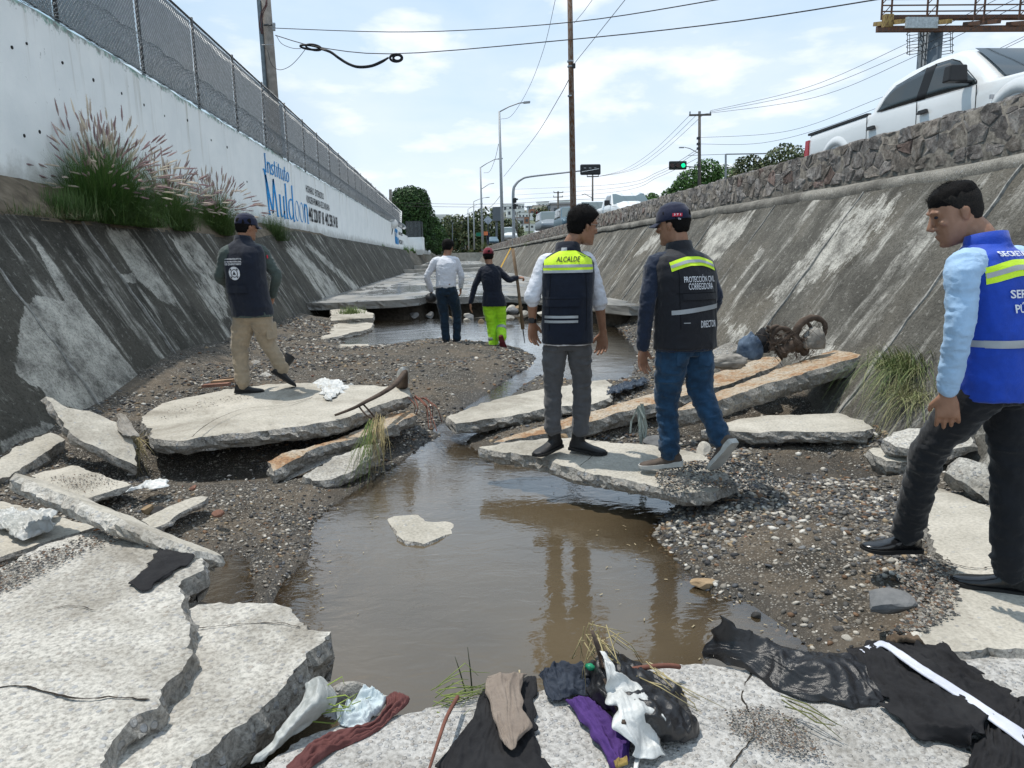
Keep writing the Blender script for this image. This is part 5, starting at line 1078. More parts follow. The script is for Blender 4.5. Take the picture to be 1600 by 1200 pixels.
# ---- lamp posts
LPM = plain('lamp_post_steel', (.33, .35, .37), .55, .4, .3, var=.15)
for i, (bx, by, tx, ty, ax, ay, y, r_) in enumerate(((786, 392, 780, 175, 811, 161, 89, .22), (754.5, 392, 750.5, 262, 773, 249, 148, .26), (741, 390, 740, 315, 756, 309, 205, .25), (732.5, 390, 731, 327, 746, 319, 270, .25), (725.5, 388, 725, 337, 738, 331, 340, .25), (722, 390, 722, 345, 733, 340, 400, .25))):
    lb_ = ['nearest', 'second', 'third', 'fourth', 'fifth', 'farthest'][i]; b0, t0, a0 = WY(bx, by, y), WY(tx, ty, y), WY(ax, ay, y)
    t = thing('lamp_post', tuple(b0), f'{lb_} grey lamp post of the row beyond the right bank', 'lamp post', 'lamp posts along the road')
    MB().tube([b0, lerp(b0, t0, .5), t0+V3(0, 0, .1)], [r_, r_*.8, r_*.55], 10).build('post', LPM, t, True); e = a0+(a0-t0)*.52*V3(1, 0, .18)
    MB().tube([t0, lerp(t0, a0, .5)+V3(0, 0, .1), a0, lerp(a0, e, .5)], r_*.35, 6).build('arm', LPM, t, True); MB().box(lerp(a0, e, .75), (np.linalg.norm(e-a0)*.62, .5, .18), unit(e-a0), V3(0, 1, 0), V3(0, 0, 1)).build('lamp_head', LPM, t)
    if i == 1: a1, e1 = WY(753, 295, y), WY(772, 286.5, y); MB().tube([a1, lerp(a1, e1, .6)+V3(0, 0, .3), e1], .07, 5).build('arm', LPM, t, True)
wire([(779, 225, 89), (773, 250, 115), (765, 268, 140), (756, 270, 148)], 'cable hanging between the first two lamp posts', .03); wire([(786, 300, 89), (770, 320, 120), (752, 334, 148)], 'low cable between the first two lamp posts', .03)
# ---- traffic signals
SIGB = plain('signal_black', (.015, .017, .02), .5, .4); GREEN = Mat('green_signal_light', .4); e_ = GREEN.out((.0, .4, .2)); e_.node_tree.nodes['Principled BSDF'].inputs['Emission Color'].default_value = (.0, .9, .35, 1); e_.node_tree.nodes['Principled BSDF'].inputs['Emission Strength'].default_value = 1.2; GREEN = e_; LENS = plain('dark_lens', (.06, .03, .03), .3)
t = thing('traffic_signal', tuple(WY(802, 385, 68)), 'curved grey mast arm with a black signal hanging over the road, seen from behind', 'traffic signal')
pts = [WY(*p, 68) for p in ((803, 396), (802.5, 340), (802, 300), (806, 288), (815, 280), (828, 276), (880, 270), (932, 264))]; MB().tube(catmull(pts, 40), list(np.linspace(.16, .06, 40)), 8).build('mast', LPM, t, True)
def bevbox(c, d, nm, mt, par, bw=.06):
    o = MB().box(c, d).build(nm, mt, par); m = o.modifiers.new('bevel', 'BEVEL'); m.width = bw; m.segments = 3; return o
c = WY(922.5, 265, 67.8); o = bevbox(c, (1.9, .25, .95), 'signal_head', SIGB, t, .22); o.rotation_euler = (0, 0, 0)
MB().bar(WY(909, 268.5, 67.6), WY(936, 263.5, 67.6), .05).build('bracket', WH, t)
for k in range(3): MB().box(WY(914+8*k, 262.5, 67.6), (.22, .05, .08)).build('hinge', GALV, t)
for py in (313, 322.5): bevbox(WY(804, py, 67.6), (.34, .4, .44), 'signal_head', SIGB, t, .08); q = WY(806.5, py-1.5, 67.6); MB().box(q, (.3, .5, .12)).build('visor', SIGB, t)
t = thing('traffic_signal', tuple(WY(1168, 300, 75)), 'black traffic signal showing green, hung over the road at the right', 'traffic signal')
c = WY(1059, 258.5, 74.8); bevbox(c, (1.85, .25, .86), 'signal_head', SIGB, t, .2)
for k, mt in ((-9, LENS), (0, LENS), (8.5, GREEN)): q = WY(1059+k, 258.5, 74.6); MB().tube([q, q-V3(0, .1, 0)], .2, 14).build('lens', mt, t)
MB().tube(catmull([WY(*p, 75) for p in ((1072, 260), (1110, 263), (1150, 265), (1163, 270), (1169, 290), (1170, 330))], 24), .07, 6).build('mast', LPM, t, True)
# ---- timber utility poles
WD = plain('pole_wood', (.13, .12, .11), .9, .2, var=.25, bmp=.4)
def upole(px, ptop, pbase, y, arms, label, r_=.16):
    t = thing('utility_pole', tuple(WY(px, pbase, y)), label, 'utility pole', 'utility poles right of the road'); MB().tube([WY(px-.3, pbase+30, y), WY(px, ptop, y)], [r_, r_*.7], 8).build('pole', WD, t, True)
    for a, b_, py in arms:
        MB().bar(WY(a, py, y-.2), WY(b_, py-(.8 if b_-a > 20 else .3), y-.2), .14).build('crossarm', WD, t)
        for f in (.03, .5, .97): q = lerp(WY(a, py, y-.2), WY(b_, py, y-.2), f); MB().tube([q, q+V3(0, 0, .28)], .06, 6).build('insulator', GALV, t)
    return t
t = upole(1093, 174, 290, 60, [(1077, 1111, 180)], 'nearest utility pole with a crossarm and lamp, right of the green signal')
MB().tube([WY(1091, 239, 59.8), WY(1078, 232, 59.8), WY(1070, 230, 59.8)], .035, 5).build('lamp_arm', GALV, t, True); MB().box(WY(1065, 230.5, 59.8), (.4, .2, .08)).build('lamp_head', GALV, t)
for py in (216, 225, 232, 258): MB().box(WY(1091, py, 59.8), (.2, .25, .18)).build('insulator', DKST, t)
t = upole(926, 272, 330, 105, [(917, 935.5, 276)], 'second utility pole with a single crossarm, right of the rusty pole'); MB().tube([WY(925, 309, 104.8), WY(914, 303, 104.8), (WY(909, 304, 104.8))], .05, 5).build('lamp_arm', GALV, t, True)
upole(872, 299, 345, 130, [(865, 880, 301), (864.5, 879.5, 308)], 'utility pole with two crossarms left of the rusty pole', .22); upole(827, 323, 360, 170, [(821, 833, 324)], 'far utility pole with one crossarm right of the curved mast'); upole(808, 331, 360, 200, [(803, 813, 333), (803.5, 812.5, 336)], 'far utility pole behind the curved mast')
for i, (a, b_, c_) in enumerate((((1110, 173), (1260, 137), (1430, 62)), ((1110, 175), (1260, 144), (1430, 76)), ((1100, 178), (1270, 153), (1430, 88)))):
    k = ['top', 'middle', 'lowest'][i]; wire([(*a, 60), (*b_, 50), (*c_, 40), (c_[0]+200, c_[1]-100, 30)], f'{k} of the three power lines climbing right past the billboard', .014, group='power lines from the crossarm pole'); wire([(1078+10*i, 180, 60), (1020+8*i, 236, 80), (975+8*i, 265, 95), (934, 276, 105)], f'{k} of the three power lines falling left to the second pole', .016, group='power lines from the crossarm pole')
wire([(1094, 215, 60), (1230, 205, 52), (1370, 155, 44), (1500, 100, 38)], 'telephone cable crossing behind the white pickup, the upper', .013); wire([(1094, 225, 60), (1200, 222, 52), (1352, 176, 44), (1620, 52, 34)], 'telephone cable crossing behind the white pickup, the lower', .013)
for i, (a, b_) in enumerate(((232, 296), (236, 305), (246, 312))): wire([(1092, a, 60), (1030, 268+4*i, 80), (960, 288+6*i, 100), (800, b_, 150)], f"faint {['upper', 'middle', 'lower'][i]} line running left from the nearest crossarm pole", .018)
wire([(1075, 243, 70), (1133, 241, 70), (1200, 239, 68), (1260, 232, 66)], 'faint cable passing above the right-hand trees', .02)
t = thing('sign_gantry', tuple(WY(1134, 300, 70)), 'thin grey post with a horizontal arm before the right-hand trees', 'post'); MB().tube([WY(1134, 300, 70), WY(1134, 241, 70)], .1, 8).build('post', LPM, t); MB().bar(WY(1134, 241, 70), WY(1200, 240, 70), .1).build('arm', LPM, t)
# ---- trees right
def tr(px, py, y, H, lobes, n, lf, cols, label, sd): b_ = WY(px, py, y); tree((b_[0], y, 2.4), H, lobes, n, lf, cols, label, .2, seed=sd)
DG = [(.05, .075, .03), (.08, .105, .04), (.12, .13, .06), (.035, .05, .022)]; LG = [(.06, .13, .03), (.09, .18, .045), (.04, .09, .02)]
tr(1225, 270, 62, 7, [((0, 0, 6.3), 1.9), ((-1.6, 0, 5.2), 1.6), ((1.4, 0, 5.3), 1.9), ((-2.7, 0, 4.3), 1.3), ((2.6, 0, 6.2), 1.3), ((0, 0, 3.5), 2.2)], 9000, .16, DG, 'dark mesquite-like tree behind the tail of the near pickup', 11)
tr(1168, 280, 66, 6, [((0, 0, 6.6), 1.3), ((-.9, 0, 5.4), 1.2), ((1.1, 0, 5.6), 1.5)], 3000, .15, DG, 'small dark tree left of the larger one by the pickup', 12)
tr(1105, 290, 75, 6, [((0, 0, 7.2), 1.5), ((1.7, 0, 6.5), 1.6), ((-1.8, 0, 6.2), 1.5), ((0, 0, 5), 2)], 6000, .16, LG, 'bright green tree behind the nearest crossarm pole', 13)
tr(1065, 295, 78, 5, [((0, 0, 5.9), 1.2), ((-1.2, 0, 5.1), 1.0), ((1.2, 0, 5.4), 1.0)], 2600, .15, LG, 'smaller bright tree left of the crossarm pole', 14)
tr(1018, 305, 90, 5, [((0, 0, 5.6), 1.0), ((-.9, 0, 5.0), .8)], 1400, .15, LG, 'tiny pale green tree right of the far white pickup', 15)
tr(850, 345, 150, 5, [((0, 0, 7), 2.2), ((2.5, 0, 6.6), 2.0), ((5, 0, 6.2), 2.0)], 3000, .3, DG, 'dark trees beneath the round red sign', 16)
tr(735, 395, 300, 8, [((-6, 0, 10), 7), ((6, 0, 11), 8), ((16, 0, 9), 6), ((-18, 0, 7), 6), ((0, 0, 5), 8)], 9000, .7, DG, 'dark mass of trees at the far end of the road', 17)
# ---- billboard structure
RSB = rusty('rusty_brown_steel', (.10, .07, .06), (.16, .08, .05), .5, .8, .2); YST = rusty('yellowed_steel', (.36, .26, .10), (.16, .09, .05), .55, .8, .1); BCOL = plain('blue_grey_steel_paint', (.10, .125, .15), .6, .4, .2, var=.3, sc=1)
bb = thing('billboard', tuple(WY(1453, 250, 41)), 'rusty empty billboard frame on a thick column above the near pickup', 'billboard'); c0 = WY(1455, 48, 41)
MB().tube([V3(c0[0], 41, 2.3), V3(c0[0], 41, c0[2])], .60, 24).build('column', BCOL, bb, True)
for py, y_, w_ in ((28, 42.4, .42), (47, 40.2, .22), (44, 42.0, .2)): MB().bar(WY(1370 if py > 40 else 1392, py, y_), WY(1800, py-2, y_), w_, .2).build('beam', RSB, bb)
for px in (1385, 1456, 1530, 1600, 1670):
    q = WY(px, 25, 41); 
    for dx in (-.28, .28):
        MB().bar(q+V3(dx, 0, -.2), q+V3(dx, 0, 4), .08).build('upright', RSB, bb)
    for k in range(5): MB().bar(q+V3(-.28, 0, k*.6), q+V3(.28, 0, k*.6+.6), .04).build('brace', RSB, bb)
    MB().bar(q+V3(0, -1.6, -.75), q+V3(.3, 1.6, .05), .22).build('bracket', YST if px in (1385, 1456) else RSB, bb)
for k in range(4): MB().bar(WY(1378, 18-9.5*k, 40.6), WY(1800, 15-9.5*k, 40.6), .06).build('rail', RSB, bb)
MB().box(WY(1440, 35.5, 40.0), (1.8, .12, .55)).build('plate', plain('pale_grey_plate', (.42, .47, .50), .6), bb); q = WY(1387, 33, 40.4); MB().box(q, (.5, .3, .65)).build('plate', YST, bb)
for sx in (-1, 1):
    for zz in (52, 62, 72, 82): cc = WY(1453+sx*25, zz, 41); MB().tube([cc+V3(.38*cos(a), .38*sin(a), 0) for a in np.linspace(0, 2*pi, 13)], .018, 4).build('safety_hoop', DKST, bb)
    for a in (0, 90, 180, 270): MB().bar(WY(1453+sx*25, 50, 41)+V3(.38*cos(radians(a)), .38*sin(radians(a)), 0), WY(1453+sx*25, 84, 41)+V3(.38*cos(radians(a)), .38*sin(radians(a)), 0), .025).build('safety_bar', DKST, bb)
for dx in (-.75, -.55): MB().bar(V3(c0[0]+dx, 40.5, 3), V3(c0[0]+dx, 40.5, c0[2]), .05).build('ladder_rail', DKST, bb)
for k in range(26): MB().bar(V3(c0[0]-.75, 40.5, c0[2]-.4*k), V3(c0[0]-.55, 40.5, c0[2]-.4*k), .03).build('rung', DKST, bb)
wire([(1555, 79, 38), (1600, 57, 36), (1640, 36, 34)], 'short line rising right over the roof of the near pickup', .013)
# ---- signs
RSG = plain('red_sign_paint', (.40, .03, .06), .6); WSG = plain('white_sign_paint', (.75, .75, .75), .6); GSB = plain('sign_back_grey', (.13, .15, .17), .6, .3, .3); GSG = plain('green_sign_paint', (.01, .16, .10), .6)
t = thing('round_sign', tuple(WY(842, 350, 150)), 'round red and white sign with a white letter A above far trees', 'sign'); q = WY(842.3, 331, 150); MB().tube([q, q-V3(0, .2, 0)], .82, 24).build('sign_disc', WSG, t); MB().tube([q-V3(0, .2, 0), q-V3(0, .26, 0)], .72, 24).build('sign_face', RSG, t)
V, Fc = text_mesh('A', 1.2, bold=.02); V = np.stack([q[0]+V[:, 0]-V[:, 0].mean(), np.full(len(V), q[1]-.28), q[2]+V[:, 1]-.42], -1); obj('letter', V, Fc, WSG, t); MB().bar(q, q-V3(0, 0, 6), .12).build('post', GSB, t)
t = thing('billboard', tuple(WY(778, 370, 180)), 'dark grey back of a billboard behind the nearest lamp post', 'billboard'); a, b_ = WY(769.5, 324, 180), WY(787, 345, 180); MB().box((a+b_)/2, (b_[0]-a[0], .5, a[2]-b_[2])).build('panel', GSB, t); MB().bar(WY(776, 325, 180.5), WY(776, 372, 180.5), .5).build('post', GSB, t)
t = thing('diamond_sign', tuple(WY(762, 380, 110)), 'pale back of a diamond road sign beside the nearest lamp post', 'sign'); q = WY(762.5, 344, 110); MB().box(q, (.95, .04, .95), unit(V3(1, 0, 1)), V3(0, 1, 0), unit(V3(-1, 0, 1))).build('panel', plain('pale_sign_back', (.38, .43, .48), .5, .4, .3), t); MB().bar(q, WY(762.5, 385, 110), .08).build('post', GSB, t)
t = thing('road_sign', tuple(WY(748, 370, 230)), 'green overhead road sign far down the road', 'sign'); a, b_ = WY(744, 363.5, 230), WY(753, 369, 230); MB().box((a+b_)/2, (b_[0]-a[0], .3, a[2]-b_[2])).build('panel', GSG, t); MB().bar(WY(753, 363, 230), WY(753, 380, 230), .2).build('post', GSB, t)
t = thing('advertising_sign', tuple(WY(687, 385, 190)), 'red roadside sign at the far end of the channel', 'sign'); V = [WY(683, 371, 190), WY(691.5, 371, 190), WY(691, 365, 190), WY(687, 361, 190), WY(685, 366, 190)]; V2 = [v+V3(0, .3, 0) for v in V]; obj('panel', V+V2, [(0, 1, 2, 3, 4)]+[(i, (i+1) % 5, 5+(i+1) % 5, 5+i) for i in range(5)], RSG, t); MB().bar(WY(687, 371, 190.2), WY(687, 385, 190.2), .3).build('post', GSB, t)
for px, a, b_, y, lb_ in ((707, 348, 372, 250, 'thin dark mast above the far end of the channel'), (857, 321, 350, 140, 'thin dark post right of the round red sign'), (532+164, 370, 385, 200, 'short thin post near the far trees')):
    t = thing('mast', tuple(WY(px, b_, y)), lb_, 'mast'); MB().bar(WY(px, b_+8, y), WY(px, a, y), y*.0012).build('pole', GSB, t)
# ---- far town
HM = [plain(n, c, .85, .2, var=.08) for n, c in (('white_render', (.72, .72, .70)), ('cream_render', (.55, .50, .40)), ('grey_render', (.36, .36, .37)), ('terracotta_render', (.34, .17, .11)), ('pale_blue_render', (.42, .50, .56)))]
HN = ['white', 'cream', 'grey', 'terracotta', 'pale blue']; DW = plain('dark_window', (.05, .06, .07), .3, .5); rg = np.random.default_rng(77); hc = {}
def house(px, y, w_, d_, h_, mi, label=None, nw=3, z=None):
    x = (px-708)/1130*y; z = float(hill_z(np.array([x]), np.array([y]))[0]) if z is None else z
    lab = label or f'small {HN[mi]} flat-roofed house on the far hillside'; t = thing('house', (x, y, z-1), lab, 'house', None if label else f'{HN[mi]} houses on the far hillside')
    MB().box((x, y, z+h_/2-2), (w_, d_, h_+4)).build('wall', HM[mi], t); MB().box((x, y, z+h_+.15), (w_+.5, d_+.5, .3)).build('roof', HM[2], t)
    for k in range(nw): MB().box((x-w_/2+w_*(k+.5)/nw, y-d_/2, z+h_*.6), (w_/nw*.45, .25, h_*.32)).build('window', DW, t)
for i in range(105):
    if i < 42: px, y = rg.uniform(684, 742), rg.uniform(330, 800)
    else: px, y = rg.uniform(772, 905), rg.uniform(380, 850)
    s = y/480; mi = rg.choice(5, p=[.48, .2, .14, .08, .1]); house(px, y, rg.uniform(5, 11)*s, 7*s, rg.uniform(3.5, 7)*s, mi)
house(876.5, 150, 2.4*2, 4, 3.2, 2, 'dark boxy building right of the round red sign', 2, z=8.6)
house(690, 420, 8, 6, 4, 0, 'white flat building left of the thin dark mast', 3)
# ================================================================ PEOPLE
UP = V3(0, 0, 1)
def loft(b, rings, n=18, p=2.3):
    """rings: (centre, X axis, Y axis, rx, ry); super-elliptic closed loft"""
    P = []
    for c, X, Y, rx, ry in rings:
        for k in range(n):
            a = 2*pi*k/n; ca, sa = cos(a), sin(a); e = (abs(ca)**p+abs(sa)**p)**(-1/p); P.append(np.array(c)+np.array(X)*rx*ca*e+np.array(Y)*ry*sa*e)
    m = len(rings); Fs = [(i*n+k, i*n+(k+1) % n, (i+1)*n+(k+1) % n, (i+1)*n+k) for i in range(m-1) for k in range(n)]
    b.add(P, Fs+[tuple(range(n-1, -1, -1)), tuple((m-1)*n+k for k in range(n))])
def limb(b, pts, rad, flat=1.0, n=14, m=16):
    P = catmull(np.array(pts), m); t = np.linspace(0, len(rad)-1, m); R = np.interp(t, range(len(rad)), rad); b.tube(list(P), list(R), n)
    # rounded ends
    for q, r_ in ((P[0], R[0]), (P[-1], R[-1])): ball(b, q, (r_*.96,)*3)
def ball(b, c, r, X=(1, 0, 0), Y=(0, 1, 0), Z=(0, 0, 1), n=10, m=6):
    P = []; c, X, Y, Z = map(np.array, (c, X, Y, Z))
    for i in range(m+1):
        ph = pi*(i+.001)/(m+.002)-pi/2
        for k in range(n): a = 2*pi*k/n; P.append(c+X*r[0]*cos(ph)*cos(a)+Y*r[1]*cos(ph)*sin(a)+Z*r[2]*sin(ph))
    b.add(P, [(i*n+k, i*n+(k+1) % n, (i+1)*n+(k+1) % n, (i+1)*n+k) for i in range(m) for k in range(n)]+[tuple(range(n-1, -1, -1)), tuple(m*n+k for k in range(n))])
def remesh(b, vox, sm=4, wr=None, seed=0):
    me = bpy.data.meshes.new('tmp'); me.from_pydata(b.v, [], b.f); o = bpy.data.objects.new('tmp', me); COL.objects.link(o)
    md = o.modifiers.new('r', 'REMESH'); md.mode = 'VOXEL'; md.voxel_size = vox; md = o.modifiers.new('s', 'SMOOTH'); md.factor = .5; md.iterations = sm
    ev = o.evaluated_get(bpy.context.evaluated_depsgraph_get()); m2 = ev.to_mesh(); n = len(m2.vertices)
    V = np.empty(n*3); m2.vertices.foreach_get('co', V); V = V.reshape(-1, 3); N = np.array([v.vector[:] for v in m2.vertex_normals]).reshape(-1, 3); Fc = [tuple(p.vertices) for p in m2.polygons]
    ev.to_mesh_clear(); bpy.data.objects.remove(o); bpy.data.meshes.remove(me)
    if wr is not None:
        for sc_, st_, amp, mode in wr:
            x = np.array(V)*np.array(st_)+seed
            if mode == 'r': d = 1-2*np.abs(vn(x+.35*vn(x, .7, 5)[:, None], sc_, seed)+.35*vn(x, sc_*2.1, seed+3)); d = np.maximum(d, -.25)
            else: d = fbm(x, sc_, 3, seed)
            V = V+N*(amp*d)[:, None]
    return V, Fc
def cloth_mat(name, col, rough=.85, sheen=.2, weave=900, var=.12):
    m = Mat(name, rough, .25); d = tuple(c*(1-var) for c in col); l = tuple(min(1, c*(1+var)) for c in col)
    return m.out(m.ramp(m.noise(14, 5, .6), [(.35, d), (.65, l)]), None, m.bump(m.noise(35, 6, .65), .35, .012), Sheen_Weight=sheen)
SKIN = Mat('skin', .5, .4); SKIN = SKIN.out(SKIN.ramp(SKIN.noise(22, 4), [(.3, (.25, .125, .075)), (.7, (.33, .175, .11))]), None, SKIN.bump(SKIN.noise(150, 3), .15, .003), Subsurface_Weight=.08, Subsurface_Radius=(.02, .008, .004))
HAIR = Mat('black_hair', .75, .12); HAIR = HAIR.out((.006, .005, .005), None, HAIR.bump(HAIR.noise(190, 4, .7, HAIR.P((1, 1, .3))), .9, .008)); STUB = Mat('cropped_hair', .7, .2); STUB = STUB.out(STUB.ramp(STUB.noise(160, 3), [(.4, (.008, .007, .006)), (.7, (.022, .016, .013))]), None, STUB.bump(STUB.noise(240, 3), .7, .004))
NAVY = cloth_mat('navy_cloth', (.012, .020, .042)); DNAVY = cloth_mat('dark_navy_vest_cloth', (.008, .012, .024)); BLKV = cloth_mat('black_vest_cloth', (.010, .011, .016), .7); OLIVE = cloth_mat('grey_green_shirt', (.055, .075, .070)); KHAKI = cloth_mat('khaki_cloth', (.30, .245, .175))
WSH = cloth_mat('white_shirt_cloth', (.66, .68, .74), .8, .1, var=.04); LBL = cloth_mat('light_blue_shirt_cloth', (.34, .50, .70), .8, .1, var=.05); JEAN = cloth_mat('blue_denim', (.012, .045, .095), var=.35); DJEAN = cloth_mat('dark_denim', (.008, .022, .042), var=.3); GREYT = cloth_mat('grey_trouser_cloth', (.085, .085, .09)); BLKT = cloth_mat('black_trouser_cloth', (.009, .010, .013)); LIME = cloth_mat('lime_hi_vis_cloth', (.36, .72, .02), .6, var=.1); YEL = cloth_mat('yellow_hi_vis_cloth', (.62, .88, .03), .6, var=.05); ROYAL = cloth_mat('royal_blue_vest_cloth', (.008, .055, .42), .65)
SILV = plain('silver_reflective_tape', (.36, .38, .40), .45, .5, .2, var=.12); BOOT = plain('black_boot_leather', (.012, .012, .013), .55, .4, var=.3, bmp=.3); SHOE = plain('polished_black_leather', (.008, .008, .009), .22, .6, var=.2); SNK = plain('brown_sneaker_fabric', (.095, .075, .062), .85, .2, var=.25, bmp=.4); WSO = plain('white_rubber_sole', (.46, .46, .44), .6); BSO = plain('black_rubber_sole', (.015, .015, .015), .8); RSO = plain('maroon_rubber', (.13, .02, .025), .55, .4); CAPN = cloth_mat('navy_cap_cloth', (.010, .014, .040)); CAPR = cloth_mat('maroon_cap_cloth', (.16, .012, .025)); WTX = plain('white_lettering_print', (.72, .74, .78), .7, var=.03); BTX = plain('dark_lettering_print', (.02, .02, .03), .7); REDP = plain('red_patch', (.55, .03, .06), .7, var=.05); LENSM = plain('spectacle_frame', (.35, .33, .3), .3, .6, .7)
def head_rows():
    return [(-.120, .020, .072, -.02), (-.112, .038, .086, .0), (-.092, .052, .093, .030), (-.065, .060, .093, .062), (-.035, .066, .090, .083), (-.005, .070, .088, .094), (.025, .0735, .091, .099), (.055, .073, .088, .099), (.080, .066, .076, .090), (.100, .050, .056, .070), (.113, .028, .030, .040), (.118, .008, .008, .01)]
def head_grid(c, Fd, Rt, U, off, n=28, m=26):
    R = catmull(np.array(head_rows()), m); P = []
    for z, hw, yf, yb in R:
        for k in range(n):
            a = 2*pi*k/n; s_, c_ = sin(a), cos(a); yy = (yf if c_ > 0 else yb)*np.sign(c_)*abs(c_)**.85; xx = hw*np.sign(s_)*abs(s_)**.9; o = off(xx, yy, z, c_)
            nv = unit(V3(xx/.07, yy/.09, z/.16 if abs(z) > .06 else 0)); P.append(np.array(c)+Rt*(xx+nv[0]*o)+Fd*(yy+nv[1]*o)+U*(z+nv[2]*o))
    P.append(np.array(c)+U*(-.118)); P.append(np.array(c)+U*(.119+off(0, 0, .119, 0))); q = len(P)-2
    return P, gridfaces(m, n, True).tolist()+[(k, (k+1) % n, q) for k in range(n)]+[((m-1)*n+(k+1) % n, (m-1)*n+k, q+1) for k in range(n)]
def add_head(b, c, Fd, Rt, U):
    P, Fc = head_grid(c, Fd, Rt, U, lambda *a: 0, 22, 20); b.add(P, Fc); g = lambda x, y, z: np.array(c)+Rt*x+Fd*y+U*z
    b.tube([g(0, .086, .032), g(0, .097, .008), g(0, .114, -.022), g(0, .098, -.034)], [.007, .009, .0135, .008], 8); ball(b, g(.011, .094, -.028), (.009, .009, .007)); ball(b, g(-.011, .094, -.028), (.009, .009, .007))
    for s in (-1, 1):
        b.tube([g(s*.008, .092, .036), g(s*.030, .090, .041), g(s*.052, .075, .034)], [.006, .008, .006], 6); ball(b, g(s*.045, .070, -.012), (.020, .018, .014))
        ball(b, g(s*.074, -.006, -.004), (.008, .017, .030), Rt, unit(Fd+U*.15), U); ball(b, g(s*.079, -.010, .004), (.007, .020, .024), Rt, Fd, U)
    b.tube([g(-.022, .086, -.062), g(0, .098, -.060), g(.022, .086, -.062)], [.004, .0075, .004], 6); b.tube([g(-.018, .086, -.072), g(0, .095, -.072), g(.018, .086, -.072)], [.004, .007, .004], 6); ball(b, g(0, .080, -.103), (.022, .016, .014))
def add_hand(b, w_, D, Nn, T, curl=.5, s=1.0, grip=False):
    """w_: wrist; D: hand direction; Nn: out of the back of the hand; T: thumb side"""
    D, T = unit(D), unit(T-np.dot(T, D)*np.array(D)); Nn = np.cross(D, T)*(1 if np.dot(np.cross(D, T), Nn) > 0 else -1)
    loft(b, [(w_-D*.02, T, Nn, .026*s, .020*s), (w_+D*.01*s, T, Nn, .028*s, .018*s), (w_+D*.045*s, T, Nn, .039*s, .0155*s), (w_+D*.088*s, T, Nn, .042*s, .0135*s), (w_+D*.100*s, T, Nn, .038*s, .011*s)], 12)
    for i, L in enumerate((.070, .078, .072, .056)):
        p = w_+D*(.090-.004*abs(i-1))*s+T*(.031-.021*i)*s; d = unit(D+T*(.10-.07*i)); a = 0; pts = [p-d*.015, p]
        for k, f in enumerate((.45, .32, .26)):
            a += curl*(.9 if k else .75); dd2 = unit(d*cos(a)-Nn*sin(a)); p = p+dd2*L*f*s; pts.append(p)
        b.tube(pts, [.0098*s, .0098*s, .0094*s, .0086*s, .0068*s], 7)
    p = w_+D*.030*s+T*.028*s; d = unit(D*.75+T*.75-Nn*.25); pts = [w_+D*.012*s+T*.012*s, p, p+d*.034*s, p+d*.034*s+unit(D*.95+T*.25-Nn*(.35+curl*.4))*.030*s]; b.tube(pts, [.014*s, .0135*s, .011*s, .0080*s], 7)
def shoe(par, ank, toe_dir, U, kind, L=.285, name='shoe'):
    D = unit(toe_dir); U = unit(np.array(U)-np.dot(U, D)*D); S_ = np.cross(D, U); up_, so_ = {'boot': (BOOT, BSO), 'dress': (SHOE, BSO), 'sneaker': (SNK, WSO), 'wellington': (RSO, RSO)}[kind]
    h = ank-U*.085; g = lambda f, z: h+D*(f*L-.27*L)+U*z; b = MB()
    R = [(0.0, .026, .058, .030), (.04, .033, .072, .038), (.18, .036, .080, .046), (.34, .037, .078, .052), (.48, .042, .060, .040), (.62, .048, .048, .028), (.78, .050, .040, .020), (.92, .040, .034, .016), (.985, .022, .028, .012), (1.0, .008, .024, .008)]
    V = []; n = 16
    for f, hw, top, _ in R:
        for k in range(n): a = 2*pi*k/n; z = top*.5+top*.5*np.sign(sin(a))*abs(sin(a))**.75; V.append(g(f, max(.012, z))+S_*hw*np.sign(cos(a))*abs(cos(a))**.7)
    b.add(V, gridfaces(len(R), n, True).tolist()+[tuple(range(n)), tuple((len(R)-1)*n+k for k in range(n-1, -1, -1))])
    hh = {'boot': .21, 'dress': .07, 'sneaker': .085, 'wellington': .2}[kind]; b2 = ank-D*.012
    loft(b, [(g(.20, .05), D, S_, .052, .038), (b2+U*(hh-.12), D, S_, .051, .045), (b2+U*(hh-.055), D, S_, .054, .048), (b2+U*(hh-.045), D, S_, .050, .044)], 16)
    V, Fc = remesh(b, .007, 3, [(30, (1, 1, 1), .0016, 'n')], 3); o = obj(name, V, Fc, up_, par, True)
    b = MB(); V = []; th = .022 if kind == 'sneaker' else .016; Q = [(f, hw*1.08+.002) for f, hw, _, _ in R]; m = len(Q)
    ring = [(f, w_) for f, w_ in Q]+[(f, -w_) for f, w_ in reversed(Q)]
    for z in (-.004, th*.5, th): V += [g((f-.5)*1.03+.5, z+.012*max(0, f-.8)*4*(z < .01)+(.010 if kind == 'sneaker' and f < .3 and z > .02 else 0))+S_*w_ for f, w_ in ring]
    k = len(ring); Fc = gridfaces(3, k, True).tolist()+[tuple(range(k-1, -1, -1)), tuple(2*k+i for i in range(k))]; obj('sole', V, Fc, so_, o, False)
def decal(par, bvh, O, Rt, Ud, Fd, pts, faces, name, mat, off=.004, smooth=False):
    V = []; dl = 0
    for u, v in pts:
        p = O+Rt*u+Ud*v-Fd*.5; hit = bvh.ray_cast(Vector(p), Vector(Fd))
        if hit[0] is None: hit = (Vector(O+Rt*u+Ud*v+Fd*dl),)
        else: dl = float((np.array(hit[0])-O)@Fd)
        V.append(np.array(hit[0])-Fd*off)
    return obj(name, V, faces, mat, par, smooth)
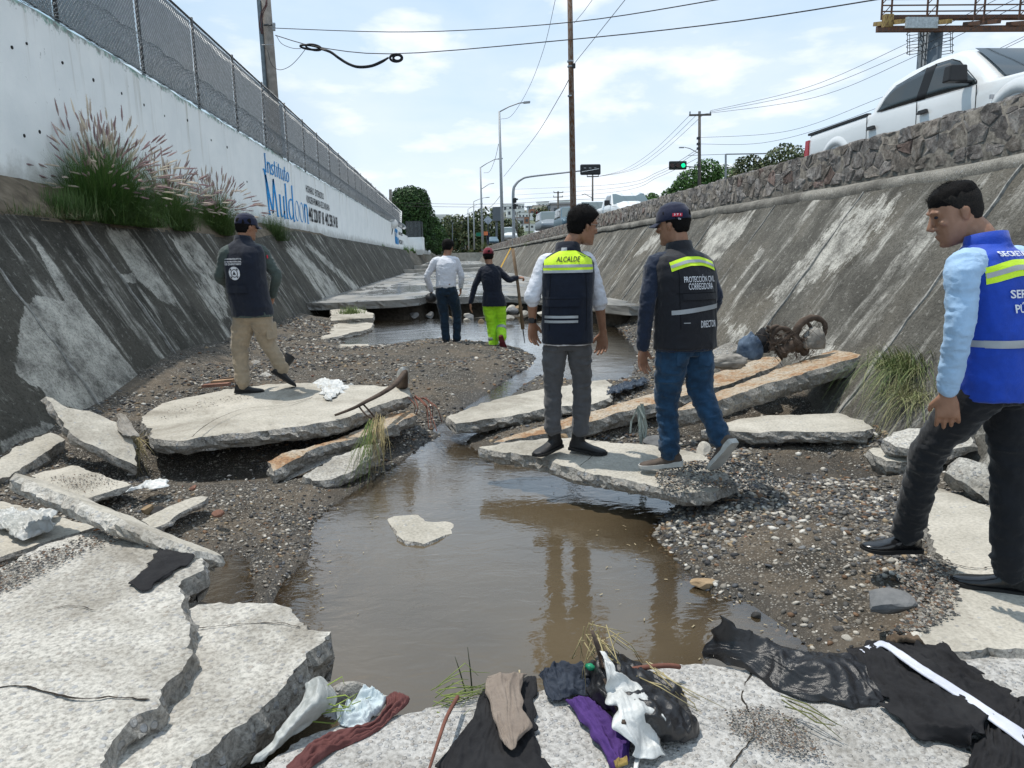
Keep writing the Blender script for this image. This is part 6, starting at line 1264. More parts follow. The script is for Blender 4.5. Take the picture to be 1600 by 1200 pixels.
def decal_text(par, bvh, O, Rt, Ud, Fd, txt, w_, h_, mat, name='lettering', italic=False, bold=.012, slope=0, off=.0085):
    V, Fc = text_mesh(txt, 1.0, italic, bold); mn, mx = V.min(0), V.max(0); P = [((x-mn[0])/(mx[0]-mn[0])*w_-w_/2, (y-mn[1])/(mx[1]-mn[1])*h_-h_/2+slope*((x-mn[0])/(mx[0]-mn[0])-.5)*w_) for x, y, _ in V]
    return decal(par, bvh, O, Rt, Ud, Fd, P, Fc, name, mat, off)
def decal_band(par, bvh, O, Rt, Ud, Fd, top, bot, mat, name='reflective_band', off=.004, n=26):
    """top and bot: functions of u in metres; u0..u1 in top[1]"""
    (f1, u0, u1), f2 = top, bot; P = []; 
    for i in range(n+1):
        u = u0+(u1-u0)*i/n
        for j in range(4): P.append((u, lerp(f2(u), f1(u), j/3)))
    return decal(par, bvh, O, Rt, Ud, Fd, P, gridfaces(n+1, 4), name, mat, off, True)
def person(label, loc, J, Fd, face, tilt, mats, kind, seed, hair='short', cap=None, vest=None, sleeve=1.0, hands=None, shoes=None, build=1.0, group=None, vhem=.0, collar=None, fine=1.0, longsleeve_fold=True, legw=1.0):
    par = thing('person', tuple(loc), label, 'person'); Fd = unit(Fd); Rt = unit(np.cross(Fd, UP)); fd = unit(face); hr = unit(np.cross(fd, UP)); hu = np.cross(hr, fd)
    hip, nk = J['hip'], J['neck']; sp = unit(nk-hip); Ft = unit(np.cross(sp, Rt))*-1
    if np.dot(Ft, Fd) < 0: Ft = -Ft
    B = build; spine = lambda t: hip+(nk-hip)*t+Ft*(-.028*sin(pi*min(1, max(0, t)))*1.0)
    # the continuous body
    b = MB(); tor = [(-.12, .13, .095), (0, .15, .105), (.28, .135, .095), (.6, .15, .10), (.8, .15, .095), (.92, .12, .078), (1.0, .07, .06)]
    loft(b, [(spine(t), Rt, Ft, w_*B, d*B) for t, w_, d in tor]); hd = J['head']
    limb(b, [spine(.93), lerp(nk, hd, .35)-fd*.01, hd-hu*.05-fd*.022], [.062*B, .056*B, .056*B]); add_head(b, hd, fd, hr, hu)
    for s, L in ((-1, 'l'), (1, 'r')):
        sh, el, wr = J['sh'+L], J['el'+L], J['wr'+L]; limb(b, [sh, lerp(sh, el, .5), el, lerp(el, wr, .45), wr], [.050*B, .043*B, .037, .036, .0235])
        if hands and hands.get(L): D, Nn, T, cu = hands[L]; add_hand(b, wr, D, Nn, T, cu, 1.10)
        hj, kn, an = J['hj'+L], J['kn'+L], J['an'+L]; limb(b, [hj, lerp(hj, kn, .5), kn, lerp(kn, an, .4), an], [.082*B, .070*B, .050, .048, .034])
    V, Fc = remesh(b, .0056*fine, 1); obj('body', V, Fc, SKIN, par, True)
    E_ = MB()
    for s in (-1, 1): ball(E_, hd+hr*s*.031+fd*.083+hu*.018, (.012, .008, .006), hr, fd, hu)
    E_.build('eyes', BTX, par, True)
    # trousers
    b = MB(); tw = [(-.02, .165, .118), (.10, .168, .120), (.2, .158, .112)] if not kind.get('tuck') else [(-.02, .168, .122), (.12, .160, .115), (.22, .150, .108)]
    loft(b, [(spine(-.16), Rt, Ft, .13*B, .10*B)]+[(spine(t), Rt, Ft, w_*B, d*B) for t, w_, d in tw])
    for s, L in ((-1, 'l'), (1, 'r')):
        hj, kn, an = J['hj'+L], J['kn'+L], J['an'+L]; e = an+(kn-an)*kind.get('hemt', .02); limb(b, [hj+(hip-hj)*.15, lerp(hj, kn, .45), kn, lerp(kn, an, .5), lerp(kn, an, .85), e], [r_*legw for r_ in (.103*B, .092*B, .072*B, .066, .062, .062)])
        for q in range(3): t = .80+.07*q-kind.get('hemt', .02)*1.1; c = lerp(kn, an, t); b.tube([c-unit(an-kn)*.015, c+unit(an-kn)*.015], .066*legw, 12)     # stacked folds over the shoe
    V, Fc = remesh(b, .0095*fine, 3, [(9, (1, 1, 1.9), .0085, 'r'), (22, (1, 1, 1.6), .0035, 'r'), (3, (1, 1, 1), .006, 'n')], seed); tro = obj('trousers', V, Fc, mats['trousers'], par, True); tb = BVHTree.FromPolygons([tuple(v) for v in V], Fc)
    # shirt
    b = MB(); hem = .02 if kind.get('tuck') else -.10
    loft(b, [(spine(t), Rt, Ft, w_*B, d*B) for t, w_, d in ((hem, .150 if kind.get('tuck') else .190*kind.get('hemw', 1), .112 if kind.get('tuck') else .146*kind.get('hemw', 1)), (.12, .170*kind.get('hemw', 1), .130*kind.get('hemw', 1)), (.3, .158, .116), (.6, .172, .122), (.8, .174, .116), (.92, .140, .092), (.99, .080, .070), (1.02, .074, .066))])
    for s, L in ((-1, 'l'), (1, 'r')):
        sh, el, wr = J['sh'+L], J['el'+L], J['wr'+L]; k = kind.get('sleeve', .96)
        if k > .6: limb(b, [spine(.88)+Rt*s*.10, sh, lerp(sh, el, .5), el, lerp(el, wr, .5*k), lerp(el, wr, k-.03), lerp(el, wr, k)], [.062*B, .066*B, .056*B, .050, .046, .040, .041], m=20)
        else: limb(b, [spine(.88)+Rt*s*.10, sh, lerp(sh, el, .5), el, lerp(el, wr, k)], [.062*B, .066*B, .059*B, .054, .050], m=20); c = lerp(el, wr, k-.05); b.tube([lerp(el, wr, k-.14), lerp(el, wr, k)], .058, 12)
    V, Fc = remesh(b, .0080*fine, 2, [(13, (1, 1, 2.0), .0044, 'r'), (28, (1, 1, 1.4), .0028, 'r')], seed+1); shirt = obj('shirt', V, Fc, mats['shirt'], par, True); bvh = BVHTree.FromPolygons([tuple(v) for v in V], Fc); sb = bvh
    if vest:
        b = MB(); loft(b, [(spine(t), Rt, Ft, w_*B, d*B) for t, w_, d in ((-.08+vhem, .192, .150), (-.03+vhem, .190, .148), (.2, .186, .143), (.45, .184, .140), (.7, .196, .140), (.84, .196, .130), (.93, .172, .108), (.985, .098, .086), (1.0, .092, .082))], 24, 2.5)
        b.tube([spine(.97), spine(1.05)+Ft*.012], [.088, .078], 18)
        V, Fc = remesh(b, .010*fine, 3, [(5, (1, 1, .8), .008, 'r'), (13, (1, 1, 1.3), .003, 'r')], seed+2); vo = obj('vest', V, Fc, vest, par, True); bvh = BVHTree.FromPolygons([tuple(v) for v in V], Fc)
        c = spine(1.03)+Ft*.004; b = MB(); P = []
        for z, r_ in ((-.035, .098), (.0, .090), (.035, .083), (.036, .076), (0, .080), (-.03, .086)):
            for k in range(24): a = 2*pi*k/24; P.append(c+Rt*r_*.98*sin(a)+Ft*r_*.92*cos(a)+sp*(z-.012*cos(a)))
        obj('collar', P, gridfaces(6, 24, True), collar or vest, vo, True)
    # hair, cap
    HL = {'short': (.013, 0), 'full': (.021, -.006), 'crop': (.0065, 0)}[hair]
    def mk(x, y, z, c_):
        v = z-np.interp(y, [-.1, -.045, -.022, .006, .022, .055, .09], [-.072+HL[1], -.056+HL[1], .004, -.016, .036, .064, .076]); t_ = min(1, max(0, v/.022+.25)); t_ = t_*t_*(3-2*t_)
        return -.006+(.006+HL[0]*(1+.35*max(0, z)/.1)+.0035*vn(V3(x*55, y*55, z*55)))*t_
    P, Fc = head_grid(hd, fd, hr, hu, mk, 40, 40); ho = obj('hair', P, Fc, STUB if hair == 'crop' else HAIR, par, True)
    if not cap and fine < 1:
        rg = np.random.default_rng(seed); V = []; Fb = []; PP = np.array(P)
        for k in range(5200):
            i = rg.integers(0, 40*40); p = PP[i]; l_ = p-hd; y_, z_, x_ = l_@fd, l_@hu, l_@hr
            if z_-np.interp(y_, [-.1, -.045, -.022, .006, .022, .055, .09], [-.070, -.052, .010, -.008, .042, .070, .084]) < 0: continue
            if hair == 'crop' and z_ < .055: continue
            p = p+rg.normal(size=3)*.004; n_ = unit(l_); d_ = unit(n_*.7+fd*(.8 if z_ > .08 else -.2)+hu*(-.5 if z_ < .08 else .1)+rg.normal(size=3)*.35); L_ = rg.uniform(.008, .018)*(1 if hair == 'full' else .8); w2 = unit(np.cross(d_, rg.normal(size=3)))*.0007; q = len(V); V += [p-w2, p+w2, p+d_*L_]; Fb.append((q, q+1, q+2))
        o_ = obj('hair_strands', V, Fb, HAIR, ho); o_['kind'] = 'stuff'
    if cap:
        cm = cap; mk = lambda x, y, z, c_: (.016 if z < .09 else .020) if z > .022-.10*max(0, -y-.03)*.6 else -.012
        P, Fc = head_grid(hd+hu*.006, fd, hr, hu, mk, 40, 40); co = obj('cap', P, Fc, cm, par, True); P = []
        for i in range(7):
            for j in range(13): a = -1.05+2.1*j/12; r_ = .094+.075*i/6*cos(a*.9); P.append(hd+hr*sin(a)*(.088+.006*i/6)+fd*(cos(a)*.088+.078*(i/6)*cos(a*.95))+hu*(.034-.020*(i/6)**1.5-.018*sin(a)**2))
        P2 = [p-hu*.005 for p in P]; k = 91; f1 = gridfaces(7, 13); obj('visor', P+P2, f1.tolist()+(f1[:, ::-1]+k).tolist()+[(78+j, 79+j, 79+j+k, 78+j+k) for j in range(12)], cm, co, True); ball_ = MB(); ball(ball_, hd+hu*.143, (.008, .008, .005)); ball_.build('button', cm, co, True)
    for L in 'lr':
        sd_ = shoes[L]; shoe(par, J['an'+L], sd_[0], sd_[1], shoes['kind'], name='boot' if shoes['kind'] in ('boot', 'wellington') else 'shoe', L=shoes.get('L', .285))
    return par, dict(R=Rt, F=Ft, U=sp, spine=spine, bvh=bvh, shirt=sb, hd=hd, fd=fd, hr=hr, hu=hu, tro=tb)
def joints(y, d, hipw=.088, B=1.0, Fd=(0, 1, 0)):
    J = {k: WY(v[0], v[1], y+v[2]) for k, v in d.items()}; Rt = unit(np.cross(unit(Fd), UP))
    for L, s in (('l', -1), ('r', 1)):
        J['sh'+L] = lerp(J['sh'+L], lerp(J['hip'], J['neck'], .88), .12)-UP*.018; J['hj'+L] = J['hip']+Rt*s*hipw*B-UP*.02
    return J
def gy(px, py, zf=None):
    y = 5.0
    for _ in range(12): z = zf if zf is not None else float(gz(np.array([WY(px, py, y)[0]]), np.array([y]))[0]); y = W(px, py, z)[1]
    return y
# --- the mayor: navy vest with a lime yoke, head turned to the right
Fd = unit((.12, .99, 0)); J = joints(gy(886, 708, .085), dict(head=(911, 354, 0), neck=(887, 392, 0), hip=(886, 524, .0), shl=(848, 408, 0), shr=(922, 405, .05), ell=(832, 460, -.02), elr=(935, 463, .05), wrl=(832, 503, .03), wrr=(942, 519, .10), knl=(864, 603, .03), knr=(909, 606, .05), anl=(864, 684, .02), anr=(907, 686, .04)), Fd=Fd)
face = unit((.90, .40, -.16)); g = dict(l=((.02, .10, -1), (-.6, .8, 0), (.8, .6, 0), .42), r=((-.02, .12, -1), (.6, .8, 0), (-.8, .6, 0), .5))
p, q = person('man in a navy vest with a lime yoke reading ALCALDE, head turned right', W(886, 706, .08), J, Fd, face, 0, dict(shirt=WSH, trousers=GREYT), dict(sleeve=.22, hemt=.17), 3, 'full', None, DNAVY, hands=g, shoes=dict(l=((-.42, -.35, -.05), UP), r=((.55, -.25, -.06), UP), kind='boot', L=.28), build=.93, fine=.9, legw=.94)
bk = q['spine'](.80); A = (q['bvh'], bk, q['R'], q['U'], q['F'])
yt_ = lambda u: .118-.9*max(0, abs(u)-.05)**1.25; decal_band(p, *A, (yt_, -.165, .165), lambda u: .012-.10*u*u, YEL, 'yoke', .010); decal_band(p, *A, (lambda u: .026-.1*u*u, -.168, .168), lambda u: .006, SILV, 'reflective_band', .0125); decal_band(p, *A, (lambda u: -.012, -.17, .17), lambda u: -.030, SILV, 'reflective_band', .0125); decal_band(p, *A, (lambda u: .008, -.17, .17), lambda u: -.013, YEL, 'yoke_band', .011)
decal_text(p, A[0], bk+q['U']*.062, *A[2:], 'ALCALDE', .165, .036, BTX, italic=True, off=.013)
lo = q['spine'](.22); 
for dz in (.012, -.020): decal_band(p, A[0], lo+q['U']*dz-q['R']*.045, *A[2:], (lambda u: .009, -.115, .115), lambda u: -.009, SILV, 'reflective_band', .006)
decal_band(p, A[0], q['spine'](.40)-q['R']*.045, *A[2:], (lambda u: .045, -.125, .125), lambda u: -.022, DNAVY, 'pocket_flap', .012)
DSM = plain('navy_seam', (.003, .004, .007), .9)
for s_ in (-1, 1): decal(p, A[0], bk, *A[2:], [(s_*(.118+.01*sin(j/6))+e*.0018, -.035-j*.028) for j in range(15) for e in (-1, 1)], gridfaces(15, 2), 'seam', DSM, .0045)
for v0 in (.26, .45): decal(p, A[0], q['spine'](v0), *A[2:], [(-.165+.24*j/13, e*.0018) for j in range(14) for e in (-1, 1)], gridfaces(14, 2), 'seam', DSM, .014 if v0 > .3 else .0045)
decal(p, q['bvh'], q['spine'](1.01)-q['R']*.03, *A[2:], [(-.022, -.016), (.022, -.016), (.022, .016), (-.014, .016)], [(0, 1, 2, 3)], 'collar_patch', SILV, .008)
WB = plain('watch_black', (.01, .01, .012), .4, .5); c = lerp(J['ell'], J['wrl'], .93); d = unit(J['wrl']-J['ell']); wt = MB().tube([c-d*.014, c+d*.014], .031, 14).build('watch_strap', WB, p, True); MB().box(c-V3(.01, .034, 0), (.034, .012, .034)).build('watch_face', BP, wt)
hd, fd, hr, hu = q['hd'], q['fd'], q['hr'], q['hu']; b = MB()
for s in (-1, 1): b.tube([hd+hr*(s*.034+.022*cos(a))+fd*.103+hu*(.014+.017*sin(a)) for a in np.linspace(0, 2*pi, 13)], .0016, 4); b.tube([hd+hr*s*.056+fd*.100+hu*.018, hd+hr*s*.078+fd*.03+hu*.016, hd+hr*s*.080-fd*.01+hu*.010], .0016, 4)
b.tube([hd-hr*.012+fd*.106+hu*.016, hd+hr*.012+fd*.106+hu*.016], .0016, 4); b.build('spectacles', LENSM, p, True)
# --- the director: black vest, jeans, cap
Fd = unit((-.34, .94, 0)); J = joints(gy(1040, 734, .085), dict(head=(1052, 352, .02), neck=(1062, 392, 0), hip=(1070, 532, 0), shl=(1020, 410, -.04), shr=(1104, 414, .06), ell=(1012, 470, -.06), elr=(1117, 466, .10), wrl=(1004, 543, .0), wrr=(1098, 508, .36), knl=(1042, 622, .05), knr=(1095, 612, -.0), anl=(1046, 708, .02), anr=(1127, 688, -.20)), hipw=.09, Fd=Fd)
p, q = person('man in a black vest lettered PROTECCIÓN CIVIL, jeans and sneakers', W(1060, 735, .08), J, Fd, (-.72, .68, -.12), 0, dict(shirt=NAVY, trousers=JEAN), dict(sleeve=.96), 13, 'short', CAPN, BLKV, hands=dict(l=((.04, .10, -1), (-.6, .8, 0), (.8, .6, 0), .32), r=((-.2, .9, .1), (1, 0, 0), (0, 0, 1), .5)), shoes=dict(l=((-.80, .25, -.10), UP), r=((-.30, .55, -.80), (-.2, .55, .6)), kind='sneaker'), build=1.06, fine=.9)
bk = q['spine'](.80); A = (q['bvh'], bk, q['R'], q['U'], q['F'])
for (a, b_, mt, of) in ((.075, .018, YEL, .005), (.056, .038, SILV, .008)): decal_band(p, *A, ((lambda u, a=a: a-.5*max(0, abs(u)-.04)**1.3), -.165, .165), (lambda u, b_=b_: b_-.5*max(0, abs(u)-.04)**1.3), mt, 'reflective_band', of)
decal_text(p, A[0], bk-q['U']*.060+q['R']*.010, *A[2:], 'PROTECCIÓN CIVIL', .235, .046, WTX, bold=.006, off=.012); decal_text(p, A[0], bk-q['U']*.108+q['R']*.010, *A[2:], 'CORREGIDORA', .185, .040, WTX, bold=.004, off=.013); decal_band(p, A[0], q['spine'](.36), *A[2:], (lambda u: .016+.10*u, -.175, .175), lambda u: -.012+.10*u, SILV, 'reflective_band', .006); decal_text(p, A[0], q['spine'](.20)+q['R']*.055, *A[2:], 'DIRECTOR', .125, .044, WTX, bold=.008); decal_band(p, A[0], q['spine'](.50), *A[2:], (lambda u: .02, -.12, .15), lambda u: -.02, BLKV, 'pocket_flap', .010)
STC = cloth_mat('stitched_denim', (.016, .055, .115), var=.4); DSEAM = plain('dark_seam', (.003, .004, .006), .9)
for s_ in (-1, 1):
    O = q['spine'](-.12)+q['R']*s_*.078; pk_ = [(-.055+.11*i/6, -.075+.13*j/6-(.02*(1-abs(i-3)/3) if j == 0 else 0)) for i in range(7) for j in range(7)]; decal(p, q['tro'], O, q['R'], q['U'], q['F'], pk_, gridfaces(7, 7), 'back_pocket', STC, .005, True)
    decal(p, A[0], bk, *A[2:], [(s_*(.125+.012*sin(j/7))+e*.0018, .02-j*.030) for j in range(14) for e in (-1, 1)], gridfaces(14, 2), 'seam', DSEAM, .0045)
decal(p, A[0], bk, *A[2:], [(-.15+.3*j/13, -.150+e*.002) for j in range(14) for e in (-1, 1)], gridfaces(14, 2), 'seam', DSEAM, .0045)
decal(p, A[0], q['spine'](.22), *A[2:], [(-.12+.04*j/3, e*.0025) for j in range(4) for e in (-1, 1)], gridfaces(4, 2), 'label_loop', SILV, .006)
cb = q['hd']+q['hu']*.062; 
def cap_patch(p, q, O, w_, h_, mt, off=.0):
    bv = BVHTree.FromPolygons([tuple(v) for v in head_grid(q['hd']+q['hu']*.006, q['fd'], q['hr'], q['hu'], lambda x, y, z, c: .017, 40, 40)[0]], head_grid(q['hd'], q['fd'], q['hr'], q['hu'], lambda *a: .016, 40, 40)[1]); n = unit(CAM-q['hd']); n = unit(n*V3(1, 1, 0)); Rr = unit(np.cross(-n, UP)); return bv, Rr, -n
bv, Rr, nn = cap_patch(p, q, 0, 0, 0, 0); decal(p, bv, q['hd']+q['hu']*.060+Rr*.030, Rr, UP, nn, [(-.030+.06*i/4, -.010+.02*j) for i in range(5) for j in range(2)], gridfaces(5, 2), 'cap_patch', REDP, .003); decal_text(p, bv, q['hd']+q['hu']*.061+Rr*.030, Rr, UP, nn, '3 7 1', .042, .012, WTX, bold=.03); decal_text(p, bv, q['hd']+q['hu']*.035+Rr*.040, Rr, UP, nn, 'Tu', .016, .010, WTX, bold=.03)
# --- the man at the right edge: royal blue vest
Fd = unit((-.36, .93, 0)); J = joints(gy(1560, 922, .0), dict(head=(1494, 334, .10), neck=(1543, 386, .02), hip=(1556, 596, .05), shl=(1500, 412, -.12), shr=(1608, 405, .12), ell=(1500, 508, -.13), elr=(1634, 505, .14), wrl=(1480, 612, -.05), wrr=(1622, 590, .30), knl=(1452, 704, .20), knr=(1578, 745, .06), anl=(1416, 834, .36), anr=(1576, 895, .0)), hipw=.095, Fd=Fd)
p, q = person('man in a royal blue vest over a light blue shirt, black trousers', W(1520, 905, .0), J, Fd, (-.88, .28, -.38), 0, dict(shirt=LBL, trousers=BLKT), dict(sleeve=.93), 23, 'crop', None, ROYAL, hands=dict(l=((.10, .0, -1), (-.5, -.85, 0), (-.8, .5, 0), .42), r=((-.3, .8, -.4), (1, 0, 0), (0, 0, 1), .5)), shoes=dict(l=((-.92, .02, .05), UP), r=((-.80, .45, .03), UP), kind='dress', L=.29), build=.99, fine=.85, vhem=-.03)
# crown hair is longer than the sides
P, Fc = head_grid(q['hd'], q['fd'], q['hr'], q['hu'], lambda x, y, z, c_: -.006+(.020+.004*vn(V3(x*70, y*70, z*70)))*min(1, max(0, (z-.030-.25*max(0, y-.03))/.06)), 40, 40); obj('hair', P, Fc, HAIR, p, True)
bk = q['spine'](.80); A = (q['bvh'], bk, q['R'], q['U'], q['F'])
for (a, b_, mt, of) in ((.062, -.004, YEL, .005), (.040, .020, SILV, .008)): decal_band(p, *A, ((lambda u, a=a: a-.45*max(0, abs(u)-.05)**1.3), -.178, .178), (lambda u, b_=b_: b_-.45*max(0, abs(u)-.05)**1.3), mt, 'reflective_band', of)
decal_text(p, A[0], bk+q['U']*.088, *A[2:], 'SECRETARÍA', .21, .026, WTX, bold=.02); decal_text(p, A[0], bk-q['U']*.075-q['R']*.02, *A[2:], 'SERVICIOS', .20, .034, WTX, bold=.02); decal_text(p, A[0], bk-q['U']*.130-q['R']*.02, *A[2:], 'PÚBLICOS', .18, .044, WTX, bold=.02); decal_band(p, A[0], q['spine'](.32), *A[2:], (lambda u: .015, -.185, .185), lambda u: -.017, SILV, 'reflective_band', .006)
Lf = -q['R']; Bk = lambda z, u0, u1, mt, w_: decal_band(p, q['bvh'], q['spine'](z), q['F'], q['U'], q['R'], ((lambda u: w_), u0, u1), lambda u: -w_, mt, 'reflective_band', .005, 10)
Bk(.32, -.10, .13, SILV, .014); Bk(.76, .075, .13, YEL, .010); Bk(.69, .085, .135, YEL, .010); Bk(.10, .07, .13, YEL, .010); Bk(.03, .07, .13, YEL, .010)
# --- the man on the left slab: navy vest, khaki trousers
Fd = unit((.42, .90, 0)); J = joints(gy(385, 613, .215), dict(head=(385, 356, .02), neck=(380, 378, 0), hip=(394, 484, 0), shl=(350, 394, -.05), shr=(412, 392, .06), ell=(343, 432, .0), elr=(432, 430, .08), wrl=(362, 450, .28), wrr=(426, 462, .18), knl=(375, 540, .05), knr=(418, 534, .08), anl=(379, 600, .0), anr=(442, 577, .10)), Fd=Fd)
p, q = person('man in a navy cap, navy vest and khaki trousers walking on the left slab', W(390, 607, .22), J, Fd, (.62, .78, -.1), 0, dict(shirt=OLIVE, trousers=KHAKI), dict(sleeve=.95), 33, 'short', CAPN, DNAVY, hands=dict(l=((.3, .9, 0), (-1, 0, 0), (0, 0, 1), .5), r=((-.2, .5, -.6), (1, 0, 0), (0, 1, 0), .5)), shoes=dict(l=((.85, .2, -.06), UP), r=((.62, .30, -.55), (.45, .3, .7)), kind='boot', L=.28), build=1.05, fine=1.1, legw=1.06)
bk = q['spine'](.78); A = (q['bvh'], bk, q['R'], q['U'], q['F'])
for k, (tx, w_, h_) in enumerate((('COORDINACIÓN ESTATAL', .205, .017), ('DE PROTECCIÓN CIVIL', .20, .017), ('DE QUERETARO', .19, .023))): decal_text(p, A[0], bk-q['U']*(.012+.026*k)-q['R']*.01, *A[2:], tx, w_, h_, WTX, bold=.02)
O = bk-q['U']*.150-q['R']*.005; circ = lambda r0, r1, n=28: ([(r_*cos(2*pi*i/n), r_*sin(2*pi*i/n)) for i in range(n) for r_ in (r0, r1)], gridfaces(n, 2).tolist()+[(2*n-2, 2*n-1, 1, 0)])
for r0, r1 in ((.040, .064), (.0, .032)): decal(p, A[0], O, *A[2:], *circ(r0, r1), 'emblem_ring', WTX, .004)
decal(p, A[0], O, *A[2:], [(-.020, -.014), (.020, -.014), (0, .022)], [(0, 1, 2)], 'emblem_triangle', BTX, .007)
for k in range(4): a = radians(45+90*k); decal(p, A[0], O, *A[2:], [(.052*cos(a+e)+r_*cos(a), .052*sin(a+e)+r_*sin(a)) for e, r_ in ((-.2, -.006), (.2, -.006), (.2, .006), (-.2, .006))], [(0, 1, 2, 3)], 'emblem_mark', BTX, .007)
decal_band(p, A[0], q['spine'](.32)-q['R']*.02, *A[2:], (lambda u: .04, -.14, .13), lambda u: -.035, DNAVY, 'back_pocket', .014); sp_ = lerp(J['shr'], J['elr'], .18); decal(p, q['shirt'], sp_, unit((.8, -.6, 0)), UP, unit((-.6, .8, 0))*-1*-1, [(-.022, -.016), (.022, -.016), (.022, .016), (-.022, .016)], [(0, 1, 2, 3)], 'sleeve_patch', REDP, .010)
bp_ = MB().box(lerp(J['hjr'], J['knr'], .62)+q['R']*.085, (.03, .15, .17), q['R'], q['F'], UP).build('cargo_pocket', KHAKI, p); bv_ = bp_.modifiers.new('bevel', 'BEVEL'); bv_.width = .012
# --- the man in a white shirt and dark jeans
Fd = unit((.10, .99, 0)); J = joints(gy(705, 541, .055), dict(head=(700, 387, .05), neck=(698, 401, 0), hip=(697, 453, -.02), shl=(677, 407, 0), shr=(714, 406, .02), ell=(667, 432, .02), elr=(721, 431, .04), wrl=(674, 455, .15), wrr=(720, 449, .12), knl=(694, 493, .05), knr=(714, 490, .07), anl=(697, 532, .02), anr=(714, 531, .03)), Fd=Fd)
p, q = person('man in a white shirt and dark jeans standing on the gravel bar', W(708, 541, .02), J, Fd, (.3, .92, -.35), 0, dict(shirt=WSH, trousers=DJEAN), dict(sleeve=.93, tuck=True), 43, 'full', None, None, hands=dict(l=((0, .2, -1), (-1, 0, 0), (0, 1, 0), .6), r=((-.05, .2, -1), (1, 0, 0), (0, 1, 0), .5)), shoes=dict(l=((.15, .6, -.05), UP), r=((.75, .3, -.05), UP), kind='boot', L=.27), build=1.0, fine=1.35)
decal_band(p, q['tro'], q['spine'](.17)+q['R']*.03, q['R'], q['U'], q['F'], (lambda u: .013, -.03, .05), lambda u: -.012, plain('brown_leather', (.2, .09, .04)), 'belt_patch', .01, 4)
hm = MB(); ball(hm, J['wrl']-UP*.11+V3(-.01, -.02, 0), (.10, .12, .085)); tag(hm.build('cap_in_hand', BP, None, True), 'black cap or helmet held at his side by the man in the white shirt', 'hat')
# --- the worker with lime trousers
Fd = unit((.08, .99, 0)); J = joints(gy(775, 547, .015), dict(head=(763, 401, .04), neck=(765, 414, 0), hip=(772, 472, 0), shl=(751, 422, 0), shr=(780, 420, .0), ell=(742, 447, .02), elr=(795, 437, -.02), wrl=(735, 473, .03), wrr=(808, 434, .04), knl=(768, 507, .05), knr=(783, 505, .06), anl=(772, 542, .0), anr=(784, 528, -.16)), Fd=Fd)
p, q = person('worker in a maroon cap, navy top and lime green trousers, holding a pole', W(775, 545, .0), J, Fd, (.05, .97, -.2), 0, dict(shirt=DNAVY, trousers=LIME), dict(sleeve=.95, hemw=1.13), 53, 'short', CAPR, None, hands=dict(l=((0, .2, -1), (-1, 0, 0), (0, 1, 0), .3), r=((1, .2, 0), (0, -.2, 1), (0, 1, .3), 1.1)), shoes=dict(l=((.1, .8, -.1), UP), r=((.22, .35, -.95), (.1, .9, .3)), kind='wellington', L=.28), build=.93, fine=1.35, legw=1.16)
for L, t in (('l', .62), ('r', .38)):
    c = lerp(J['kn'+L], J['an'+L], t); d = unit(J['an'+L]-J['kn'+L]); MB().tube([c-d*.028, c+d*.028], .083, 16).build('reflective_band', SILV, p, True)
PY3 = J['wrr'][1]
WOOD = plain('weathered_wood', (.20, .14, .09), .85, .2, var=.3, bmp=.4, bsc=30)
a, b_ = WY(801, 388, PY3), WY(817, 514, PY3); m_ = lerp(a, b_, .45)+V3(.01, 0, 0); pl_ = thing('wooden_pole', tuple(b_), 'long wooden pole held upright by the worker in lime trousers', 'pole'); MB().tube([a, m_, b_], [.026, .024, .030], 8).build('shaft', WOOD, pl_, True); MB().tube([b_, WY(820, 536, PY3)], [.012, .007], 6).build('spike', DKST, pl_)
# --- a tiny figure by the far traffic
ps = thing('person', tuple(WY(762, 378, 92)), 'tiny figure in dark blue and orange beside the far white van', 'person'); b = MB(); bb_ = WY(762.5, 382, 92)
for s in (-1, 1): b.tube([bb_+V3(.1*s, 0, 0), bb_+V3(.09*s, 0, .9)], [.06, .09], 8)
b.tube([bb_+V3(0, 0, .85), bb_+V3(0, 0, 1.15), bb_+V3(0, 0, 1.45)], [.17, .18, .12], 10); ball(b, bb_+V3(0, 0, 1.62), (.09, .1, .13))
for s in (-1, 1): b.tube([bb_+V3(.2*s, 0, 1.4), bb_+V3(.25*s, -.1, 1.15), bb_+V3(.2*s, -.2, .95)], [.06, .05, .04], 8)
V, Fc = remesh(b, .03, 2); obj('body', V, Fc, NAVY, ps, True); b = MB(); b.box(bb_+V3(-.25, -.25, 1.35), (.5, .2, .45)); b.build('orange_cloth', plain('orange_cloth_print', (.7, .2, .08)), ps)
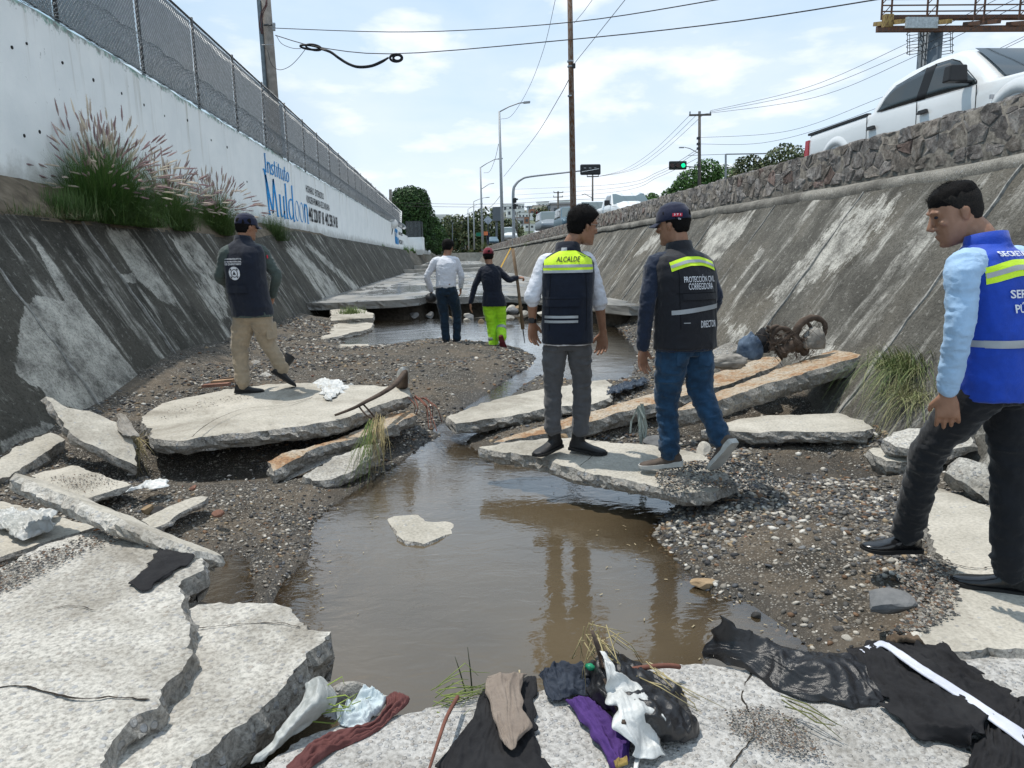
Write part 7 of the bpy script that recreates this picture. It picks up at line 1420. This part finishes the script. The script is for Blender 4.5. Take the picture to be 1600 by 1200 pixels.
# ================================================================ RAGS, PLASTIC, DRIFTWOOD
def fab(name, c1, c2, rough=.85, bst=.5, spec=.25, trans=0):
    m = Mat(name, rough, spec); m.out(m.ramp(m.noise(7, 6, .65), [(.32, c1), (.66, c2)]), None, m.bump(m.noise(60, 6, .75), bst, .008))
    if trans: m.b.inputs['Transmission Weight'].default_value = trans
    return m.m
BLKC = fab('black_wet_cloth', (.010, .010, .012), (.022, .022, .024)); BLKP = fab('black_plastic_film', (.008, .008, .010), (.02, .02, .022), .32, .35, .5); TAUP = fab('taupe_cloth', (.15, .12, .10), (.26, .215, .18)); PURP = fab('purple_cloth', (.045, .02, .11), (.085, .04, .19)); NVYC = fab('navy_cloth_rag', (.014, .020, .034), (.04, .05, .07), .7); MARC = fab('maroon_cloth', (.085, .03, .03), (.16, .065, .06)); PLW = fab('white_plastic_film', (.42, .43, .42), (.66, .67, .66), .4, .4, .5); PLT = fab('cloudy_plastic_film', (.40, .42, .41), (.66, .67, .64), .35, .4, .5, .25); PBL = fab('pale_blue_cloth', (.40, .48, .52), (.58, .64, .66), .8); GRC = fab('grey_cloth', (.16, .15, .135), (.34, .32, .29)); DEN = fab('denim_bundle', (.03, .05, .09), (.14, .19, .26)); WTAPE = fab('white_tape', (.45, .47, .56), (.62, .64, .72), .5, .2); TARP = fab('dark_blue_tarp', (.012, .02, .035), (.03, .045, .07), .4, .4, .5)
def cloth(name, rows, z, label, mat, n=(60, 48), amp=.018, fs=(2.0, 9.0), seed=1, cat='cloth', par=None, edge=.11, th=.0014, lift=.006, crump=.3):
    m = max(len(r) for r in rows); C = [catmull([(p[0], p[1], (p[2] if len(p) > 2 else 0)) for p in r], n[1]) for r in rows]; G = catmull(np.array(C), n[0]); nu, nv = n; rg = np.random.default_rng(seed)
    P = np.array([[W(G[i, j, 0], G[i, j, 1], z+G[i, j, 2]) for j in range(nv)] for i in range(nu)])
    U, Vv = np.meshgrid(np.linspace(0, 1, nu), np.linspace(0, 1, nv), indexing='ij'); Lu = np.linalg.norm(P[-1, nv//2]-P[0, nv//2]); Lv = np.linalg.norm(P[nu//2, -1]-P[nu//2, 0])
    q = np.stack([U*Lu*fs[0]*4+seed, Vv*Lv*fs[1]*4, U*0], -1); wq = q+.8*vn(q, .5, seed)[..., None]; rd = 1-np.abs(vn(wq, 1, seed))*1.8; fine = fbm(P*V3(1, 1, 1)+seed, 26, 3, seed+2)
    q2 = q*2.6+1.5*vn(q, 1.1, seed+3)[..., None]; r2 = 1-np.abs(vn(q2, 1, seed+5))*2.4; c3 = 1-np.abs(vn(P*V3(1, 1, 0)+.02*vn(P, 20, seed)[..., None], 34, seed+7))*2; c4 = 1-np.abs(vn(P*V3(1, 1, 0)+.05*vn(P, 9, seed+11)[..., None], 15, seed+12))*2; h = amp*((.8*np.maximum(rd, 0)**1.6+.45*np.maximum(r2, 0)**1.4)*(.25 if 'film' in mat.name else 1)+.28*np.maximum(c3, -.3)+(.75 if 'film' in mat.name else .15)*np.maximum(c4, -.2))+amp*crump*fine+lift; e = np.minimum.reduce([U, 1-U, Vv, 1-Vv]); h = h*np.clip(e*8+.35, 0, 1)+.003
    P = P+np.stack([amp*.8*vn(P, 9, seed+4), amp*.8*vn(P, 9, seed+6), h], -1); j = edge*min(Lu, Lv)*np.exp(-e*22)
    P[..., 0] += j*vn(P, 22, seed+8); P[..., 1] += j*vn(P, 22, seed+9)
    o = obj(name, P.reshape(-1, 3), gridfaces(nu, nv), mat, par, True); md = o.modifiers.new('solid', 'SOLIDIFY'); md.thickness = th; md.offset = 1
    if par is None: tag(o, label, cat)
    return o
cloth('cloth', [[(250, 838), (262, 845), (285, 852), (310, 862)], [(246, 862), (258, 868), (278, 874), (300, 876)], [(232, 886), (245, 892), (262, 896), (277, 893)], [(206, 912), (216, 922), (228, 924), (240, 916)]], .135, 'black torn cloth lying on the tip of the huge corner slab', BLKC, amp=.006, fs=(2, 4), lift=.008)
cloth('cloth', [[(0, 812), (10, 800), (25, 806)], [(22, 826), (30, 806), (45, 812)], [(38, 842), (52, 812), (60, 800)], [(66, 838), (72, 806), (84, 800)], [(78, 828), (88, 800), (101, 794)]], .02, 'crumpled white plastic bag with red print at the left edge', PLW, amp=.035, fs=(3, 5), seed=4, cat='plastic bag', crump=.6)
cloth('cloth', [[(-15, 815), (-5, 800)], [(12, 835), (14, 806)], [(40, 838), (36, 818)]], .02, 'second white plastic scrap beside the printed bag at the left edge', PLT, amp=.03, seed=14, cat='plastic bag')
cloth('cloth', [[(181, 650, .16), (190, 648, .16)], [(183, 668, .12), (203, 664, .12)], [(190, 682, .08), (216, 684, .06)]], .10, 'limp grey rag hanging beside the tilted slab on the left', GRC, n=(41, 48), amp=.02, fs=(1, 12), seed=6)
cloth('cloth', [[(488, 602), (500, 594), (512, 597)], [(505, 615), (515, 604), (530, 598)], [(508, 626), (522, 616), (540, 604)], [(528, 622), (538, 612), (555, 601)]], .21, 'white and green plastic wrapper on the large left slab', PLW, amp=.03, fs=(3, 5), seed=8, cat='plastic bag', crump=.6)
cloth('cloth', [[(204, 770), (215, 762)], [(225, 764), (232, 755)], [(245, 765), (248, 752)], [(262, 762), (264, 753)]], -.01, 'white plastic scrap on the left gravel near the thin slabs', PLW, amp=.02, seed=9, cat='plastic bag')
cloth('cloth', [[(488, 1068, .10), (505, 1060, .11), (518, 1078, .08)], [(474, 1096, .08), (500, 1094, .10), (520, 1098, .05)], [(450, 1130, .05), (474, 1130, .07), (494, 1126, .02)], [(418, 1166, .02), (440, 1164, .03), (456, 1156, .0)], [(392, 1196, .0), (408, 1194, .0), (415, 1188, .0)]], -.03, 'cloudy plastic film wedged under the edge of the pale rough slab', PLT, n=(70, 48), amp=.016, fs=(.6, 10), seed=10, cat='plastic sheet')
cloth('cloth', [[(530, 1122), (548, 1102), (566, 1092)], [(548, 1134), (566, 1116), (584, 1098)], [(575, 1140), (592, 1122), (600, 1102)]], -.03, 'pale blue rag bunched beside the concrete lump', PBL, amp=.03, fs=(4, 6), seed=12, crump=.6)
cloth('cloth', [[(596, 1096), (612, 1090), (632, 1100)], [(596, 1118), (612, 1112), (628, 1112)], [(560, 1140), (572, 1142), (606, 1130)], [(520, 1158), (530, 1168), (560, 1158)], [(484, 1178), (492, 1192), (520, 1182)], [(446, 1200), (452, 1214), (486, 1204)]], -.03, 'long maroon garment twisted across the aggregate slab', MARC, n=(96, 38), amp=.022, fs=(1.2, 9), seed=13, crump=.4)
cloth('cloth', [[(758, 1078), (790, 1066), (838, 1064)], [(742, 1110), (780, 1100), (840, 1108)], [(728, 1140), (775, 1140), (838, 1150)], [(700, 1176), (760, 1180), (842, 1186)], [(676, 1230), (750, 1230), (858, 1226)]], -.03, 'black trousers spread at the bottom edge under the taupe garment', BLKC, n=(80, 64), amp=.014, fs=(1.0, 5), seed=15)
cloth('cloth', [[(762, 1062, .02), (790, 1056, .03), (822, 1056, .02)], [(758, 1080, .02), (786, 1076, .03), (812, 1076, .02)], [(768, 1110, .02), (790, 1108, .02), (816, 1108, .02)], [(778, 1140, .02), (796, 1142, .02), (832, 1136, .02)], [(786, 1166, .02), (800, 1172, .02), (808, 1158, .02)]], -.01, 'taupe sleeveless garment with frilled hem lying on the black trousers', TAUP, n=(73, 54), amp=.011, fs=(.7, 9), seed=16, edge=.10)
cloth('cloth', [[(840, 1056, .02), (862, 1046, .03), (918, 1042, .02)], [(848, 1076, .02), (880, 1066, .03), (924, 1066, .02)], [(862, 1100, .01), (888, 1096, .02), (922, 1090, .01)]], -.03, 'dark navy rag folded at the pool edge beside the purple trousers', NVYC, n=(54, 54), amp=.022, fs=(3, 6), seed=17)
cloth('cloth', [[(880, 1098, .01), (900, 1092, .02), (925, 1096, .01)], [(900, 1126, .01), (920, 1118, .02), (940, 1116, .01)], [(926, 1156, .01), (944, 1146, .02), (965, 1140, .01)], [(950, 1190, .01), (966, 1180, .01), (983, 1166, .01)], [(962, 1206, .01), (974, 1200, .01), (984, 1190, .01)]], -.03, 'purple trouser leg with a yellow stained cuff', PURP, n=(73, 41), amp=.020, fs=(.8, 7), seed=18)
cloth('cloth', [[(962, 1196, .02), (972, 1192, .02), (982, 1188, .02)], [(966, 1206, .02), (974, 1203, .02), (983, 1200, .02)]], -.02, 'yellow stained cuff rag at the end of the purple trouser leg', fab('yellow_stained_cloth', (.10, .07, .03), (.45, .33, .10)), n=(22, 28), amp=.012, seed=19)
cloth('plastic_bag', [[(925, 1050, .04), (950, 1022, .10), (985, 1042, .02)], [(930, 1084, .03), (975, 1070, .10), (1042, 1068, .02)], [(940, 1112, .02), (990, 1100, .12), (1064, 1086, .03)], [(962, 1134, .02), (1020, 1128, .11), (1088, 1118, .02)], [(1000, 1164, .01), (1045, 1156, .06), (1090, 1142, .01)], [(1040, 1172, .0), (1062, 1172, .02), (1084, 1160, .0)]], -.03, 'bulky black plastic bag behind the white shredded film', BLKP, n=(80, 70), amp=.030, fs=(2, 4), seed=20, cat='plastic bag')
cloth('plastic_sheet', [[(938, 1018, .24), (944, 1018, .24)], [(938, 1054, .20), (958, 1058, .18)], [(946, 1086, .14), (1000, 1086, .12)], [(960, 1120, .13), (1024, 1118, .12)], [(972, 1150, .10), (1030, 1150, .05)], [(992, 1180, .04), (1036, 1190, .01)]], -.03, 'white shredded plastic film snagged on a stick over the black bag', PLW, n=(86, 41), amp=.020, fs=(.7, 10), seed=21, cat='plastic sheet', edge=.22)
cloth('plastic_strip', [[(983, 1140, .06), (990, 1140, .06)], [(992, 1170, .02), (1000, 1172, .02)], [(990, 1206, .01), (996, 1206, .01)]], -.03, 'narrow white strip trailing below the shredded film', PLW, n=(32, 9), amp=.004, seed=22, cat='plastic strip')
cloth('plastic_sheet', [[(1128, 966, .20), (1112, 1000, .08), (1100, 1026, .01), (1108, 1032, .0)], [(1150, 985, .14), (1150, 1010, .08), (1142, 1028, .04), (1140, 1040, .01)], [(1196, 1002, .09), (1190, 1020, .06), (1186, 1042, .03), (1184, 1066, .0)], [(1240, 1020, .05), (1240, 1040, .07), (1236, 1066, .03), (1224, 1088, .0)], [(1290, 1026, .03), (1300, 1046, .07), (1290, 1078, .03), (1286, 1100, .0)], [(1330, 1030, .02), (1346, 1056, .03), (1344, 1086, .03), (1330, 1112, .0)], [(1350, 1060, .02), (1366, 1080, .02), (1376, 1098, .01), (1370, 1110, .0)]], -.03, 'glossy black plastic sheet with a raised corner at the right end of the pool', BLKP, n=(102, 64), amp=.020, fs=(1.6, 7), seed=23, cat='plastic sheet')
cloth('trousers_rag', [[(1330, 1022, .02), (1362, 1012, .03), (1402, 1006, .02), (1476, 1010, .01)], [(1352, 1062, .02), (1400, 1046, .03), (1450, 1030, .02), (1510, 1040, .01)], [(1386, 1104, .01), (1436, 1084, .04), (1490, 1062, .02), (1540, 1070, .01)], [(1424, 1148, .01), (1476, 1124, .05), (1530, 1096, .03), (1590, 1100, .01)], [(1490, 1166, .0), (1530, 1150, .05), (1580, 1130, .03), (1640, 1130, .01)]], -.03, 'black trousers sprawled in the lower right corner under a white stripe', BLKC, n=(96, 73), amp=.024, fs=(.9, 5), seed=24)
cloth('trousers_rag', [[(1540, 1122, .03), (1590, 1100, .03), (1660, 1100, .02)], [(1520, 1164, .02), (1580, 1156, .04), (1660, 1150, .02)], [(1508, 1220, .0), (1580, 1230, .03), (1680, 1230, .0)]], -.03, 'second black garment in the extreme lower right corner', BLKC, n=(54, 54), amp=.02, seed=25)
cloth('white_tape', [[(1342, 1016, .035), (1350, 1022, .035)], [(1360, 1010, .04), (1368, 1017, .04)], [(1378, 1004, .045), (1378, 1013, .045)], [(1410, 1022, .05), (1402, 1030, .05)], [(1440, 1042, .055), (1430, 1050, .055)], [(1520, 1092, .06), (1506, 1100, .06)], [(1640, 1168, .05), (1622, 1184, .05)]], -.02, 'white satin stripe running over the black trousers at the lower right', WTAPE, n=(80, 9), amp=.003, seed=26, cat='strip', edge=.02)
cloth('cloth', [[(1386, 1006, .02), (1404, 1000, .03), (1440, 1002, .02)], [(1394, 1012, .02), (1412, 1008, .03), (1446, 1010, .02)]], -.02, 'small brown rag above the white stripe by the right floor slab', fab('brown_rag', (.06, .045, .03), (.14, .10, .07)), n=(22, 38), amp=.02, seed=27)
_pf = fab('grey_green_film', (.26, .31, .28), (.46, .50, .46), .5)
cloth('tarp', [[(945, 612), (965, 604), (1010, 592)], [(950, 620), (975, 612), (1012, 600)]], .03, 'dark blue tarpaulin scrap behind the long ramp slab', TARP, amp=.03, seed=29, cat='tarpaulin')
# branch with snagged bag on the large left slab
BRN = plain('grey_brown_branch', (.10, .075, .06), .9, .2, var=.4, bmp=.6); TWG = plain('reddish_twig', (.17, .075, .055), .85, .2, var=.3); STRW = plain('dry_straw', (.34, .29, .16), .9, .1, var=.35)
t = thing('branch', tuple(W(560, 640, .25)), 'bare driftwood branch lying over the front edge of the large left slab', 'branch')
MB().tube(catmull([W(523, 649, .22), W(552, 638, .27), W(575, 626, .31), W(598, 614, .33), W(618, 600, .36), W(632, 582, .44)], 24), list(np.linspace(.010, .028, 24)), 7).build('limb', BRN, t, True); MB().tube([W(628, 606, .22), W(630, 596, .32), W(634, 580, .45)], [.06, .05, .02], 8).build('stump', BRN, t, True)
for a in (((566, 630, .30), (585, 652, .14), (590, 668, .02)), ((560, 634, .28), (574, 650, .2), (594, 658, .12))): MB().tube(catmull([W(*p) for p in a], 10), [.008]*10, 5).build('twig', BRN, t, True)
cloth('plastic_bag', [[(622, 582, .40), (630, 575, .46), (638, 574, .46)], [(622, 590, .34), (632, 588, .38), (640, 590, .34)], [(626, 600, .26), (634, 602, .28), (640, 600, .26)]], .0, 'dirty white bag snagged on the stump of the driftwood branch', PLW, n=(28, 28), amp=.02, seed=31, cat='plastic bag')
rg = np.random.default_rng(3); t = thing('root_tangle', tuple(W(665, 640, .05)), 'reddish roots hanging into the gap at the head of the pool', 'roots')
for k in range(9):
    x0 = 636+rg.uniform(0, 30); x1 = x0+rg.uniform(-5, 48); MB().tube(catmull([W(x0, 617+rg.uniform(0, 6), .20), W((x0+x1)/2+6, 628+rg.uniform(0, 10), .16), W(x1, 655+rg.uniform(-8, 22), .0)], 12), [.006]*6+[.004]*6, 5).build('root', TWG, t, True)
def strawtuft(c0, c1, n, label, L, seed, mt=STRW, r_=.0022, spread=.25):
    rg = np.random.default_rng(seed); b = MB(); c0, c1 = np.array(c0), np.array(c1)
    for k in range(n): d = (c1-c0)+rg.normal(size=3)*L*spread; s = c0+rg.normal(size=3)*.025; b.tube([s, s+d*.5+rg.normal(size=3)*.02, s+d*rg.uniform(.7, 1.2)], [r_, r_, r_*.4], 3)
    o = b.build('straw_bundle', mt, None, True); tag(o, label, 'straw', kind=None); return o
strawtuft(W(592, 655, .17), W(590, 722, -.08), 60, 'bundle of straw and grass hanging from the branch over the sandy narrow slab', .16, 5); strawtuft(W(578, 662, .15), W(560, 745, -.1), 26, 'green grass stalks trailing beside the straw bundle', .25, 6, plain('green_stalk', (.12, .17, .05), .8), .0025, .2)
_b = MB(); _rg = np.random.default_rng(28)
for k in range(26):
    a = WY(_rg.uniform(996, 1006), _rg.uniform(630, 640), 5.45); e_ = a+V3(_rg.normal()*.03, _rg.normal()*.03, -_rg.uniform(.16, .36)); m_ = lerp(a, e_, .5)+_rg.normal(size=3)*.014; w2 = V3(_rg.uniform(.003, .010), _rg.normal()*.004, 0)
    for p0_, p1_ in ((a, m_), (m_, e_)): _b.add([p0_-w2, p0_+w2, p1_+w2*.8, p1_-w2*.8], [(0, 1, 2, 3)])
tag(_b.build('plastic_strip', _pf, None), 'wispy grey-green plastic hanging from the long ramp slab', 'plastic strip')
strawtuft(W(212, 688, .1), W(222, 712, .0), 60, 'straw caught in the gap left of the large left slab', .14, 7, spread=.8); strawtuft(W(930, 990, .18), W(945, 1035, .05), 34, 'dry grass wound round the stick above the shredded film', .06, 8, spread=.8); strawtuft(W(1010, 1060, .05), W(1095, 1118, -.01), 16, 'straw stalks lying right of the black plastic bag', .07, 9, spread=.5)
strawtuft(W(1222, 1104, .0), W(1300, 1142, -.01), 9, 'thin bundle of green stalks on the aggregate slab below the plastic sheet', .07, 10, plain('olive_stalk', (.12, .13, .04), .8), .0028, .12); strawtuft(W(690, 1090, .0), W(765, 1078, .0), 22, 'green stalks along the lip of the aggregate slab beside the reeds', .05, 11, plain('fresh_stalk', (.16, .2, .06), .8), .0022, .4); strawtuft(W(500, 1106, .02), W(560, 1096, .03), 8, 'single green stem between the plastic film and the concrete lump', .1, 12, plain('green_stem', (.2, .26, .06), .8), .003, .1)
for a, lb in ((((715, 1089, .03), (698, 1120, .05), (684, 1160, .04), (668, 1210, .0)), 'red-brown cane leaning on the aggregate slab left of the black trousers'),): tag(MB().tube(catmull([W(*p) for p in a], 16), list(np.linspace(.0075, .0045, 16)), 7).build('cane', TWG, None, True), lb, 'stick')
for a, lb in ((((738, 1084, .0), (736, 1050, .08), (733, 1018, .15)), 'right one of two thin reeds standing at the pool edge'), (((728, 1084, .0), (720, 1060, .07), (713, 1036, .12)), 'left one of two thin reeds standing at the pool edge')): tag(MB().tube([W(p[0], 1084, -.03)+V3(0, 0, p[2]*1.2) for p in a], [.003, .0025, .001], 5).build('reed', plain('dark_reed', (.04, .05, .025), .8), None, True), lb, 'reed')
tag(MB().tube(catmull([W(962, 1050, .04), W(1000, 1044, .06), W(1040, 1040, .05), W(1062, 1042, .03)], 12), [.009]*12, 6).build('stick', TWG, None, True), 'brown stick lying along the pool edge behind the black bag', 'stick'); tag(MB().tube([W(925, 985, .26), W(934, 1010, .2), W(942, 1050, .05), W(975, 1130, .10)], [.006, .010, .011, .008], 6).build('stick', BRN, None, True), 'upright stick holding the white shredded film', 'stick')
tag(MB().tube([W(915, 1040, .06), W(922, 1042, .07), W(932, 1046, .05)], [.008, .014, .006], 6).build('bottle_scrap', plain('green_plastic', (.02, .30, .15), .3, .5), None, True), 'small bright green plastic scrap beside the stick', 'scrap')
# bundle of roots, jacket and rags on the propped slabs
bp = lambda px, py, y=7.15: WY(px, py, y)
t = thing('root_wad', tuple(bp(1245, 550)), 'brown tangled root wad resting on the highest propped slab', 'roots')
rg = np.random.default_rng(19)
for pts, r_ in (((1206, 548), (1208, 524), (1218, 512), (1232, 516), (1246, 530), (1252, 548)), .028), (((1240, 545), (1244, 518), (1256, 503), (1274, 497), (1287, 503), (1290, 512)), .040), (((1290, 510), (1286, 524), (1274, 540)), .022), (((1215, 552), (1235, 540), (1262, 550)), .075), (((1200, 518), (1214, 509), (1230, 520)), .020), (((1222, 548), (1228, 528), (1240, 522), (1256, 534)), .03), (((1204, 540), (1220, 532), (1244, 540)), .035), (((1198, 510), (1208, 520), (1222, 526)), .014), (((1262, 505), (1270, 518), (1266, 540)), .018):
    Q = catmull([bp(*p) for p in pts], 18); Q = Q+np.stack([vn(Q, 9, k) for k in (1, 2, 3)], -1)*.018; MB().tube(Q, list(r_*(.8+.45*rg.random(18))*np.linspace(1.15, .55, 18)), 7).build('root', BRN, t, True)
rg = np.random.default_rng(9); b = MB()
for k in range(130): s = bp(rg.uniform(1202, 1275), rg.uniform(520, 553), 7.05+rg.uniform(0, .2)); b.tube([s, s+rg.normal(size=3)*.07, s+rg.normal(size=3)*.13], [.004, .003, .001], 3)
o = b.build('fine_roots', BRN, t); o['kind'] = 'stuff'
def lump(c, r, label, mt, seed, cat='cloth', sq=(1, .8, .8)):
    b = MB(); ball(b, V3(0, 0, 0), (1, 1, 1), n=28, m=20); V = np.array(b.v); N = V.copy(); q = V*V3(1, 1, 2.2); h = 1+.22*(1-2*np.abs(vn(q+.4*vn(q, 2, seed)[:, None], 2.2, seed)))+.10*fbm(V, 6, 3, seed); V = V*h[:, None]*np.array(sq)*r+np.array(c); V[:, 2] = np.maximum(V[:, 2], c[2]-r*.55); o = obj('cloth_bundle', V, b.f, mt, None, True); return tag(o, label, cat)
lump(bp(1172, 548), .15, 'balled-up blue denim jacket left of the root wad', DEN, 3, sq=(.75, .7, 1.05)); lump(bp(1190, 540, 7.25), .12, 'dark rag squeezed between the denim jacket and the root wad', BLKC, 4, sq=(.6, .8, 1.3)); lump(bp(1272, 535, 7.1), .11, 'grey dirty rag hanging on the right of the root wad', GRC, 5, sq=(.9, .7, 1.2)); lump(bp(1140, 566, 6.9), .12, 'pale grey rubble-like sack left of the denim jacket', GRC, 6, sq=(1.3, .8, .6))
for i, (x, y_, L) in enumerate(((318, 603, 40), (332, 597, 34), (345, 593, 26))):
    a, b_ = W(x, y_, .2), W(x+L, y_-3, .22); tag(MB().bar(a, b_, .09, .03).build('plank', [RK['red'], plain('pale_plank', (.34, .22, .14), .9, .2, var=.3), BRN][i], None), ['reddish broken plank at the back corner of the large left slab', 'pale split plank beside the khaki trousers', 'dark splinter of wood behind the pale split plank'][i], 'plank')
for i, (px, py, L, z) in enumerate(((146, 829, .03, .14), (228, 854, .028, .14), (820, 690, .04, -.15))): p = W(px, py, z); tag(MB().tube([p, p+V3(L, .012, .006), p+V3(L*1.7, .008, .0)], [.003, .007, .002], 5).build('dry_leaf', plain('brown_leaf', (.22, .09, .03), .8), None, True), ['small orange-brown leaf near the top of the huge corner slab', 'small orange-brown leaf left of the black torn cloth', 'small leaf floating at the head of the pool'][i], 'leaf')
rg = np.random.default_rng(61); V = []; Fc = []
while len(V) < 4*170:
    px, py = rg.uniform(470, 1230), rg.uniform(700, 1075); y_ = W(px, py, -.22)
    if not inpoly(np.array([y_[:2]]), POOL)[0] or polydist(np.array([y_[:2]]), POOL)[0] > .12+.5*rg.random()**3: continue
    a = rg.uniform(0, 6.3); L = rg.uniform(.003, .016); w_ = rg.uniform(.001, .004); k = len(V); z = float(zw(y_[1]))+.006
    for u, v in ((-1, -1), (1, -1), (1, 1), (-1, 1)): V.append((y_[0]+cos(a)*L*u-sin(a)*w_*v, y_[1]+sin(a)*L*u+cos(a)*w_*v, z))
    Fc.append((k, k+1, k+2, k+3))
tag(obj('floating_debris', V, Fc, plain('floating_chaff', (.30, .25, .16), .9, var=.5, sc=40), None), 'bits of straw and chaff floating along the margin of the brown pool', 'debris', kind='stuff')
